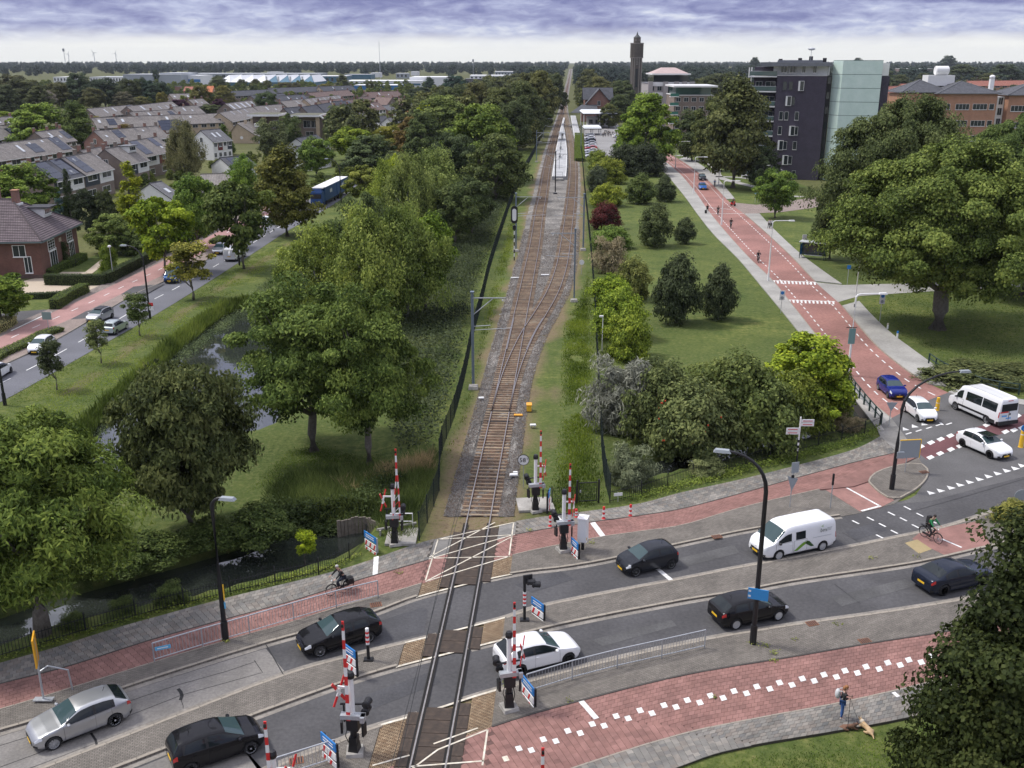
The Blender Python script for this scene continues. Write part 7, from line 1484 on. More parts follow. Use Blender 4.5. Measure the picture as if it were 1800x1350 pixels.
# generic blocks
def block(label,x0,x1,yb,yt,dep,m,floors=0,cols=0,roofm=None,name='building',cat='building',group=None,yaw=0,wm=None,bandm=None,wr=.6,setback=None):
 Y=P(900,yb).y;h=HT(Y,yt);a,b=XAT(Y,h/2,x0),XAT(Y,h/2,x1);w=b-a;t=thing(name,label,cat,((a+b)/2,Y,0),yaw,group)
 M_(('box',(0,dep/2,h/2),(w,dep,h))).build('wall',m,t)
 M_(('box',(0,dep/2,h+.1),(w+.4,dep+.4,.25))).build('roof',roofm or FASC,t)
 for f in range(floors):
  z=h*(f+.55)/floors
  if bandm:M_(('box',(0,-.1,h*(f+.95)/floors),(w+.3,.5,h*.08))).build('floor_band',bandm,t)
  for c in range(cols):win(t,w/cols*wr,h/floors*.5,(-w/2+w*(c+.5)/cols,-.05,z),0,2,m=wm or WFR,sill=False)
 if setback:M_(('box',(w*setback[2],dep/2,h+setback[1]/2),(w*setback[0],dep*.8,setback[1]))).build('upper_storey',setback[3],t)
 return t,w,h
b_,w_,h_=block('grey apartment block with columns and a red roof top storey beyond the station trees',1138,1216,236,147,22,mat('grey_render',(.33,.31,.295),(.40,.375,.36),.85,2),5,6,LEAD,'apartment_block','apartment block',wm=mat('grey_frame',(.45,.46,.46)),bandm=FASC,setback=(.78,3.2,.02,PANE))
M_(('box',(0,9,h_+3.6),(w_*.86,20,.5))).build('roof_edge',FASC,b_);mb=MB();mb.box((0,9,h_+4.9),(w_*.8,18,2.2),0,0,.35);mb.build('hip_roof',mat('rosy_zinc',(.40,.30,.28),(.46,.36,.34),.7,1),b_)
for x in (-.46,-.12,.12,.3,.47):M_(('box',(w_*x,-.8,h_*.52),(1.8,1.4,h_*1.04))).build('column',mat('grey_render',(.2,.2,.2)),b_)
for x in (.0,):M_(('box',(w_*x,-.5,h_*.5),(w_*.13,.8,h_*.9))).build('glazed_bay',PANE,b_)
b_,w_,h_=block('brown brick apartment corner with white windows and green glass balconies behind the road trees',1184,1252,246,168,20,BK_BRN,5,5,FASC,'apartment_block','apartment block',bandm=None,setback=(.9,3.0,.0,glassmat('green_glass',(.06,.12,.10))))
M_(('box',(0,8,h_+3.3),(w_*1.12,22,.6))).build('roof_edge',FASC,b_)
for f in range(5):M_(('box',(-w_*.52,-.8,h_*(f+.9)/5),(w_*.22,2.6,.25))).build('balcony',FASC,b_);M_(('box',(-w_*.52,-2.0,h_*(f+.9)/5+.6),(w_*.22,.08,1.0))).build('balcony_glass',glassmat('balcony_green',(.07,.20,.15)),b_)
# station
def station():
 Y=P(1052,212).y;x0,x1=XAT(Y,5,1029),XAT(Y,5,1076);t=thing('station_building','old brick station with dark gabled roof beside the platform','station',((x0+x1)/2,Y,0));w=x1-x0;ze,zr_=HT(Y,176),HT(Y,157)
 mb=MB();hw=w*.42;v=[(-hw,0,0),(hw,0,0),(hw,0,ze-1),(0,0,zr_),(-hw,0,ze-1)];vb=[(x,14,z) for x,_,z in v];mb.mesh(v+vb,[(0,1,2,3,4),(9,8,7,6,5),(1,6,7,2),(5,0,4,9)]);mb.build('wall',BK_RED,t)
 mb=MB();slopequad(mb,(hw+1,-1,ze-1.8),(hw+1,15,ze-1.8),(0,15,zr_+.3),(0,-1,zr_+.3));slopequad(mb,(-hw-1,15,ze-1.8),(-hw-1,-1,ze-1.8),(0,-1,zr_+.3),(0,15,zr_+.3));mb.build('roof',R_DARK,t)
 M_(('box',(0,10,ze*.5),(w,8,ze))).build('cross_wing',BK_RED,t);mb=MB();slopequad(mb,(-w/2-1,5,ze),(w/2+1,5,ze),(w/2+1,10,zr_+.6),(-w/2-1,10,zr_+.6));slopequad(mb,(w/2+1,15,ze),(-w/2-1,15,ze),(-w/2-1,10,zr_+.6),(w/2+1,10,zr_+.6));mb.build('cross_roof',R_DARK,t)
 for x,z in ((-.16,ze*.45),(.16,ze*.45),(0,ze*.85)):win(t,1.6,2.2,(w*x,-.08,z),0,2)
 mb=MB();slopequad(mb,(-hw-9,-9,4.2),(-1,-9,4.2),(-1,-.2,7.6),(-hw-9+6,-.2,7.6));mb.build('annex_roof',R_DARK,t);M_(('box',(-hw*.6-2,-4,2.1),(hw*1.2,8,4.2))).build('annex_wall',BK_RED,t)
station()
def canopy(label,x0,x1,yb,yt,dep,m,cap=None):
 Y=P(900,yb).y;h=HT(Y,yt);a,b=XAT(Y,h,x0),XAT(Y,h,x1);t=thing('canopy',label,'canopy',((a+b)/2,Y,0),0,'white canopies on the station square');w=b-a
 mb=MB();mb.box((0,dep/2,h-.3),(w,dep,.7),0,0,.9);mb.build('roof',m,t);M_(('box',(0,dep/2,h-.85),(w*.98,dep*.98,.35))).build('fascia',DPNT,t)
 for x in (-.46,0,.46):
  for y in (.1,.9):M_(('tube',[(w*x,dep*y,0),(w*x,dep*y,h-.6)],.18,8)).build('post',WPL,t)
 return t
canopy('broad white hipped canopy in front of the old station',1025,1086,226,197,26,mat('white_canopy',(.70,.73,.74),rough=.5))
canopy('lower white canopy above the crowd beside the parked cars',1027,1058,238,223,12,mat('white_canopy',(.70,.73,.74)))
block('white shop front with dark window under the station canopy',1033,1078,222,207,8,WPNT,1,4,FASC,'shop','shop')
# water tower
def wtower():
 Y=P(1118,167).y;x=XAT(Y,25,1118.5);s=(XAT(Y,25,1130)-XAT(Y,25,1107));t=thing('water_tower','tall brown brick water tower with lantern and pointed cap on the horizon','water tower',(x,Y,0),0)
 BT=mat('tower_brick',(.085,.072,.062),(.12,.10,.085),.9,.5);BT2=mat('tower_stone',(.20,.18,.16),(.25,.225,.20),.9,.5);z=lambda p:HT(Y,p);w=s*.47
 def octo(w):c=w*.42;return [(-w,-c),(-c,-w),(c,-w),(w,-c),(w,c),(c,w),(-c,w),(-w,c)]
 M_(('prism',octo(w*.9),0,z(101))).build('shaft',BT,t);M_(('prism',octo(w*1.02),z(101)+.01,z(77))).build('tank',BT,t)
 for px_ in (-.75,-.38,.38,.75):M_(('box',(w*px_,-w*.93,z(101)/2),(w*.14,w*.16,z(101)))).build('pilaster',BT2,t)
 for px_ in (-.8,-.45,.45,.8):M_(('box',(w*px_,-w*1.03,(z(101)+z(77))/2),(w*.14,w*.12,z(77)-z(101)-.6))).build('pilaster',BT,t)
 M_(('prism',octo(w*1.06),z(77),z(77)+.7)).build('cornice',BT2,t);M_(('prism',octo(w*1.04),z(101)-.5,z(101)+.2)).build('cornice',BT2,t)
 M_(('box',(0,-w*.93,z(137)),(w*.36,w*.14,z(120)-z(152)))).build('tall_window',PANE,t)
 for k in range(5):M_(('box',(0,-w*.93,z(113)+k*1.2),(w*.30,w*.08,.8))).build('slit_window',BT2,t)
 M_(('prism',octo(w*.55),z(77)+.7,z(66))).build('lantern',BT,t)
 for x_ in (-.26,.26):M_(('box',(w*x_,-w*.56,z(70.5)),(w*.14,.2,1.3))).build('lantern_opening',BT2,t)
 mb=MB();mb.lathe([(w*.62,z(66)),(w*.42,z(64)),(w*.16,z(61)),(w*.10,z(58.5)),(0,z(55))],10);mb.build('cap',mat('copper_cap',(.04,.045,.045),rough=.6),t)
wtower()
# industrial halls on the left horizon
HG=mat('hall_grey',(.30,.33,.36),(.34,.37,.40),.6,.05);HW=mat('hall_white',(.70,.71,.71),(.76,.77,.77),.6,.05);HB=mat('hall_blue',(.03,.16,.38),rough=.5);HT_=mat('hall_teal',(.045,.13,.19),rough=.5);HR=mat('hall_roof',(.40,.42,.44),(.46,.48,.50),.7,.05)
HGp='industrial halls below the horizon wood'
for l,x0,x1,yb,yt,dep,m,rm,c,bm in (('long grey steel hall with a taller right end at the left',217,318,150,131,60,HG,HR,0,0),('taller pale grey hall end beside the blue banded hall',282,318,149,128.5,70,HG,HR,0,0),('low white and blue shed left of the grey steel hall',158,218,146,135.5,60,HW,HR,12,0),('small white shed behind the left tree belt',94,122,145,135.5,40,HW,FASC,5,0),('white hall with a bright blue band beside the grey hall',318,353,149,133,50,HW,HW,0,HB),('long low roofs behind the white sawtooth hall',330,560,139,129.5,80,HG,HR,20,0),('white plant boxes on the roof line above the sawtooth hall',470,492,137,126.5,30,HW,HW,0,0),('dark teal hall right of the sawtooth hall',554,606,147,134,60,HT_,HW,6,0),('long white hall with a blue window strip',604,742,153,142.5,60,HW,HW,0,HT_),('low blue fronted white hall behind the garden conifers',622,702,158,150,40,HB,HW,0,0),('white slab hall with a blue glass wedge',720,796,152,136,70,HW,HW,0,0),('teal hall far behind the long white hall',606,652,139,131,50,HT_,HR,0,0),('small white far hall left of the radio mast',652,668,136,128,30,HW,HW,0,0),('small white far hall right of the radio mast',722,735,133,126,30,HW,HW,0,0),('low grey far hall behind the conifers',696,717,138,129,30,HG,HW,3,0),('white office with grey upper boxes right of the phone mast',826,914,150,133,60,HW,HW,12,0),('grey roof block on the white office',870,902,146,126,40,HG,FASC,6,0),('dark brick flats left in front of the white office',818,872,160,139,24,mat('dark_flats',(.09,.085,.085),(.13,.12,.12),.85,.3),LEAD,6,0)):
 b_,w_,h_=block(l,x0,x1,yb,yt,dep,m,2 if 'flats' in l or 'office' in l else (1 if c else 0),c,rm,'industrial_hall' if 'flats' not in l else 'apartment_block','industrial hall' if 'flats' not in l else 'flats',HGp if 'flats' not in l else None,wr=.5)
 if bm:M_(('box',(0,-.3,h_*.45),(w_*.96,.5,h_*.3))).build('blue_band',bm,b_)
def saw():
 Y=P(900,151).y;x0,x1=XAT(Y,5,384),XAT(Y,5,552);h=HT(Y,144.5);ht=HT(Y,132.5);t=thing('sawtooth_hall','large white hall with folded sawtooth roof and blue glazed triangles','industrial hall',(x0,Y,0));w=x1-x0;n=8;u=w/n
 M_(('box',(w/2,40,h/2),(w,80,h))).build('wall',HT_,t)
 for k in range(n):
  mb=MB();a=k*u;mb.mesh([(a,0,h),(a+u,0,h),(a+u*.5,22,ht),(a,80,h),(a+u,80,h),(a+u*.5,80,ht),(a+u*.5,-.5,ht-.5)],[(0,2,5,3),(2,1,4,5)]);mb.build('roof_fold',HW,t)
  if k>3:
   M_(('face',[(a+.5,-.3,h),(a+u-.5,-.3,h),(a+u*.5,21.5,ht-.2)])).build('blue_glazing',HT_,t)
   M_(('box',(a+u*.05,-.6,h+(ht-h)*.42),(u*.14,1.0,(ht-h)*.84))).build('white_fin',HW,t)
  else:
   mb=MB();mb.mesh([(a,-.4,h),(a+u,-.4,h),(a+u*.5,22,ht+.05)],[(0,1,2)]);mb.build('roof_hip',HW,t)
saw()
block('far grey apartment flats right of the glass tower',1590,1642,142,121,40,mat('far_brick',(.16,.12,.11),(.2,.15,.14),.9,.2),4,8,FASC,'apartment_block','flats')
block('far pale flats behind the plane trees',1655,1672,140,118,30,mat('far_brick2',(.24,.21,.19)),4,3,FASC,'apartment_block','flats')
block('brick chimney like tower block beside the grey hall',308,317,168,152,6,BK_RED,0,0,LEAD,'brick_tower','tower')
block('low white flat building behind the brick tower',314,340,167,157,20,WPNT,1,4,HR,'office','building')
gable('orange red roof seen between the garden trees below the sawtooth hall',(364,151),(376,151),10,10,6,R_ORG,BK_ORG,1,False,chim=False,name='house',cat='house');gable('dull red roof beside the brick tower',(325,152),(340,152),9,10,6,R_RED,BK_ORG,1,False,chim=False,name='house',cat='house')
# masts and wind turbines
def mastthin(label,x,yb,yt,name='radio_mast',r=.5,dish=False):
 b=P(x,yb);h=HT(b.y,yt);t=thing(name,label,'mast',b);k=b.y/1200;mb=MB()
 for i in range(3):
  a=i*2.1;mb.tube([(r*k*math.cos(a),r*k*math.sin(a),0),(r*k*.25*math.cos(a),r*k*.25*math.sin(a),h)],.10*k,4)
 n=14
 for i in range(n):z0,z1=h*i/n,h*(i+1)/n;mb.tube([(r*k*(1-.75*i/n),0,z0),(-r*k*.5,r*k*.6,z1)],.06*k,3)
 mb.build('lattice',GALV,t);M_(('tube',[(0,0,h),(0,0,h*1.04)],.06*k,4)).build('tip',GALV,t)
 if dish:M_(('box',(0,-.6*k,h*.93),(2.2*k,.8*k,h*.12))).build('antenna',GREYP,t)
mastthin('tall thin radio mast left of the middle on the horizon',669,150,73);mastthin('short phone mast beside the white office',832,142,104,'phone_mast',.7,True);mastthin('radio mast with a thick head at the left horizon',117,127,85,r=.6,dish=True)
for i,(x,yt,l) in enumerate(((122,95,'small wind turbine just right of the left radio mast'),(167,93,'middle wind turbine on the left horizon'),(205,94,'rightmost wind turbine on the left horizon'))):
 b=P(x,111.5);h=HT(b.y,yt);t=thing('wind_turbine',l,'wind turbine',b,0,'wind turbines on the left horizon');k=h/100;TW=mat('turbine_grey',(.32,.35,.38),rough=.6);M_(('tube',[(0,0,0),(0,0,h)],[4*k,2.4*k],8)).build('tower',TW,t);M_(('ell',(0,0,h),(3*k,6*k,3*k),8,6)).build('nacelle',TW,t)
 for j in range(3):a=.5+i+j*2.094;M_(('tube',[(0,-7*k,h),(38*k*math.sin(a),-7*k,h+38*k*math.cos(a))],[2.6*k,.9*k],5)).build('blade',TW,t)
BARK=mat('bark',(.11,.098,.08),(.21,.19,.155),.95,6,bump=.6);BIRCHB=mat('birch_bark',(.22,.21,.19),(.55,.54,.50),.85,5,bump=.3)
def unit(v):return v/np.maximum(np.linalg.norm(v,axis=-1,keepdims=True),1e-9)
def leafmesh(name,c,d,nrm,l,w,lr,fold=.25):
 """kite shaped leaves: centre, direction, normal, length, width"""
 d=unit(d);s=unit(np.cross(d,nrm));nn=np.cross(s,d);l=l[:,None];w=w[:,None]
 v=np.stack([c-d*l*.5,c+s*w*.5+nn*w*fold*.5-d*l*.06,c+d*l*.5,c-s*w*.5+nn*w*fold*.5-d*l*.06],1).reshape(-1,3).astype(np.float32);n=len(c)
 me=bpy.data.meshes.new(name);me.vertices.add(4*n);me.loops.add(4*n);me.polygons.add(n)
 me.vertices.foreach_set('co',v.ravel());me.loops.foreach_set('vertex_index',np.arange(4*n,dtype=np.int32))
 me.polygons.foreach_set('loop_start',np.arange(0,4*n,4,dtype=np.int32));me.polygons.foreach_set('loop_total',np.full(n,4,np.int32))
 a=me.attributes.new('lr','FLOAT','FACE');a.data.foreach_set('value',lr.astype(np.float32));me.materials.append(LEAF);me.update(calc_edges=True);me.validate();return me
SHAPES={'round':lambda t:np.sqrt(np.maximum(0,1-(2*t-1)**2))**.8,'dome':lambda t:np.sqrt(np.maximum(0,1-t**2.2))*np.minimum(1,.55+t*2.5),'cone':lambda t:np.maximum(.02,(1-t)**.85)*np.minimum(1,.5+4*t),'oval':lambda t:np.sqrt(np.maximum(0,1-(2*t-1)**2))**.6*(1-.25*t),'pyr':lambda t:(np.maximum(.03,1-t)**.62)*np.minimum(1,.45+3*t),'flat':lambda t:np.minimum(1,.35+1.1*t)*np.sqrt(np.maximum(0,1-t**4)),'bush':lambda t:np.sqrt(np.maximum(0,1-t**2))**.7}
PROTO={}
def proto(kind,H=10.,W=8.,base=.22,shape='round',ncl=90,cr=1.1,n=14000,l=.45,w=.32,droop=.2,flat=.75,seed=1,bark=None,inner=.42,up=.5,trunk=.24,strands=0,limbs=9,lean=0):
 g=np.random.default_rng(seed);f=SHAPES[shape];z0=H*base
 t=g.random(ncl*4);keep=g.random(ncl*4)<np.maximum(f(t),.12)**1.2;t=t[keep][:ncl];ncl=len(t);a=g.random(ncl)*2*np.pi
 lob=1+.16*np.sin(a*3+g.random()*6)+.10*np.sin(a*5+g.random()*6)+g.normal(0,.07,ncl)
 rr=f(t)*(W/2-cr*.55)*lob*np.power(g.random(ncl),inner)
 cc=np.stack([rr*np.cos(a),rr*np.sin(a),z0+cr*.35+t*(H-z0-cr*.75)],1);tint=g.normal(.5,.16,ncl)
 k=g.integers(0,ncl,n);crs=cr*g.uniform(.45,1.4,ncl)
 u=unit(g.normal(size=(n,3)));u[:,2]=np.where(g.random(n)<.62,np.abs(u[:,2]),u[:,2]);rad=np.power(g.random(n),.38)
 p=cc[k]+u*(crs[k]*rad)[:,None]*np.array([1,1,flat])
 if strands:
  s=g.random(n)**.8;p[:,2]-=s*strands*crs[k];p[:,:2]=cc[k][:,:2]+(p[:,:2]-cc[k][:,:2])*(1-.1*s)[:,None]
 p[:,2]=np.maximum(p[:,2],z0*.55)
 out=unit(p-np.array([0,0,z0+(H-z0)*.4]));nr=unit(u*.7+out*.6+np.array([0,0,up])+g.normal(0,.55,(n,3)))
 d=unit(np.cross(nr,g.normal(size=(n,3)))+np.array([0,0,-droop*1.5])+out*.25);lr=np.clip(tint[k]+g.normal(0,.27,n),0,1)
 crown=leafmesh(kind+'_crown',p,d,nr,l*g.uniform(.65,1.3,n),w*g.uniform(.65,1.3,n),lr)
 mb=MB();th=H*.78 if shape in ('cone','pyr','oval') else z0+(H-z0)*.5
 pts=[Vector((math.sin(i*1.3+seed)*.06*i,math.cos(i*1.7+seed)*.06*i,th*i/6)) for i in range(7)]
 mb.tube(pts,[trunk*q for q in (1.25,1.0,.92,.84,.72,.55,.35)],9)
 for j in range(limbs):
  e=Vector(cc[int(g.integers(0,ncl))]);s0=pts[min(6,max(1,int(th and (z0*.8+(e.z-z0)*.35)/th*6)))];m=s0.lerp(e,.5)+Vector((0,0,-.12*(e-s0).length*(.2 if not strands else -.8)));mb.tube([s0,s0.lerp(m,.6),m,e],[trunk*.42,trunk*.34,trunk*.24,trunk*.06],5)
 PROTO[kind]=(H,W,crown,mb.data(kind+'_trunk',bark or BARK,True))
proto('ash',11,11.5,.28,'dome',170,1.1,76000,.30,.10,.35,.7,3,inner=.45,trunk=.36,limbs=14)
proto('chestnut',11,9.5,.13,'round',190,1.15,52000,.36,.17,.75,.75,5,inner=.36,trunk=.27)
proto('walnut',11,9.5,.24,'dome',150,.95,72000,.25,.11,.5,.7,8,inner=.5,trunk=.25,limbs=14)
proto('lime',13,9,.06,'pyr',300,1.0,150000,.15,.11,.5,.5,11,inner=.36)
proto('plane',15,17,.22,'dome',420,1.15,190000,.22,.165,.3,.75,14,inner=.36,trunk=.62,limbs=16)
proto('broad',10,9,.14,'round',110,1.05,26000,.36,.26,.25,.75,17,inner=.36)
proto('dense',10,9.5,.10,'dome',130,1.0,26000,.34,.25,.25,.75,21,inner=.34)
proto('loose',10,8,.15,'oval',95,1.0,18000,.33,.19,.4,.8,25,inner=.5)
proto('birch',12,8,.18,'dome',95,.85,30000,.30,.13,1.2,1.0,29,BIRCHB,inner=.42,up=.1,trunk=.16,strands=2.3,limbs=12)
proto('oak_cone',12,9,.12,'pyr',130,1.05,24000,.36,.26,.3,.75,33,inner=.34)
proto('conifer',10,5.2,.03,'cone',120,.62,16000,.34,.12,.3,.9,37,inner=.3,up=.9)
proto('young',6,3.6,.30,'round',46,.62,6000,.22,.15,.3,.8,41,inner=.4,trunk=.085,limbs=8)
proto('maple',8,8,.2,'flat',60,.95,13000,.36,.26,.3,.6,45,inner=.4,trunk=.14)
proto('shrub',3,4,.0,'bush',90,.55,14000,.17,.11,.2,.85,49,inner=.3,trunk=.08)
proto('lawnbush',4,4,.0,'dome',80,.62,15000,.19,.11,.3,.9,51,inner=.5,trunk=.1)
proto('willowy',3,4,.0,'bush',70,.55,9000,.34,.06,.4,1.0,53,inner=.35,trunk=.06)
proto('far',10,9,.05,'dome',40,1.4,2600,.85,.62,.2,.8,57,inner=.3,limbs=3)
PROTO['leafy']=PROTO['broad']
def tree(kind,label,bx,by,topy,wpx,col,cat='tree',name=None,group=None,z=0,dx=0):
 b=P(bx,by,z);H,W,cr,tr=PROTO[kind];h=HT(b.y,topy)-z;sc=FOC/(b.y*_c+(CAMH-z-h*.5)*_s);w=wpx/sc*1.08
 t=thing(name or ('shrub' if cat in ('shrub','bush') else 'tree'),label,cat,(b.x,b.y,z-.05),float(rng.uniform(0,6.28)),group)
 a=put('trunk',tr,t);c=put('crown',cr,t);c.color=(*col,1);t.scale=(w/W,w/W,h/H);return t
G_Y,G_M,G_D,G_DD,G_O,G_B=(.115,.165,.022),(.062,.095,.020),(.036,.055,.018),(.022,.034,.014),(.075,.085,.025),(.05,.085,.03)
T=tree
# near the camera
T('ash','large feathery yellow green tree hanging over the ditch at the left edge',75,1113,718,395,(.052,.080,.020),name='ash_tree')
T('chestnut','dark drooping chestnut tree beside the pond',338,934,642,226,(.040,.052,.020),name='chestnut_tree')
T('walnut','big walnut tree with pale trunk nearest to the left mesh fence',650,815,500,225,(.052,.080,.022),name='walnut_tree')
T('walnut','broad walnut tree behind the chestnut, leaning over the pond',552,792,482,280,(.050,.078,.022),name='walnut_tree')
T('lime','dark tree with reddish tips rising at the bottom right corner',1806,1500,800,560,(.018,.026,.009),name='lime_tree')
T('young','bright green sapling growing out of the ditch behind the picket fence',537,990,932,40,G_Y,name='sapling',z=-.6)
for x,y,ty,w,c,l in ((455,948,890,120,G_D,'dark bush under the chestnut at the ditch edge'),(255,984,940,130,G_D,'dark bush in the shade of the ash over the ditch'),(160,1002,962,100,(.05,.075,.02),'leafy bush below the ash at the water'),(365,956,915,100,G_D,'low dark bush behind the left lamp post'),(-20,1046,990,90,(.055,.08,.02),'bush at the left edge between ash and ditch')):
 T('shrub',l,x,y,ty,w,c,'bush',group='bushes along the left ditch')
for x,y,ty,w,l in ((215,1073,1050,46,'climbing ivy bush on the picket fence near the ash trunk'),(300,1056,1026,56,'ivy bush growing through the picket fence left of the lamp post'),(130,1098,1078,48,'low ivy on the picket fence under the ash')):
 T('willowy',l,x,y,ty,w,(.04,.06,.02),'bush',group='ivy on the picket fence')
T('maple','dark round street tree above the white van',429,472,313,128,(.042,.062,.018),name='street_tree')
T('young','yellowing street tree in front of the dark blue van',340,527,424,82,(.10,.108,.025),name='street_tree')
T('young','young dark green street tree beside the lamp post before the villa',246,590,514,46,G_D,name='street_tree')
T('young','thin sparse street tree in front of the black topped car',178,638,560,42,(.07,.09,.035),name='street_tree')
T('young','young dark street tree nearest the left corner of the grass strip',100,685,596,48,(.03,.04,.018),name='street_tree')
T('oak_cone','tall reddish green cone shaped tree on the grass strip',505,415,249,122,(.058,.066,.018),name='oak_tree')
T('maple','bright lime green tree beside the long villa hedge',292,480,343,112,(.085,.13,.02),name='maple_tree',z=.1)
T('broad','mid green street tree right of the lime green one',349,436,302,84,(.055,.095,.022),z=.1)
T('loose','green tree between the solar garage and the reddish tree',430,372,266,58,(.062,.11,.024))
T('conifer','golden yellow conifer behind the villa garden',237,402,278,66,(.105,.135,.018),name='conifer')
T('conifer','slim dark conifer in front of the stepped houses',127,392,292,32,G_DD,name='conifer');T('conifer','small blue spruce beside the villa chimney',107,385,333,26,(.045,.075,.075),name='conifer')
T('dense','very dark round evergreen behind the villa',156,412,330,54,(.018,.026,.013),name='conifer');T('dense','dark evergreen left of the golden conifer',192,412,333,44,(.026,.036,.015),name='conifer')
T('dense','round grey green garden tree beside the villa hedge',200,446,374,84,(.07,.10,.03));T('shrub','dark garden bush at the far end of the villa lawn',250,446,402,80,G_D,'bush');T('shrub','bush on the villa lawn behind the garden lamp',192,478,428,30,G_M,'bush')
T('dense','round green tree behind the villa roof at the left',42,398,286,128,(.06,.098,.022));T('maple','tree cut off by the left edge in front of the villa',5,572,478,120,(.06,.095,.02))
T('dense','big bright crowned tree behind the long brown terrace',72,268,180,112,(.072,.115,.026));T('oak_cone','tall darker tree right of the big bright crowned tree',140,270,174,72,(.05,.075,.024));T('broad','yellowish small tree between the two terrace rows',182,240,203,44,(.14,.135,.03));T('broad','pale green tree at the far left behind the terraces',8,238,193,60,(.085,.125,.025))
T('dense','round reddish topped tree in front of the brick gable',222,262,217,48,(.085,.075,.022));T('conifer','thin dark conifer left of the round reddish tree',179,262,229,15,G_D,name='conifer')
T('birch','tall hanging brownish birch among the terraces',326,312,206,72,(.09,.095,.045),name='birch_tree');T('conifer','dark cypress beside the beige gable house',397,272,216,38,(.045,.075,.018),name='conifer');T('loose','grey green thin tree right of the beige gable house',478,285,205,62,(.06,.075,.035));T('loose','darker thin tree in front of the modern villa',512,262,197,46,(.045,.065,.025))
T('dense','broad dark tree right of the modern villa',598,250,184,62,(.04,.058,.02));T('broad','green tree with bright top left of the blue lorry',557,310,238,62,(.06,.10,.024));T('broad','bright topped tree above the lorry',620,282,221,74,(.085,.125,.022));T('maple','low spreading yellow olive tree right of the parked cars',636,362,288,76,(.075,.095,.024))
T('loose','grey shrub like tree among the cottages',668,222,198,42,(.10,.115,.07));T('loose','silvery willow by the cottages',664,190,172,32,(.12,.135,.09))
CB=(.030,.012,.020)
T('dense','copper beech with purple black leaves left in the estate',316,205,174,52,CB,name='copper_beech');T('dense','second copper beech right of the two round trees',386,202,173,32,CB,name='copper_beech');T('dense','small copper tree among the right hand cottages',735,222,196,28,CB,name='copper_beech');T('dense','purple tree below the plum roofs',676,176,163,18,CB,name='copper_beech')
T('dense','round brown green tree above the copper beech',354,198,149,46,(.065,.068,.022));T('dense','second round brown green tree above the copper beech',396,193,149,40,(.075,.078,.024));T('broad','small grey tree below the round brown trees',370,204,182,40,(.045,.06,.025));T('broad','tall dark tree in the middle of the brown roofs',472,206,159,40,(.035,.055,.022))
for i,(x,y,ty,w,c) in enumerate(((14,205,148,60,(.034,.045,.022)),(48,195,136,64,(.04,.048,.022)),(28,182,128,50,(.045,.05,.025)),(72,200,150,50,(.04,.05,.022)),(84,196,158,30,(.16,.15,.12)),(105,190,142,44,(.05,.055,.024)),(140,186,127,56,(.03,.045,.024)),(165,196,152,40,(.055,.06,.025)),(186,190,135,54,(.026,.038,.024)),(206,190,150,40,(.034,.045,.022)),(228,188,136,36,(.04,.05,.022)),(250,186,134,28,(.032,.045,.02)),(264,186,140,40,(.022,.036,.026)),(284,188,142,40,(.024,.038,.022)),(276,150,120,10,(.028,.042,.024)),(222,196,160,40,(.06,.06,.035)),(250,192,168,30,(.075,.08,.03)),(286,192,160,18,(.10,.10,.03)))):
 l=('dark tree at the left edge of the tree belt behind the estate','tall brown green tree at the left of the tree belt','reddish dark tree behind the leftmost belt tree','dark tree between the left belt and the pale poplar','pale cream flowering shrub in the tree belt','olive tree right of the pale shrub in the belt','tallest dark tree of the belt beneath the radio mast','olive brown low tree in the belt centre','big blackish green tree left of the grey hall','dark tree in front of the big blackish one','rounded tree in front of the grey hall','brown topped tree in front of the grey hall','dense dark conifer like tree before the tall hall end','dark tree at the right end of the tree belt','slender dark poplar rising above the grey hall','brownish low tree in the right part of the belt','yellow olive low tree by the street lamps','small golden tree at the right end of the belt')[i]
 T('broad' if i%3 else 'dense',l,x,y,ty,w,c,group='tree belt behind the estate')
for i,(x,y,ty,w,c,l) in enumerate(((386,158,132,40,(.05,.065,.028),'dark broad tree left in front of the sawtooth hall'),(426,158,138,16,(.045,.06,.028),'narrow poplar in front of the sawtooth hall, left one'),(450,158,138,24,(.06,.068,.03),'tree in front of the middle of the sawtooth hall'),(470,158,140,18,(.06,.07,.03),'small tree below the first blue triangle'),(444,166,150,12,(.035,.05,.02),'little dark conifer below the sawtooth hall'),(500,158,144,30,(.075,.075,.03),'olive row tree below the blue triangles'),(520,158,144,26,(.07,.072,.03),'second olive row tree below the blue triangles'),(574,163,146,22,(.10,.10,.03),'yellowish tree right of the sawtooth hall'),(602,160,130,30,(.05,.062,.028),'dark tree at the right end of the sawtooth hall'),(652,170,140,14,(.05,.06,.025),'slim brown conifer before the long white hall'),(755,158,134,22,(.028,.042,.03),'dark conifer on the long white hall'),(800,172,130,36,(.022,.04,.03),'blackish pine before the white office'),(728,180,155,34,(.03,.042,.022),'dark hedge tree left of the conifers'),(742,178,152,30,(.028,.04,.024),'dark conifer behind the maroon gabled house'),(710,200,166,34,(.04,.055,.022),'dark tree between the white cottages'),(640,205,172,40,(.06,.07,.035),'olive tree behind the pale cottage'),(620,212,180,30,(.04,.055,.02),'dark garden tree left of the silvery willow'))):
 T('broad' if i%2 else 'oak_cone',l,x,y,ty,w,c,group='garden trees towards the industrial halls')
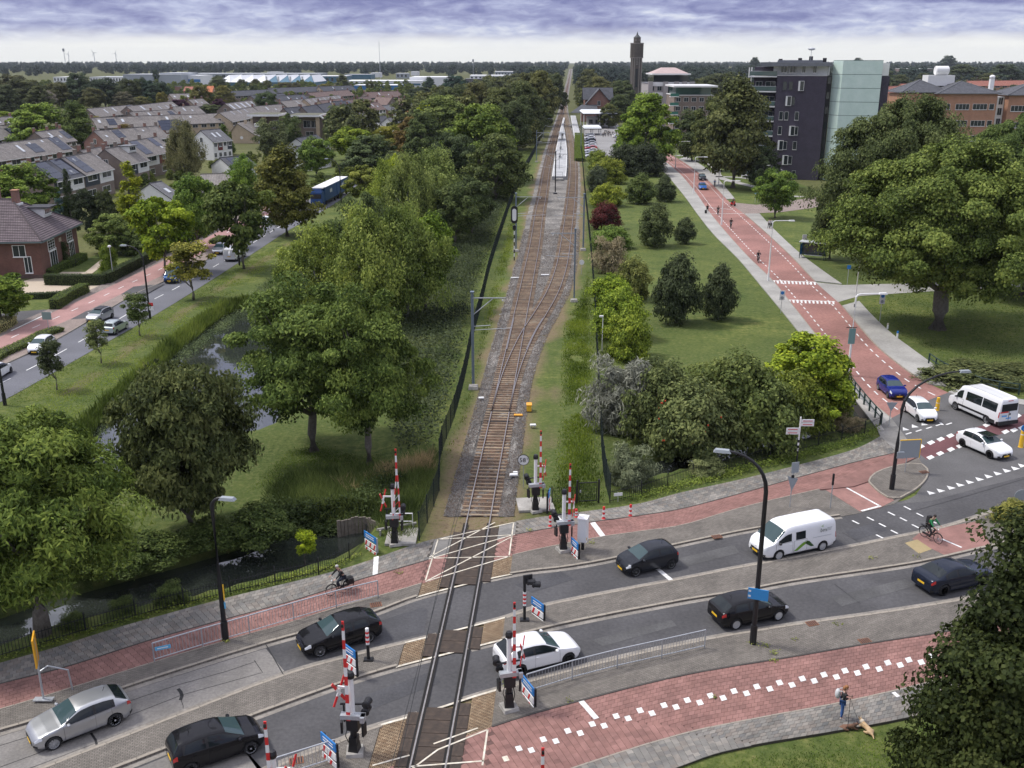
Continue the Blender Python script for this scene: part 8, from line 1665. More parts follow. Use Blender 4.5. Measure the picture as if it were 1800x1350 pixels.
for k,l,x,y,ty,w,c in (('birch','hanging birch at the lower left of the railway wood',562,560,388,150,(.10,.135,.036)),('birch','hanging birch in the middle of the railway wood with pale limbs',642,566,352,160,(.105,.14,.04)),('birch','hanging birch right above the walnut trees',716,556,350,150,(.082,.115,.034)),('broad','bright rounded tree at the right of the birches',748,545,368,100,(.07,.115,.022)),('birch','weeping tree with thin white stems behind the birches',722,424,262,110,(.095,.125,.042)),('birch','bright weeping tree left behind the birches',690,410,272,90,(.11,.15,.036)),('birch','tall weeping tree in the middle of the wood',768,400,254,130,(.088,.12,.04)),('loose','small yellow green tree in the wood',692,352,267,40,(.15,.20,.02)),('dense','dark round tree at the right edge of the wood near the fence',872,352,233,112,(.045,.062,.022)),('dense','large crown with bright edge behind the dark round tree',846,318,180,140,(.058,.09,.022)),('broad','bluish dark tree below the large crown',800,335,228,70,(.036,.052,.024)),('dense','rounded pale green tree left of the large crown',782,262,165,108,(.066,.092,.03)),('dense','dark tree behind the rounded pale green one',742,286,196,70,(.04,.058,.022)),('broad','small bright yellow green tree among the limes',752,240,176,34,(.15,.19,.02)),('dense','brown red tinged tree in the left of the wood',722,282,204,58,(.085,.072,.025)),('dense','dark grey green tree left of the red tinged one',650,310,236,100,(.04,.058,.026)),('broad','yellow topped tree at the left end of the wood',688,275,217,56,(.10,.11,.024)),('loose','grey thin tree under the red tinged one',700,338,262,60,(.05,.065,.03)),('dense','tall dark lime behind the railway wood',880,262,152,90,(.046,.058,.022)),('dense','tall dark lime right of the other by the small masts',916,250,140,90,(.042,.055,.022)),('loose','drooping dark tree above the island platform fence',906,268,165,70,(.04,.055,.024)),('dense','broad brown topped tree behind the wood',836,242,143,70,(.055,.06,.024)),('broad','dark tree behind the pale green lime',800,230,146,60,(.042,.056,.024)),('dense','tall olive tree beside the track near the horizon',950,222,122,66,(.062,.07,.026)),('dense','darker tall tree left of the one by the track',925,212,126,60,(.05,.058,.024)),('broad','dark green tree at the foot of the small masts',942,240,168,56,(.034,.048,.02)),('dense','last big tree left of the track before the horizon',974,200,128,46,(.038,.05,.024)),('broad','tree filling the gap below the weeping trees',800,430,318,84,(.042,.06,.022)),('broad','dark tree above the tall grass by the fence',830,415,308,76,(.034,.05,.02)),('loose','shady tree behind the hanging birches',640,470,330,90,(.045,.065,.025)),('broad','dark undergrowth tree left of the birches',590,490,380,80,(.05,.075,.025))):
 T(k,l,x,y,ty,w,c,group='trees of the railway wood')
T('dense','bright green chestnut between car park and red road',1136,298,161,112,(.066,.108,.022));T('dense','lower left part tree of the bright chestnut group',1108,280,205,60,(.062,.10,.02))
T('shrub','dark round bush left of two beside the car park',1100,308,252,62,(.024,.032,.018),'bush');T('shrub','dark round bush right of two beside the red road',1136,309,250,62,(.024,.032,.018),'bush')
T('dense','dark tree at the bend of the red road',1216,283,190,72,(.034,.048,.020));T('oak_cone','tall olive tree in front of the dark apartment block',1288,330,126,140,(.046,.056,.022));T('broad','lower left crown beside the tall olive tree',1255,300,165,70,(.05,.064,.024));T('dense','dark small tree at the foot of the apartment block',1340,335,256,56,(.032,.046,.022));T('broad','small bright street tree on the grass by the far side street',1362,383,293,66,(.058,.098,.024),name='street_tree')
T('plane','huge plane tree with thick trunk right of the red road',1648,578,238,350,(.058,.084,.024),name='plane_tree');T('plane','second huge plane tree behind, in front of the glass tower',1568,478,163,240,(.044,.060,.024),name='plane_tree');T('dense','darker plane tree on the left edge of the plane group',1458,455,300,74,(.038,.054,.022),name='plane_tree');T('plane','plane tree at the right edge before the orange office',1785,420,190,180,(.046,.072,.024),name='plane_tree');T('plane','dark plane tree filling the right edge low down',1800,520,330,210,(.034,.050,.02),name='plane_tree')
for k,x,y,ty,w,c,l in (('lawnbush',1125,358,303,54,G_D,'small dark tree with white foot at the top of the lawn'),('lawnbush',1168,354,306,40,(.03,.042,.02),'round dark tree beside it at the top of the lawn'),('lawnbush',1149,433,356,62,(.038,.052,.022),'dark tree with white trunk in the middle of the lawn'),('lawnbush',1203,428,380,36,(.03,.042,.02),'small dark tree right in the middle of the lawn'),('lawnbush',1188,568,442,80,(.026,.036,.018),'largest dark tree on the front of the lawn'),('lawnbush',1262,561,460,62,(.026,.036,.018),'dark round tree right on the front of the lawn')):
 t=T(k,l,x,y,ty,w,c,name='lawn_tree',group='dark small trees on the lawn');M_(('tube',[(0,0,0),(.05,0,.5)],.1,6)).build('white_foot',BIRCHB,t)
for k,x,y,ty,w,c,l in (('shrub',1052,300,262,40,(.07,.10,.022),'green bush by the fence just below the parked cars'),('shrub',1068,322,276,60,(.085,.11,.024),'yellowish bush below the parked cars'),('shrub',1050,338,290,36,(.04,.052,.03),'grey dark bush close to the fence'),('shrub',1066,362,322,60,(.09,.118,.022),'bright yellow green bush above the red one'),('shrub',1063,402,354,50,(.048,.02,.014),'dark red leaved bush beside the fence'),('shrub',1072,436,396,66,(.06,.10,.026),'green low bush under the red one'),('willowy',1072,478,416,60,(.13,.12,.07),'brownish grey feathery bush by the fence'),('shrub',1110,525,452,66,(.075,.09,.03),'greenish bush with reddish shoots above the bright hedge'),('shrub',1076,545,482,78,(.076,.12,.02),'bright lime green bush, upper one by the fence'),('shrub',1088,592,508,92,(.078,.12,.022),'bright lime green bush, middle one by the fence'),('shrub',1104,628,545,80,(.08,.116,.022),'bright lime green bush, lowest one by the fence'),('willowy',1092,752,628,124,(.10,.105,.085),'grey feathery bush in front of the right fence'),('willowy',1108,848,782,84,(.07,.085,.05),'pale leaved sprawling bush by the water behind the right fence'),('shrub',1165,775,638,130,(.05,.066,.026),'dark bush between the grey bush and the big hedge'),('shrub',1218,800,668,150,(.058,.075,.03),'bush with red berries at the front of the big hedge'),('shrub',1290,775,622,160,(.048,.066,.022),'dark middle bush of the big hedge'),('shrub',1335,785,660,140,(.05,.07,.024),'front dark bush of the big hedge above the water'),('dense',1412,740,583,178,(.095,.138,.022),'large bright yellow green bush at the end of the hedge'),('shrub',1392,760,650,110,(.07,.095,.022),'green bush in front of the bright end of the hedge'),('shrub',1462,735,640,60,(.06,.08,.02),'small bush beside the bridge wall'),('shrub',1250,700,640,110,(.05,.07,.022),'dark bush at the back of the big hedge'),('shrub',1150,700,628,90,(.045,.06,.024),'shaded bush behind the grey feathery one'),('shrub',1705,668,642,150,(.045,.056,.024),'low dark bush behind the curved bridge railing'),('shrub',1790,660,640,100,(.045,.056,.024),'low dark bush at the right edge behind the minibus'),('shrub',1782,918,880,70,(.09,.10,.03),'small bush beside the round sign at the right edge'),('willowy',1240,832,805,60,(.09,.11,.05),'pale weeds on the bank behind the right picket fence'),('willowy',1490,752,730,60,(.12,.11,.06),'dry brownish weeds on the bank near the bridge')):
 T(k,l,x,y,ty,w,c,'bush',group='bushes between the right fence and the lawn' if x<1480 else None,z=0)
t=[o for o in C.objects if o.get('label')=='bush with red berries at the front of the big hedge'][0]
mb=MB();sx,sy,sz=t.scale
for i in range(26):
 a,h=rng.uniform(0,6.28),rng.uniform(.9,2.3);rr=2.0*math.sqrt(max(0,1-(h/3)**2));mb.ell((rr*math.cos(a),rr*math.sin(a),h),(.04,.04,.04),5,4)
stuff(mb.build('berries',mat('berry_red',(.5,.05,.015),rough=.4),t))
for k,x,y,ty,w,c,l in (('dense',1070,225,182,46,(.045,.055,.02),'brown green tree in front of the station gable'),('dense',1088,214,165,46,(.034,.048,.02),'dark tree right of the station'),('dense',1095,196,140,54,(.036,.05,.022),'dark tree between station and water tower'),('dense',1050,190,133,60,(.062,.068,.026),'olive tree behind the station'),('dense',1036,178,120,44,(.05,.058,.026),'brown green tree behind the station by the track'),('broad',1150,200,145,40,(.048,.06,.024),'tree at the foot of the water tower'),('broad',1240,180,132,50,(.045,.055,.024),'olive tree behind the grey apartments'),('broad',1270,170,125,56,(.04,.05,.024),'dark tree far behind the tall olive tree'),('dense',1665,128,97,34,(.03,.042,.03),'dark round tree standing up on the right horizon'),('dense',1550,160,118,44,(.04,.055,.026),'dark tree right behind the glass tower'),('dense',1582,166,130,36,(.04,.05,.024),'brownish tree behind the red tiled roof'),('dense',1690,150,112,60,(.036,.048,.024),'dark crown behind the roof unit'),('dense',1760,152,112,60,(.032,.046,.024),'dark crown at the right edge horizon'),('dense',1735,160,128,40,(.05,.058,.024),'olive crown above the far red roofs'),('dense',1620,152,128,30,(.04,.05,.022),'dark tree in front of the far flats'),('dense',1325,130,100,22,(.03,.042,.028),'dark round tree on the horizon left of the apartment roof'),('dense',1505,128,101,24,(.03,.042,.028),'dark round tree on the horizon above the glass tower')):
 T(k,l,x,y,ty,w,c,group='trees behind the station and offices')
def wood(name,pts,col,base_kind='far',smin=.9,smax=1.6):
 me=bpy.data.meshes.new(name);me.from_pydata([p[:3] for p in pts],[],[]);a=me.attributes.new('scl','FLOAT','POINT');a.data.foreach_set('value',np.array([p[3] for p in pts],np.float32))
 o=put(name,me);stuff(o);o.color=(*col,1)
 src=bpy.data.objects.new('wood_crown',PROTO[base_kind][2].copy());src.color=(*col,1);m=LEAF.copy();m.name='leaf_'+name
 for nd in m.node_tree.nodes:
  if nd.type=='OBJECT_INFO':sock=nd.outputs['Color'];links=[l.to_socket for l in sock.links];oi=nd
 rgb=m.node_tree.nodes.new('ShaderNodeMixRGB');rgb.inputs[1].default_value=(*[c*.8 for c in col],1);rgb.inputs[2].default_value=(col[0]*1.35,col[1]*1.2,col[2],1);m.node_tree.links.new(oi.outputs['Random'],rgb.inputs[0])
 for s in links:m.node_tree.links.new(rgb.outputs[0],s)
 src.data.materials[0]=m
 ng=bpy.data.node_groups.new(name+'_scatter','GeometryNodeTree');ng.interface.new_socket('Geometry',in_out='INPUT',socket_type='NodeSocketGeometry');ng.interface.new_socket('Geometry',in_out='OUTPUT',socket_type='NodeSocketGeometry')
 N=ng.nodes.new;L=ng.links.new;gi=N('NodeGroupInput');go=N('NodeGroupOutput');ip=N('GeometryNodeInstanceOnPoints');ob=N('GeometryNodeObjectInfo');ob.inputs['Object'].default_value=src;ob.inputs['As Instance'].default_value=True
 rv=N('FunctionNodeRandomValue');rv.data_type='FLOAT_VECTOR';rv.inputs[0].default_value=(0,0,0);rv.inputs[1].default_value=(0,0,6.28)
 na=N('GeometryNodeInputNamedAttribute');na.data_type='FLOAT';na.inputs['Name'].default_value='scl'
 L(gi.outputs[0],ip.inputs['Points']);L(ob.outputs['Geometry'],ip.inputs['Instance']);L(rv.outputs[0],ip.inputs['Rotation']);L(na.outputs['Attribute'],ip.inputs['Scale']);L(ip.outputs[0],go.inputs[0])
 md=o.modifiers.new('scatter','NODES');md.node_group=ng;return o
g=np.random.default_rng(99);pts=[]
def far_ok(x,y):
 if abs(x-(TA+TB*y))<9+y*.002:return False
 pxx=900+FOC*x/(y*_c+CAMH*_s);
 if pxx<930 and y<1900:return False
 if pxx<930 and y<2300 and g.random()<.5:return False
 if 80<pxx<330 and y<2050:return False
 return True
while len(pts)<4200:
 y=1150+(g.random()**1.6)*6500;x=(g.random()*2-1)*y*.62
 if far_ok(x,y):s=g.uniform(1.15,2.05);pts.append((x,y,-1,s))
wood('horizon_wood',pts,(.026,.038,.034))
pts=[]
while len(pts)<900:
 y=480+g.random()*1500;x=TA+TB*y+18+g.random()*y*.62
 pxx=900+FOC*x/(y*_c+CAMH*_s);pyy=105+26/y*FOC
 if (1100<pxx<1140 and y<980) or (1300<pxx<1560 and y<420) or (1130<pxx<1260 and y<520) or (1590<pxx<1680 and y<1450):continue
 if pxx>1550 and y<620:continue
 pts.append((x,y,-.5,g.uniform(.55,1.05)))
wood('town_trees',pts,(.042,.055,.026))
pts=[]
for i in range(520):
 y=620+g.random()*560;x=-y*.56*g.random()
 if x<TA+TB*y-60:pts.append((x,y,-.3,g.uniform(.4,.85)))
while len(pts)<1900:
 y=215+g.random()**1.3*850;x=-y*.58*g.random()+(TA+TB*y)*0-8
 if x>TA+TB*y-40:continue
 pts.append((x,y,-.3,g.uniform(.15,.36)))
wood('garden_greenery',pts,(.05,.075,.024),smin=.2)
pts=[]
for i in range(420):
 y=330+g.random()*800;s=-1 if g.random()<.62 else 1;x=TA+TB*y+s*(11+g.random()**1.5*(60 if s<0 else 30));pts.append((x,y,-.3,g.uniform(.9,1.6) if s<0 else g.uniform(.6,1.0)))
wood('lineside_trees',[p for p in pts if not (p[0]>TA+TB*p[1] and p[1]<620)],(.042,.055,.024))
# hedges
def hedge(label,pts,w,h,col=(.030,.045,.018),z=0.0,name='hedge',group=None):
 p=resample(px(pts),max(2,int(plen(px(pts))/1.0)+1));t=thing(name,label,'hedge',(p[0].x,p[0].y,z),0,group);o0=Vector((p[0].x,p[0].y,0));mb=MB();n=0
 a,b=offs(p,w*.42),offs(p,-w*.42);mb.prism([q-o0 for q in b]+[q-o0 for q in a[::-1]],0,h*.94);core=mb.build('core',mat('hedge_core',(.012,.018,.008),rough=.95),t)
 L_=plen(p);N_=int(L_*(w+2*h)*130);g=np.random.default_rng(len(label));u=g.random(N_)*(len(p)-1);i=np.minimum(u.astype(int),len(p)-2);f=(u-i)[:,None]
 e0,e1=(p[0]-p[1]).normalized(),(p[-1]-p[-2]).normalized()
 A=np.array([(q.x-o0.x,q.y-o0.y,0) for q in p]);c=A[i]*(1-f)+A[i+1]*f;tt=unit(A[i+1]-A[i]);nn=np.stack([-tt[:,1],tt[:,0],0*tt[:,0]],1)
 side=g.random(N_)*(w+2*h);top=side<w;lat=np.where(top,(side/w-.5)*w,np.where(side<w+h,-w/2,w/2));zz=np.where(top,h,np.where(side<w+h,side-w,side-w-h))
 c=c+nn*lat[:,None];c[:,2]=zz;out=np.where(top[:,None],np.array([[0,0,1.0]]),nn*np.sign(lat)[:,None]);K_=int(w*h*130);ec,eo=[],[]
 for q,e in ((p[0],e0),(p[-1],e1)):
  s_=Vector((-e.y,e.x,0));lt=g.uniform(-w/2,w/2,K_);ec.append(np.array([q.x-o0.x,q.y-o0.y,0])+np.outer(lt,s_)+np.outer(g.random(K_)*h,(0,0,1))+np.array(e)*.06);eo.append(np.tile(np.array(e),(K_,1)))
 c=np.concatenate([c]+ec);out=np.concatenate([out]+eo);N_=len(c);c+=out*g.normal(0,.045,N_)[:,None]
 nr=unit(out+g.normal(0,.5,(N_,3)));d=np.cross(nr,g.normal(size=(N_,3)));me=leafmesh('foliage',c,d,nr,g.uniform(.09,.17,N_),g.uniform(.06,.11,N_),np.clip(g.normal(.5,.25,N_),0,1));o=put('foliage',me,t);o.color=(*col,1);return t
hedge('long dark clipped hedge along the pavement in front of the villa',[(188,499),(250,467),(310,436),(360,412),(385,398)],1.1,1.5)
hedge('dark clipped hedge between villa lawn and gravel drive',[(82,500),(130,501),(186,500)],1.0,1.4)
hedge('square cut hedge beside the gravel drive and the asphalt court',[(97,545),(120,529),(150,515)],1.3,1.3,(.05,.075,.022))
hedge('low hedge behind the square cut hedge',[(46,525),(80,524),(108,522)],.9,.7)
hedge('clipped hedge strip between second track and station yard',[(1019,284),(1018,262),(1017,238)],3.0,1.0,(.055,.085,.02))
hedge('planting bed at the edge of the left road beside the white car',[(-40,655),(0,628),(50,606),(80,590),(105,583)],1.5,.45,(.06,.085,.025),z=.1)
hedge('planting bed at the parked silver car beside the dark tree',[(375,430),(392,421)],1.5,.6,(.06,.085,.025),z=.1)
hedge('leafy bushes under the villa windows',[(85,486),(105,474),(125,468),(146,456)],1.5,1.0,(.05,.08,.02));hedge('flower bed of cream hydrangeas at the left edge',[(-20,592),(8,578),(18,570)],1.6,1.0,(.22,.22,.10))
t=thing('climbing_plant','dark climbing plant on the villa wall between its windows','climbing plant',(P(112,468).x,P(112,468).y,0));N_=2600;c=np.stack([g.normal(0,.55,N_),g.normal(-.25,.12,N_),g.random(N_)*3.6],1);nr=unit(np.array([[.3,-1,.3]])+g.normal(0,.4,(N_,3)));o=put('foliage',leafmesh('foliage',c,np.cross(nr,g.normal(size=(N_,3))),nr,g.uniform(.12,.2,N_),g.uniform(.1,.16,N_),np.clip(g.normal(.5,.25,N_),0,1)),t);o.color=(*G_DD,1)
# uncountable ground cover
def inpoly(pts,poly):
 d=pdist(pts[:,0],pts[:,1],poly);return d>0
def cover(name,polypx,n,h,w,col,seed,z=-.03,lean=.35,leafy=False,patch=0,near=None,tilt=.55):
 poly_=px(polypx);g=np.random.default_rng(seed);x0,x1=min(p.x for p in poly_),max(p.x for p in poly_);y0,y1=min(p.y for p in poly_),max(p.y for p in poly_);acc=[]
 while sum(len(a) for a in acc)<n:
  q=np.stack([g.uniform(x0,x1,n),g.uniform(y0,y1,n)],1);q=q[inpoly(q,poly_)]
  if near:dd=pdist(q[:,0],q[:,1],near);q=q[(dd>-1.0)&(dd<.2)]
  if patch:q=q[fbm(q[:,0],q[:,1],2.2,seed)+g.normal(0,.05,len(q))>patch]
  acc.append(q)
 q=np.concatenate(acc)[:n];n=len(q);q=q[np.clip(pdist(q[:,0],q[:,1],poly_)/(.9+.006*n**.5),0,1)+g.normal(0,.25,n)>.35];n=len(q);hh=h*g.uniform(.5,1.3,n)*(.6+.8*fbm(q[:,0],q[:,1],2.5,seed+3));zz=np.full(n,z)
 for pl_,dep,sl in ((POND,1.7,.8),(D1,1.9,1.5),(D2,1.9,1.5)):
  d=pdist(q[:,0],q[:,1],pl_)+(1.15 if sl<1 else.75);zz=np.minimum(zz,np.where(d>0,-np.minimum(dep,d*sl),z))
 zz=np.maximum(zz,ZW-.05)
 if leafy:
  c=np.stack([q[:,0],q[:,1],zz+hh*g.random(n)],1);nr=unit(g.normal(0,tilt,(n,3))+np.array([0,0,1.0]));d=np.cross(nr,g.normal(size=(n,3)));L_=np.full(n,w*1.5)*g.uniform(.6,1.4,n)
 else:
  d=unit(np.stack([g.normal(0,lean,n),g.normal(0,lean,n),np.ones(n)],1));c=np.stack([q[:,0],q[:,1],zz],1)+d*(hh*.5)[:,None];nr=unit(g.normal(size=(n,3))*np.array([1,1,.2]));L_=hh
 o=put(name,leafmesh(name,c,d,nr,L_,np.full(n,w)*g.uniform(.6,1.4,n),np.clip(fbm(q[:,0],q[:,1],4,seed+9)*1.6-.3+g.normal(0,.18,n),0,1)));o.color=(*col,1);return stuff(o)
cover('reeds',[(90,850),(120,750),(210,670),(290,590),(380,510),(440,480),(470,520),(420,560),(330,650),(230,745),(180,870)],15000,.95,.10,(.07,.10,.026),1,lean=.25,near=POND)
cover('bank_weeds',[(140,760),(200,695),(290,615),(420,525),(470,490),(500,470),(510,485),(440,540),(330,620),(215,710),(160,790)],9000,.4,.12,(.05,.07,.032),2,leafy=True)
cover('tall_grass',[(455,860),(520,830),(620,820),(740,800),(775,790),(770,860),(735,945),(690,960),(640,915),(560,910),(470,905)],26000,.75,.035,(.055,.078,.026),3,lean=.5)
cover('dry_grass',[(590,850),(640,825),(700,812),(770,795),(765,830),(700,850),(620,880)],3500,.85,.03,(.18,.155,.08),4,lean=.4,patch=.52)
cover('bramble_cover',[(690,560),(760,430),(830,340),(885,318),(905,330),(880,390),(845,500),(822,600),(800,700),(770,790),(690,800),(660,700)],70000,.95,.17,(.026,.036,.018),5,leafy=True)
cover('bramble_cover',[(455,880),(600,880),(690,820),(720,850),(650,912),(560,925),(480,920)],14000,.6,.15,(.028,.042,.016),6,leafy=True)
cover('wild_grass',[(765,480),(830,370),(890,300),(925,262),(945,250),(925,300),(905,345),(870,450),(845,500),(800,500)],14000,.55,.06,(.062,.085,.03),7,lean=.45)
cover('verge_grass',[(780,800),(805,730),(835,640),(850,560),(868,480),(884,430),(905,345),(915,345),(902,440),(868,560),(845,640),(822,740),(790,800)],13000,.28,.06,(.062,.092,.02),8,patch=.36)
cover('verge_grass',[(960,905),(975,800),(985,740),(985,640),(990,570),(1020,520),(1035,470),(1042,560),(1048,680),(1055,800),(1065,880),(1010,905)],30000,.26,.06,(.062,.094,.018),9,patch=.34)
cover('verge_grass',[(1045,505),(1110,420),(1110,620),(1135,640),(1040,640)],8000,.35,.06,(.052,.078,.02),10)
cover('bank_weeds',[(1075,880),(1140,862),(1250,832),(1380,800),(1500,770),(1545,748),(1548,762),(1500,786),(1400,812),(1300,838),(1200,862),(1122,884)],15000,.38,.09,(.058,.088,.022),11,leafy=True)
cover('bank_weeds',[(-60,1185),(0,1165),(93,1138),(217,1098),(400,1050),(600,1000),(645,968),(600,985),(400,1036),(217,1085),(0,1150),(-60,1170)],8000,.22,.09,(.062,.088,.022),12,leafy=True)
cover('pond_lilies',[(300,640),(330,612),(380,588),(400,590),(370,612),(330,648)],260,.01,.26,(.06,.085,.035),13,z=-.93,leafy=True,tilt=.04);cover('duckweed',[(230,1040),(280,1025),(330,1015),(325,1022),(270,1036),(235,1047)],600,.01,.2,(.06,.08,.02),14,z=-.93,leafy=True,tilt=.04)
cover('lawn_grass',[(1130,1345),(1200,1349),(1330,1318),(1467,1292),(1600,1268),(1700,1240),(1900,1230),(1900,1500),(1050,1480)],30000,.10,.03,(.055,.095,.018),15,lean=.6)
cover('lawn_grass',[(430,865),(500,790),(560,775),(640,800),(690,790),(650,830),(520,850)],8000,.14,.04,(.055,.088,.02),16,lean=.6)
cover('lawn_grass',[(0,700),(150,620),(300,540),(433,455),(500,425),(520,440),(440,500),(300,600),(200,690),(120,760),(0,760)],24000,.12,.05,(.085,.125,.026),17,lean=.6,patch=.4)
cover('lawn_grass',[(1510,540),(1600,500),(1800,510),(1850,660),(1700,660),(1600,600)],12000,.14,.06,(.045,.072,.018),18,lean=.6)
# fallen stones and weeds on the paved verges
for i,(x,y,r_) in enumerate(((1325,1136,.9),(1345,1140,.4),(1360,1152,.5),(1470,1100,.6),(1395,1127,.35),(1533,985,.5),(1610,982,.5),(700,1010,.4),(885,1206,.5),(1000,1237,.5),(1040,958,.4),(396,1131,.4),(1255,1232,.35),(1360,1165,.4),(930,935,.4),(590,1112,.3))):
 poly_=[(x-22*r_,y),(x,y-9*r_),(x+24*r_,y-2*r_),(x+6*r_,y+9*r_)];cover('paving_weeds',poly_,160,.16,.07,(.09,.11,.035),30+i,z=HK,leafy=True)
TMP=bpy.data.scenes.new('tmp');SKC={}
def skin(name,chains,m,parent,sub=1,root=0):
 """chains: lists of ((x,y,z), radius); equal points are shared"""
 vs=[];rad=[];idx={};ed=[]
 for ch in chains:
  prev=None
  for p,r in ch:
   k=tuple(round(q,4) for q in p)
   if k not in idx:idx[k]=len(vs);vs.append(p);rad.append(r)
   i=idx[k]
   if prev is not None and prev!=i:ed.append((prev,i))
   prev=i
 key=(tuple(map(tuple,vs)),tuple(rad),tuple(ed))
 if (key,m.name) in SKC:return put(name,SKC[(key,m.name)],parent)
 me=bpy.data.meshes.new(name);me.from_pydata(vs,ed,[]);o=bpy.data.objects.new(name,me);TMP.collection.objects.link(o)
 md=o.modifiers.new('skin','SKIN');md.use_smooth_shade=True ;md.branch_smoothing=.6
 for i,sv in enumerate(me.skin_vertices[0].data):r=rad[i];sv.radius=r if isinstance(r,tuple) else (r,r);sv.use_root=(i==root)
 s=o.modifiers.new('sub','SUBSURF');s.levels=sub;s.render_levels=sub
 TMP.view_layers[0].update();dg=TMP.view_layers[0].depsgraph;new=bpy.data.meshes.new_from_object(o.evaluated_get(dg));bpy.data.objects.remove(o);SKC[(key,m.name)]=new
 new.materials.clear();new.materials.append(m);new.polygons.foreach_set('use_smooth',[True]*len(new.polygons));return put(name,new,parent)
SKIN=mat('skin',(.50,.30,.22),rough=.6);JEANS=mat('blue_jeans',(.03,.09,.28),(.05,.13,.34),.85,12);BCLO=mat('black_cloth',(.012,.012,.014),(.022,.022,.025),.85,12);NAVY=mat('navy_cloth',(.014,.02,.035),rough=.85);GRNC=mat('green_cloth',(.012,.16,.05),(.02,.2,.07),.85,10);SHOE=mat('pale_shoe',(.48,.47,.45),rough=.7);DSHOE=mat('dark_shoe',(.02,.018,.016),rough=.6);HAIRB=mat('ginger_hair',(.26,.11,.04),(.34,.15,.06),.7,20);HAIRG=mat('grey_hair',(.45,.44,.42),rough=.8);HAIRD=mat('dark_hair',(.02,.015,.012),rough=.7);BAGW=mat('pale_bag',(.55,.56,.56),rough=.7);REDC=mat('red_cloth',(.45,.03,.03),rough=.8);WCLO=mat('white_cloth',(.65,.65,.64),rough=.85)
V3=lambda *a:Vector(a)
def person(label,loc,rz,J,top,legs,shoes,hair,group=None,cat='person',fine=True,long_hair=False):
 """J: joint positions facing +x. sh l/r, el, wr, hip, kn, an, pelvis, chest, neck, head; hand direction hd"""
 t=thing('person',label,cat,loc,rz,group);ch=[]
 pe,cs,nk,hd=J['pelvis'],J['chest'],J['neck'],J['head'];mid=pe.lerp(cs,.5)
 ch.append([(pe,(.125,.15)),(mid,(.115,.14)),(cs,(.125,.165)),(nk,(.055,.055)),(nk.lerp(hd,.35),.058),(hd+(hd-nk).normalized()*-.02,(.088,.075)),(hd+(hd-nk).normalized()*.09,(.075,.068))])
 fingers=[]
 for s in ('l','r'):
  sh,el,wr=J['sh'+s],J['el'+s],J['wr'+s];hp,kn,an=J['hip'+s],J['kn'+s],J['an'+s]
  hdv=J.get('hd'+s,(wr-el)).normalized();palm=wr+hdv*.075
  ch.append([(cs,(.125,.165)),(sh,.062),(sh.lerp(el,.5),.05),(el,.042),(el.lerp(wr,.45),.038),(wr,.026),(palm,(.034,.018))])
  ft=J.get('ft'+s,V3(1,0,-.12)).normalized()
  ch.append([(pe,(.125,.15)),(hp,.088),(hp.lerp(kn,.45),.078),(kn,.055),(kn.lerp(an,.35),.055),(an,.038),(an+V3(0,0,-.05)+ft*.06,.036),(an+V3(0,0,-.065)+ft*.19,(.036,.022))])
  if fine:
   side=hdv.cross(V3(0,0,1));side=side.normalized() if side.length>.1 else V3(0,1,0);up=side.cross(hdv)
   for k,ln in enumerate((.072,.082,.077,.06)):
    o=side*(k-1.5)*.018;a=palm+o*.8;b=a+hdv*.03+o*.2+up*-.004;c=b+hdv*ln*.45-up*.018;fingers.append([(palm,(.034,.018)),(a+hdv*.012,.010),(b,.009),(c,.008),(c+hdv*ln*.2-up*.02,.007)])
   th=palm-hdv*.045;fingers.append([(palm,(.034,.018)),(th+side*-.03,.011),(th+side*-.052+hdv*.035,.009),(th+side*-.056+hdv*.06,.008)])
 body=skin('body',ch+fingers,SKIN,t,1)
 up_=lambda p,d=.0:p
 e=1.2
 c2=[[(pe+(cs-pe)*.02,(.145*1.03,.165)),(mid,(.135,.155)),(cs,(.15,.185)),(nk.lerp(cs,.25),(.08,.08))]]
 for s in ('l','r'):c2.append([(cs,(.15,.185)),(J['sh'+s],.078),(J['sh'+s].lerp(J['el'+s],.5),.066),(J['el'+s],.058),(J['el'+s].lerp(J['wr'+s],.92),.04)])
 skin('jacket',c2,top,t,1)
 c3=[]
 for s in ('l','r'):c3.append([(pe,(.138,.16)),(J['hip'+s],.10),(J['hip'+s].lerp(J['kn'+s],.45),.088),(J['kn'+s],.066),(J['kn'+s].lerp(J['an'+s],.35),.064),(J['kn'+s].lerp(J['an'+s],.95),.05)])
 skin('trousers',c3,legs,t,1)
 for s in ('l','r'):
  an=J['an'+s];ft=J.get('ft'+s,V3(1,0,-.12)).normalized();skin('shoe',[[(an-ft*.045+V3(0,0,-.03),.042),(an+ft*.05+V3(0,0,-.055),.046),(an+ft*.15+V3(0,0,-.065),(.05,.032)),(an+ft*.21+V3(0,0,-.068),(.04,.022))]],shoes,t,1)
 f=J.get('face',V3(1,0,-.05)).normalized();u=(hd-nk).normalized();sd=f.cross(u).normalized()
 mb=MB();mb.ell(hd-f*.022+u*.055,(.098,.094,.085),12,8)
 if long_hair:mb.ell(hd-f*.06-u*.05,(.085,.095,.11),12,8)
 mb.build('hair',hair,t,smooth=True)
 if fine:
  M_(('ell',hd+f*.095+u*.005,(.018,.014,.024),6,5)).build('nose',SKIN,t)
  for s in (-1,1):M_(('ell',hd+f*.078+u*.03+sd*.033*s,(.012,.012,.008),6,4)).build('eye',BLK,t);M_(('ell',hd+sd*.082*s+u*.01,(.022,.012,.032),6,5)).build('ear',SKIN,t)
  M_(('ell',hd+f*.078-u*.045,(.012,.028,.006),6,4)).build('mouth',mat('lips',(.35,.13,.11),rough=.5),t)
 return t
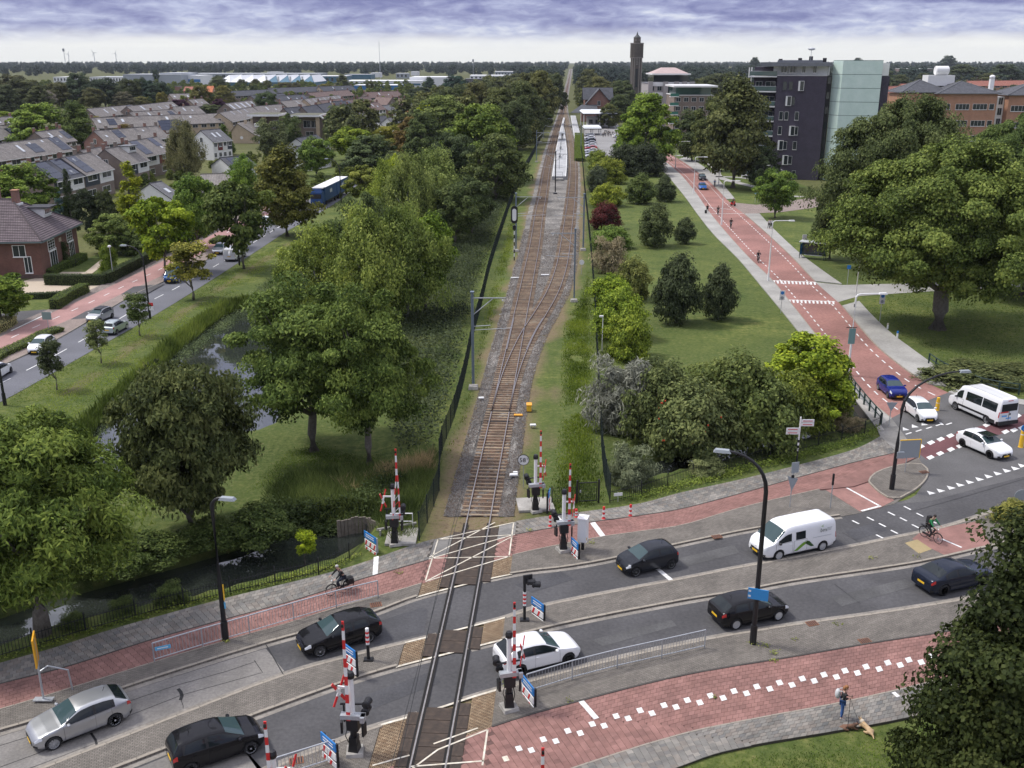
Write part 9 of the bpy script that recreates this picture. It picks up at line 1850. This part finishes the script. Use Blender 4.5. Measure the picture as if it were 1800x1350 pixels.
def standing(lean=0,arms='down',step=0.0):
 J=dict(pelvis=V3(0,0,.93),chest=V3(.01+lean,0,1.32),neck=V3(.02+lean*1.2,0,1.50),head=V3(.05+lean*1.5,0,1.62))
 for s,y in (('l',1),('r',-1)):
  st=step*y;J['sh'+s]=V3(.0+lean,.19*y,1.40);J['hip'+s]=V3(0,.095*y,.90);J['kn'+s]=V3(.03+st*.5,.10*y,.49);J['an'+s]=V3(st,.10*y,.085)
  if arms=='down':J['el'+s]=V3(-.04-st*.3+lean,.25*y,1.13);J['wr'+s]=V3(.05-st*.6+lean,.25*y,.88)
  else:J['el'+s]=V3(.02,.24*y,1.12);J['wr'+s]=V3(.24,.09*y,1.17);J['hd'+s]=V3(1,-.2*y,.25)
 return J
def riding(lean=.12):
 J=dict(pelvis=V3(-.22,0,.98),chest=V3(-.06+lean*.3,0,1.36),neck=V3(.0+lean*.5,0,1.54),head=V3(.05+lean*.6,0,1.66))
 for s,y in (('l',1),('r',-1)):
  J['sh'+s]=V3(-.04+lean*.4,.19*y,1.45);J['el'+s]=V3(.16+lean*.3,.27*y,1.22);J['wr'+s]=V3(.38,.27*y,1.09);J['hd'+s]=V3(1,0,-.15);J['hip'+s]=V3(-.2,.10*y,.95)
 J['knl']=V3(.20,.11,.82);J['anl']=V3(.06,.11,.46);J['knr']=V3(.14,-.11,.60);J['anr']=V3(-.02,-.11,.20)
 return J
BIKEB=mat('bike_black',(.012,.012,.013),rough=.35,coat=.5)
def bicycle(label,loc,rz,fm=BIKEB,bags=False,group=None,simple=False):
 t=thing('bicycle',label,'bicycle',loc,rz,group);r=.345
 for x in (-.52,.56):
  w=bpy.data.objects.new('wheel',None);C.objects.link(w);w.parent=t;w.location=(x,0,r)
  ty=MB();n=26;vs=[];
  for i in range(n):
   a=2*math.pi*i/n
   for k in range(6):b=2*math.pi*k/6;q=r-.02+.02*math.cos(b);vs.append((q*math.cos(a),.02*math.sin(b),q*math.sin(a)))
  ty.mesh(vs,[(i*6+k,i*6+(k+1)%6,((i+1)%n)*6+(k+1)%6,((i+1)%n)*6+k) for i in range(n) for k in range(6)]);ty.build('tyre',TYRE,w)
  sp=MB()
  for i in range(14):a=2*math.pi*i/14;sp.tube([(.03*math.cos(a+.4),.02*(-1)**i,.03*math.sin(a+.4)),((r-.035)*math.cos(a),0,(r-.035)*math.sin(a))],.004,3)
  sp.lathe([(.03,-.04),(.03,.04)],8,'y');sp.build('spokes',GALV,w)
  fe=MB();fe.tube([((r+.03)*math.cos(a),0,(r+.03)*math.sin(a)) for a in np.linspace(.2 if x<0 else.5,3.0 if x<0 else 2.6,9)],.022,5);fe.build('mudguard',fm,w)
 bb=V3(0,0,.30);st=V3(-.17,0,.78);hdt=V3(.40,0,.86);hb=V3(.45,0,.70)
 fr=MB();fr.tube([bb,hb],.018,6);fr.tube([bb+V3(-.05,0,.12),st],.017,6);fr.tube([bb,bb+V3(-.05,0,.12)],.017,6);fr.tube([st+V3(.03,0,-.08),hdt+V3(.02,0,-.06)],.016,6);fr.tube([hb,hdt],.02,6)
 for y in (-.05,.05):fr.tube([bb+V3(0,y*.6,0),V3(-.52,y,r)],.011,5);fr.tube([st+V3(0,y*.6,-.05),V3(-.52,y,r)],.010,5);fr.tube([hb+V3(0,y,0),V3(.56,y,r)],.012,5)
 fr.build('frame',fm,t)
 hb_=MB();hb_.tube([hdt,hdt+V3(.0,0,.2)],.014,6);hb_.tube([V3(.30,.30,1.05),V3(.42,.2,1.07),V3(.42,0,1.06),V3(.42,-.2,1.07),V3(.30,-.30,1.05)],.013,6);hb_.build('handlebar',GALV,t)
 M_(('tube',[st,st+V3(-.03,0,.14)],.014,6)).build('seat_post',GALV,t);M_(('ell',(-.21,0,.95),(.15,.085,.035),10,5)).build('saddle',BLK,t)
 ca=MB();ca.box((-.58,0,.78),(.42,.14,.02));ca.tube([(-.4,0,.78),(-.52,.06,r)],.008,4);ca.tube([(-.76,0,.78),(-.52,.06,r)],.008,4);ca.build('carrier',BLK,t)
 M_(('box',(-.25,-.06,.32),(.62,.03,.13))).build('chain_case',fm,t)
 for s,dx,dz in ((1,.06,.10),(-1,-.02,-.16)):M_(('tube',[(0,.06*s,.30),(dx*1.0,.07*s,.30+dz)],.010,5),('box',(dx,.12*s,.30+dz),(.09,.09,.02))).build('pedal',BLK,t)
 M_(('ell',(.50,0,.92),(.05,.04,.045),8,6)).build('headlight',REFL,t)
 if bags:
  for s in (-1,1):M_(('box',(-.6,.14*s,.60),(.36,.13,.34),0,0,.92)).build('pannier',BLK,t)
 return t
def ride(x0,y0,x1,y1,lp,lb,top,legs,hair,bags=False,group=None,z=HK,fine=True,face=None):
 a,b=P(x0,y0,z),P(x1,y1,z);d=b-a;yaw=math.atan2(d.y,d.x);c=(a+b)/2;dd=d.normalized();loc=(c.x-dd.x*.02,c.y-dd.y*.02,z)
 bicycle(lb,loc,yaw,bags=bags,group=group);J=riding()
 if face:J['face']=face
 return person(lp,loc,yaw,J,top,legs,DSHOE,hair,fine=fine,group=None)
ride(613,1037,583,1047,'grey haired person in black riding the bicycle by the railing','black city bicycle with panniers on the red path by the railing',BCLO,NAVY,HAIRG,True)
p=ride(1622,943,1648,956,'cyclist in green jacket and dark cap with a backpack at the right bay','grey and black bicycle ridden by the cyclist in green',GRNC,BCLO,HAIRD)
J=riding();M_(('box',(-.26,0,1.33),(.2,.32,.44),0,0,.85)).build('backpack',BCLO,p)
# woman with two dogs
w=P(1478,1262,HK);J=standing(.02,'phone');J['head']=V3(.09,0,1.61);J['face']=V3(1,0,-.5)
wp=person('person with ginger hair looking at a phone, blue jeans and pale rucksack, holding dog leads',(w.x,w.y,HK),R(-18),J,BCLO,JEANS,SHOE,HAIRB,long_hair=True)
ca,sa=math.cos(R(-18)),math.sin(R(-18));loc_=lambda x,y,z:(w.x+x*ca-y*sa,w.y+x*sa+y*ca,HK+z)
t=thing('rucksack','pale grey rucksack on the back of the person with the dogs','rucksack',loc_(-.25,0,1.25),R(-18));mb=MB();mb.ell((0,0,0),(.13,.17,.25),12,8);mb.build('bag',BAGW,t,smooth=True)
for s in (-1,1):M_(('tube',[(.04,.11*s,.2),(.17,.13*s,.24),(.34,.14*s,.10),(.33,.14*s,-.1),(.1,.13*s,-.2)],.018,5)).build('strap',BAGW,t)
t=thing('phone','small dark phone in the hands of the person with the dogs','phone',loc_(.36,0,1.22),R(-18));M_(('box',(0,0,0),(.02,.08,.15))).build('case',BLK,t);M_(('box',(-.012,0,0),(.004,.07,.13))).build('screen',GLASS,t)
def dog(label,x,y,rz,m,m2,s=1.0,lying=False):
 b=P(x,y,.02);t=thing('dog',label,'dog',(b.x,b.y,.01),rz);t.scale=(s,s,s)
 if lying:
  ch=[[(V3(-.25,0,.13),(.12,.12)),(V3(0,0,.15),.13),(V3(.2,0,.17),.11),(V3(.32,0,.26),.07),(V3(.40,0,.31),.07),(V3(.50,0,.28),.035)],[(V3(.2,0,.17),.11),(V3(.28,.09,.06),.04),(V3(.46,.09,.03),.03)],[(V3(.2,0,.17),.11),(V3(.28,-.09,.06),.04),(V3(.46,-.09,.03),.03)],[(V3(-.25,0,.13),(.12,.12)),(V3(-.2,.15,.08),.06),(V3(-.02,.17,.04),.035)],[(V3(-.25,0,.13),(.12,.12)),(V3(-.2,-.15,.08),.06),(V3(-.02,-.17,.04),.035)],[(V3(-.25,0,.13),(.12,.12)),(V3(-.42,.05,.06),.03),(V3(-.55,.12,.04),.015)]];hd=V3(.40,0,.31)
 else:
  ch=[[(V3(-.2,0,.16),.14),(V3(-.08,0,.30),.13),(V3(.06,0,.44),.11),(V3(.12,0,.56),.075),(V3(.17,0,.66),.078),(V3(.29,0,.63),.036)]]+[[(V3(.06,0,.44),.11),(V3(.12,.08*k,.3),.045),(V3(.14,.08*k,.12),.032),(V3(.20,.08*k,.03),.03)] for k in (1,-1)]+[[(V3(-.2,0,.16),.14),(V3(-.12,.14*k,.17),.075),(V3(.05,.15*k,.12),.05),(V3(-.06,.15*k,.04),.03),(V3(.08,.15*k,.03),.028)] for k in (1,-1)]+[[(V3(-.2,0,.16),.14),(V3(-.36,.06,.06),.03),(V3(-.5,.14,.05),.018)]];hd=V3(.17,0,.66)
 skin('body',ch,m,t,1)
 for k in (1,-1):mb=MB();mb.mesh([hd+V3(-.03,.03*k,.05),hd+V3(.03,.03*k,.05),hd+V3(0,.075*k,.04),hd+V3(-.02,.06*k,.14)],[(0,1,3),(1,2,3),(2,0,3),(0,2,1)]);mb.build('ear',m2,t)
 M_(('ell',hd+V3(.13 if not lying else.11,0,-.02),(.015,.015,.012),6,4)).build('nose',BLK,t)
 M_(('ell',hd+V3(-.12,0,-.2 if not lying else -.08),(.1,.105,.10),10,7)).build('chest_patch',m2,t)
 return t
dog('cream and tan dog lying on the grass edge beside the person',1523,1284,R(112),mat('tan_fur',(.42,.27,.13),(.58,.43,.26),.9,8),mat('cream_fur',(.60,.52,.40),rough=.9),1.15,True)
dog('small brown dog lying at the edge of the pavement below the person',1491,1281,R(0),mat('brown_fur',(.13,.065,.04),(.20,.11,.07),.9,8),mat('dark_fur',(.09,.05,.035),rough=.9),.95,True)
t=thing('dog_lead','thin black dog leads from the hands of the person down to the dogs','dog lead',(0,0,0));h_=Vector(loc_(.3,0,1.12));d1=P(1490,1280,.25);d2=P(1521,1276,.5)
mb=MB();mb.tube([h_,h_.lerp(d1,.5)+V3(0,0,-.05),d1],.012,4);mb.build('lead',BLK,t);mb=MB();mb.tube([h_,h_.lerp(d2,.55)+V3(0,0,-.35),d2],.008,4);mb.build('lead',BLK,t)
# far cyclists and walkers on the red road
for x0,y0,x1,y1,l,top,hr in ((1331,459,1334,463,'cyclist in dark blue riding towards the camera beside the second white lamp post',NAVY,HAIRD),(1283.5,399,1285.5,403,'cyclist in black on the left side of the red road below the speed table',BCLO,HAIRD),(1261,376,1263,379.5,'cyclist in dark coat just on the speed table of the red road',BCLO,HAIRD),(1255.5,327,1256.5,330,'cyclist in blue far up at the right edge of the red road',mat('pale_blue_cloth',(.08,.16,.32)),HAIRD)):
 ride(x0,y0,x1,y1,l,'dark bicycle under the '+l.split(' beside')[0].split(' on the')[0].split(' just')[0].split(' far')[0]+(' on the speed table' if 'just' in l else ''),top,BCLO,hr,z=.0,fine=False,group='bicycles far up the red road')
def walker(label,x,y,rz,top,legs,hair=HAIRD,z=HK,group=None,step=.15,lean=0):
 p=P(x,y,z);return person(label,(p.x,p.y,z),rz,standing(lean,'down',step),top,legs,DSHOE,hair,fine=False,group=group)
walker('person in black walking with a dark suitcase on the left pavement of the red road',1243,374,R(-70),BCLO,BCLO);b=P(1240.5,375,HK);t=thing('suitcase','dark suitcase pulled by the walker on the left pavement','suitcase',b);M_(('box',(0,0,.33),(.4,.28,.6))).build('case',BLK,t);M_(('tube',[(0,0,.6),(.1,.1,1.0)],.015,4)).build('handle',BLK,t)
walker('person in white coat walking on the right pavement, left one of two',1351,402,R(-80),WCLO,BCLO);walker('person in pale coat walking on the right pavement, right one of two',1355,402,R(-80),WCLO,NAVY)
walker('person in black on the pavement at the bend of the red road, left one',1162,284,R(-80),BCLO,BCLO);walker('person in black on the pavement at the bend of the red road, right one',1169,290,R(-80),BCLO,NAVY)
b=P(1288.5,362);t=thing('scooter','small red scooter entering the side street of the red road','scooter',b,R(-60))
for x in (-.5,.5):M_(('lathe',[(0,-.07),(.26,-.07),(.26,.07),(0,.07)],14,'y',(x,0,.26))).build('wheel',TYRE,t)
M_(('box',(-.35,0,.55),(.6,.3,.35),0,0,.8),('box',(.0,0,.32),(.5,.26,.1)),('box',(.38,0,.65),(.12,.36,.7))).build('body',paint('red_paint',(.5,.02,.02)),t);M_(('tube',[(.36,-.3,1.0),(.36,.3,1.0)],.02,5)).build('handlebar',BLK,t);M_(('box',(-.3,0,.78),(.6,.28,.1))).build('seat',BLK,t)
J=riding();person('rider in dark jacket and helmet on the red scooter',(b.x,b.y,-.12),R(-60),J,BCLO,BCLO,DSHOE,mat('helmet_dark',(.03,.03,.035),rough=.3),fine=False)
for i,(x,y) in enumerate(((1062,238),(1064,240),(1067,237),(1069,240),(1072,238),(1074,241),(1077,238),(1080,240),(1083,239),(1060,241),(1070,236),(1086,241))):
 walker('dark dressed person standing in the crowd on the station square',x,y,i*1.3,BCLO if i%3 else NAVY,BCLO,group='people on the station square',z=0,step=.05)
for i,(x,y,l) in enumerate(((1063.5,233,'person in white standing in the station crowd, left one'),(1066.5,233.5,'person in white standing in the station crowd, right one'))):walker(l,x,y,1+i,WCLO,BCLO,z=0,step=.05)
bpy.data.scenes.remove(TMP)
# thin air that pales the far things
hz=MB();hz.box((0,4500,58),(18200,9300,124));hm=bpy.data.materials.new('haze_air');hm.use_nodes=True ;ht=hm.node_tree;ht.nodes.clear()
ho=ht.nodes.new('ShaderNodeOutputMaterial');hv=ht.nodes.new('ShaderNodeVolumePrincipled');hv.inputs['Color'].default_value=(.80,.87,.97,1);hv.inputs['Density'].default_value=.000042;hv.inputs['Anisotropy'].default_value=0
ht.links.new(hv.outputs[0],ho.inputs['Volume']);stuff(hz.build('haze',hm))
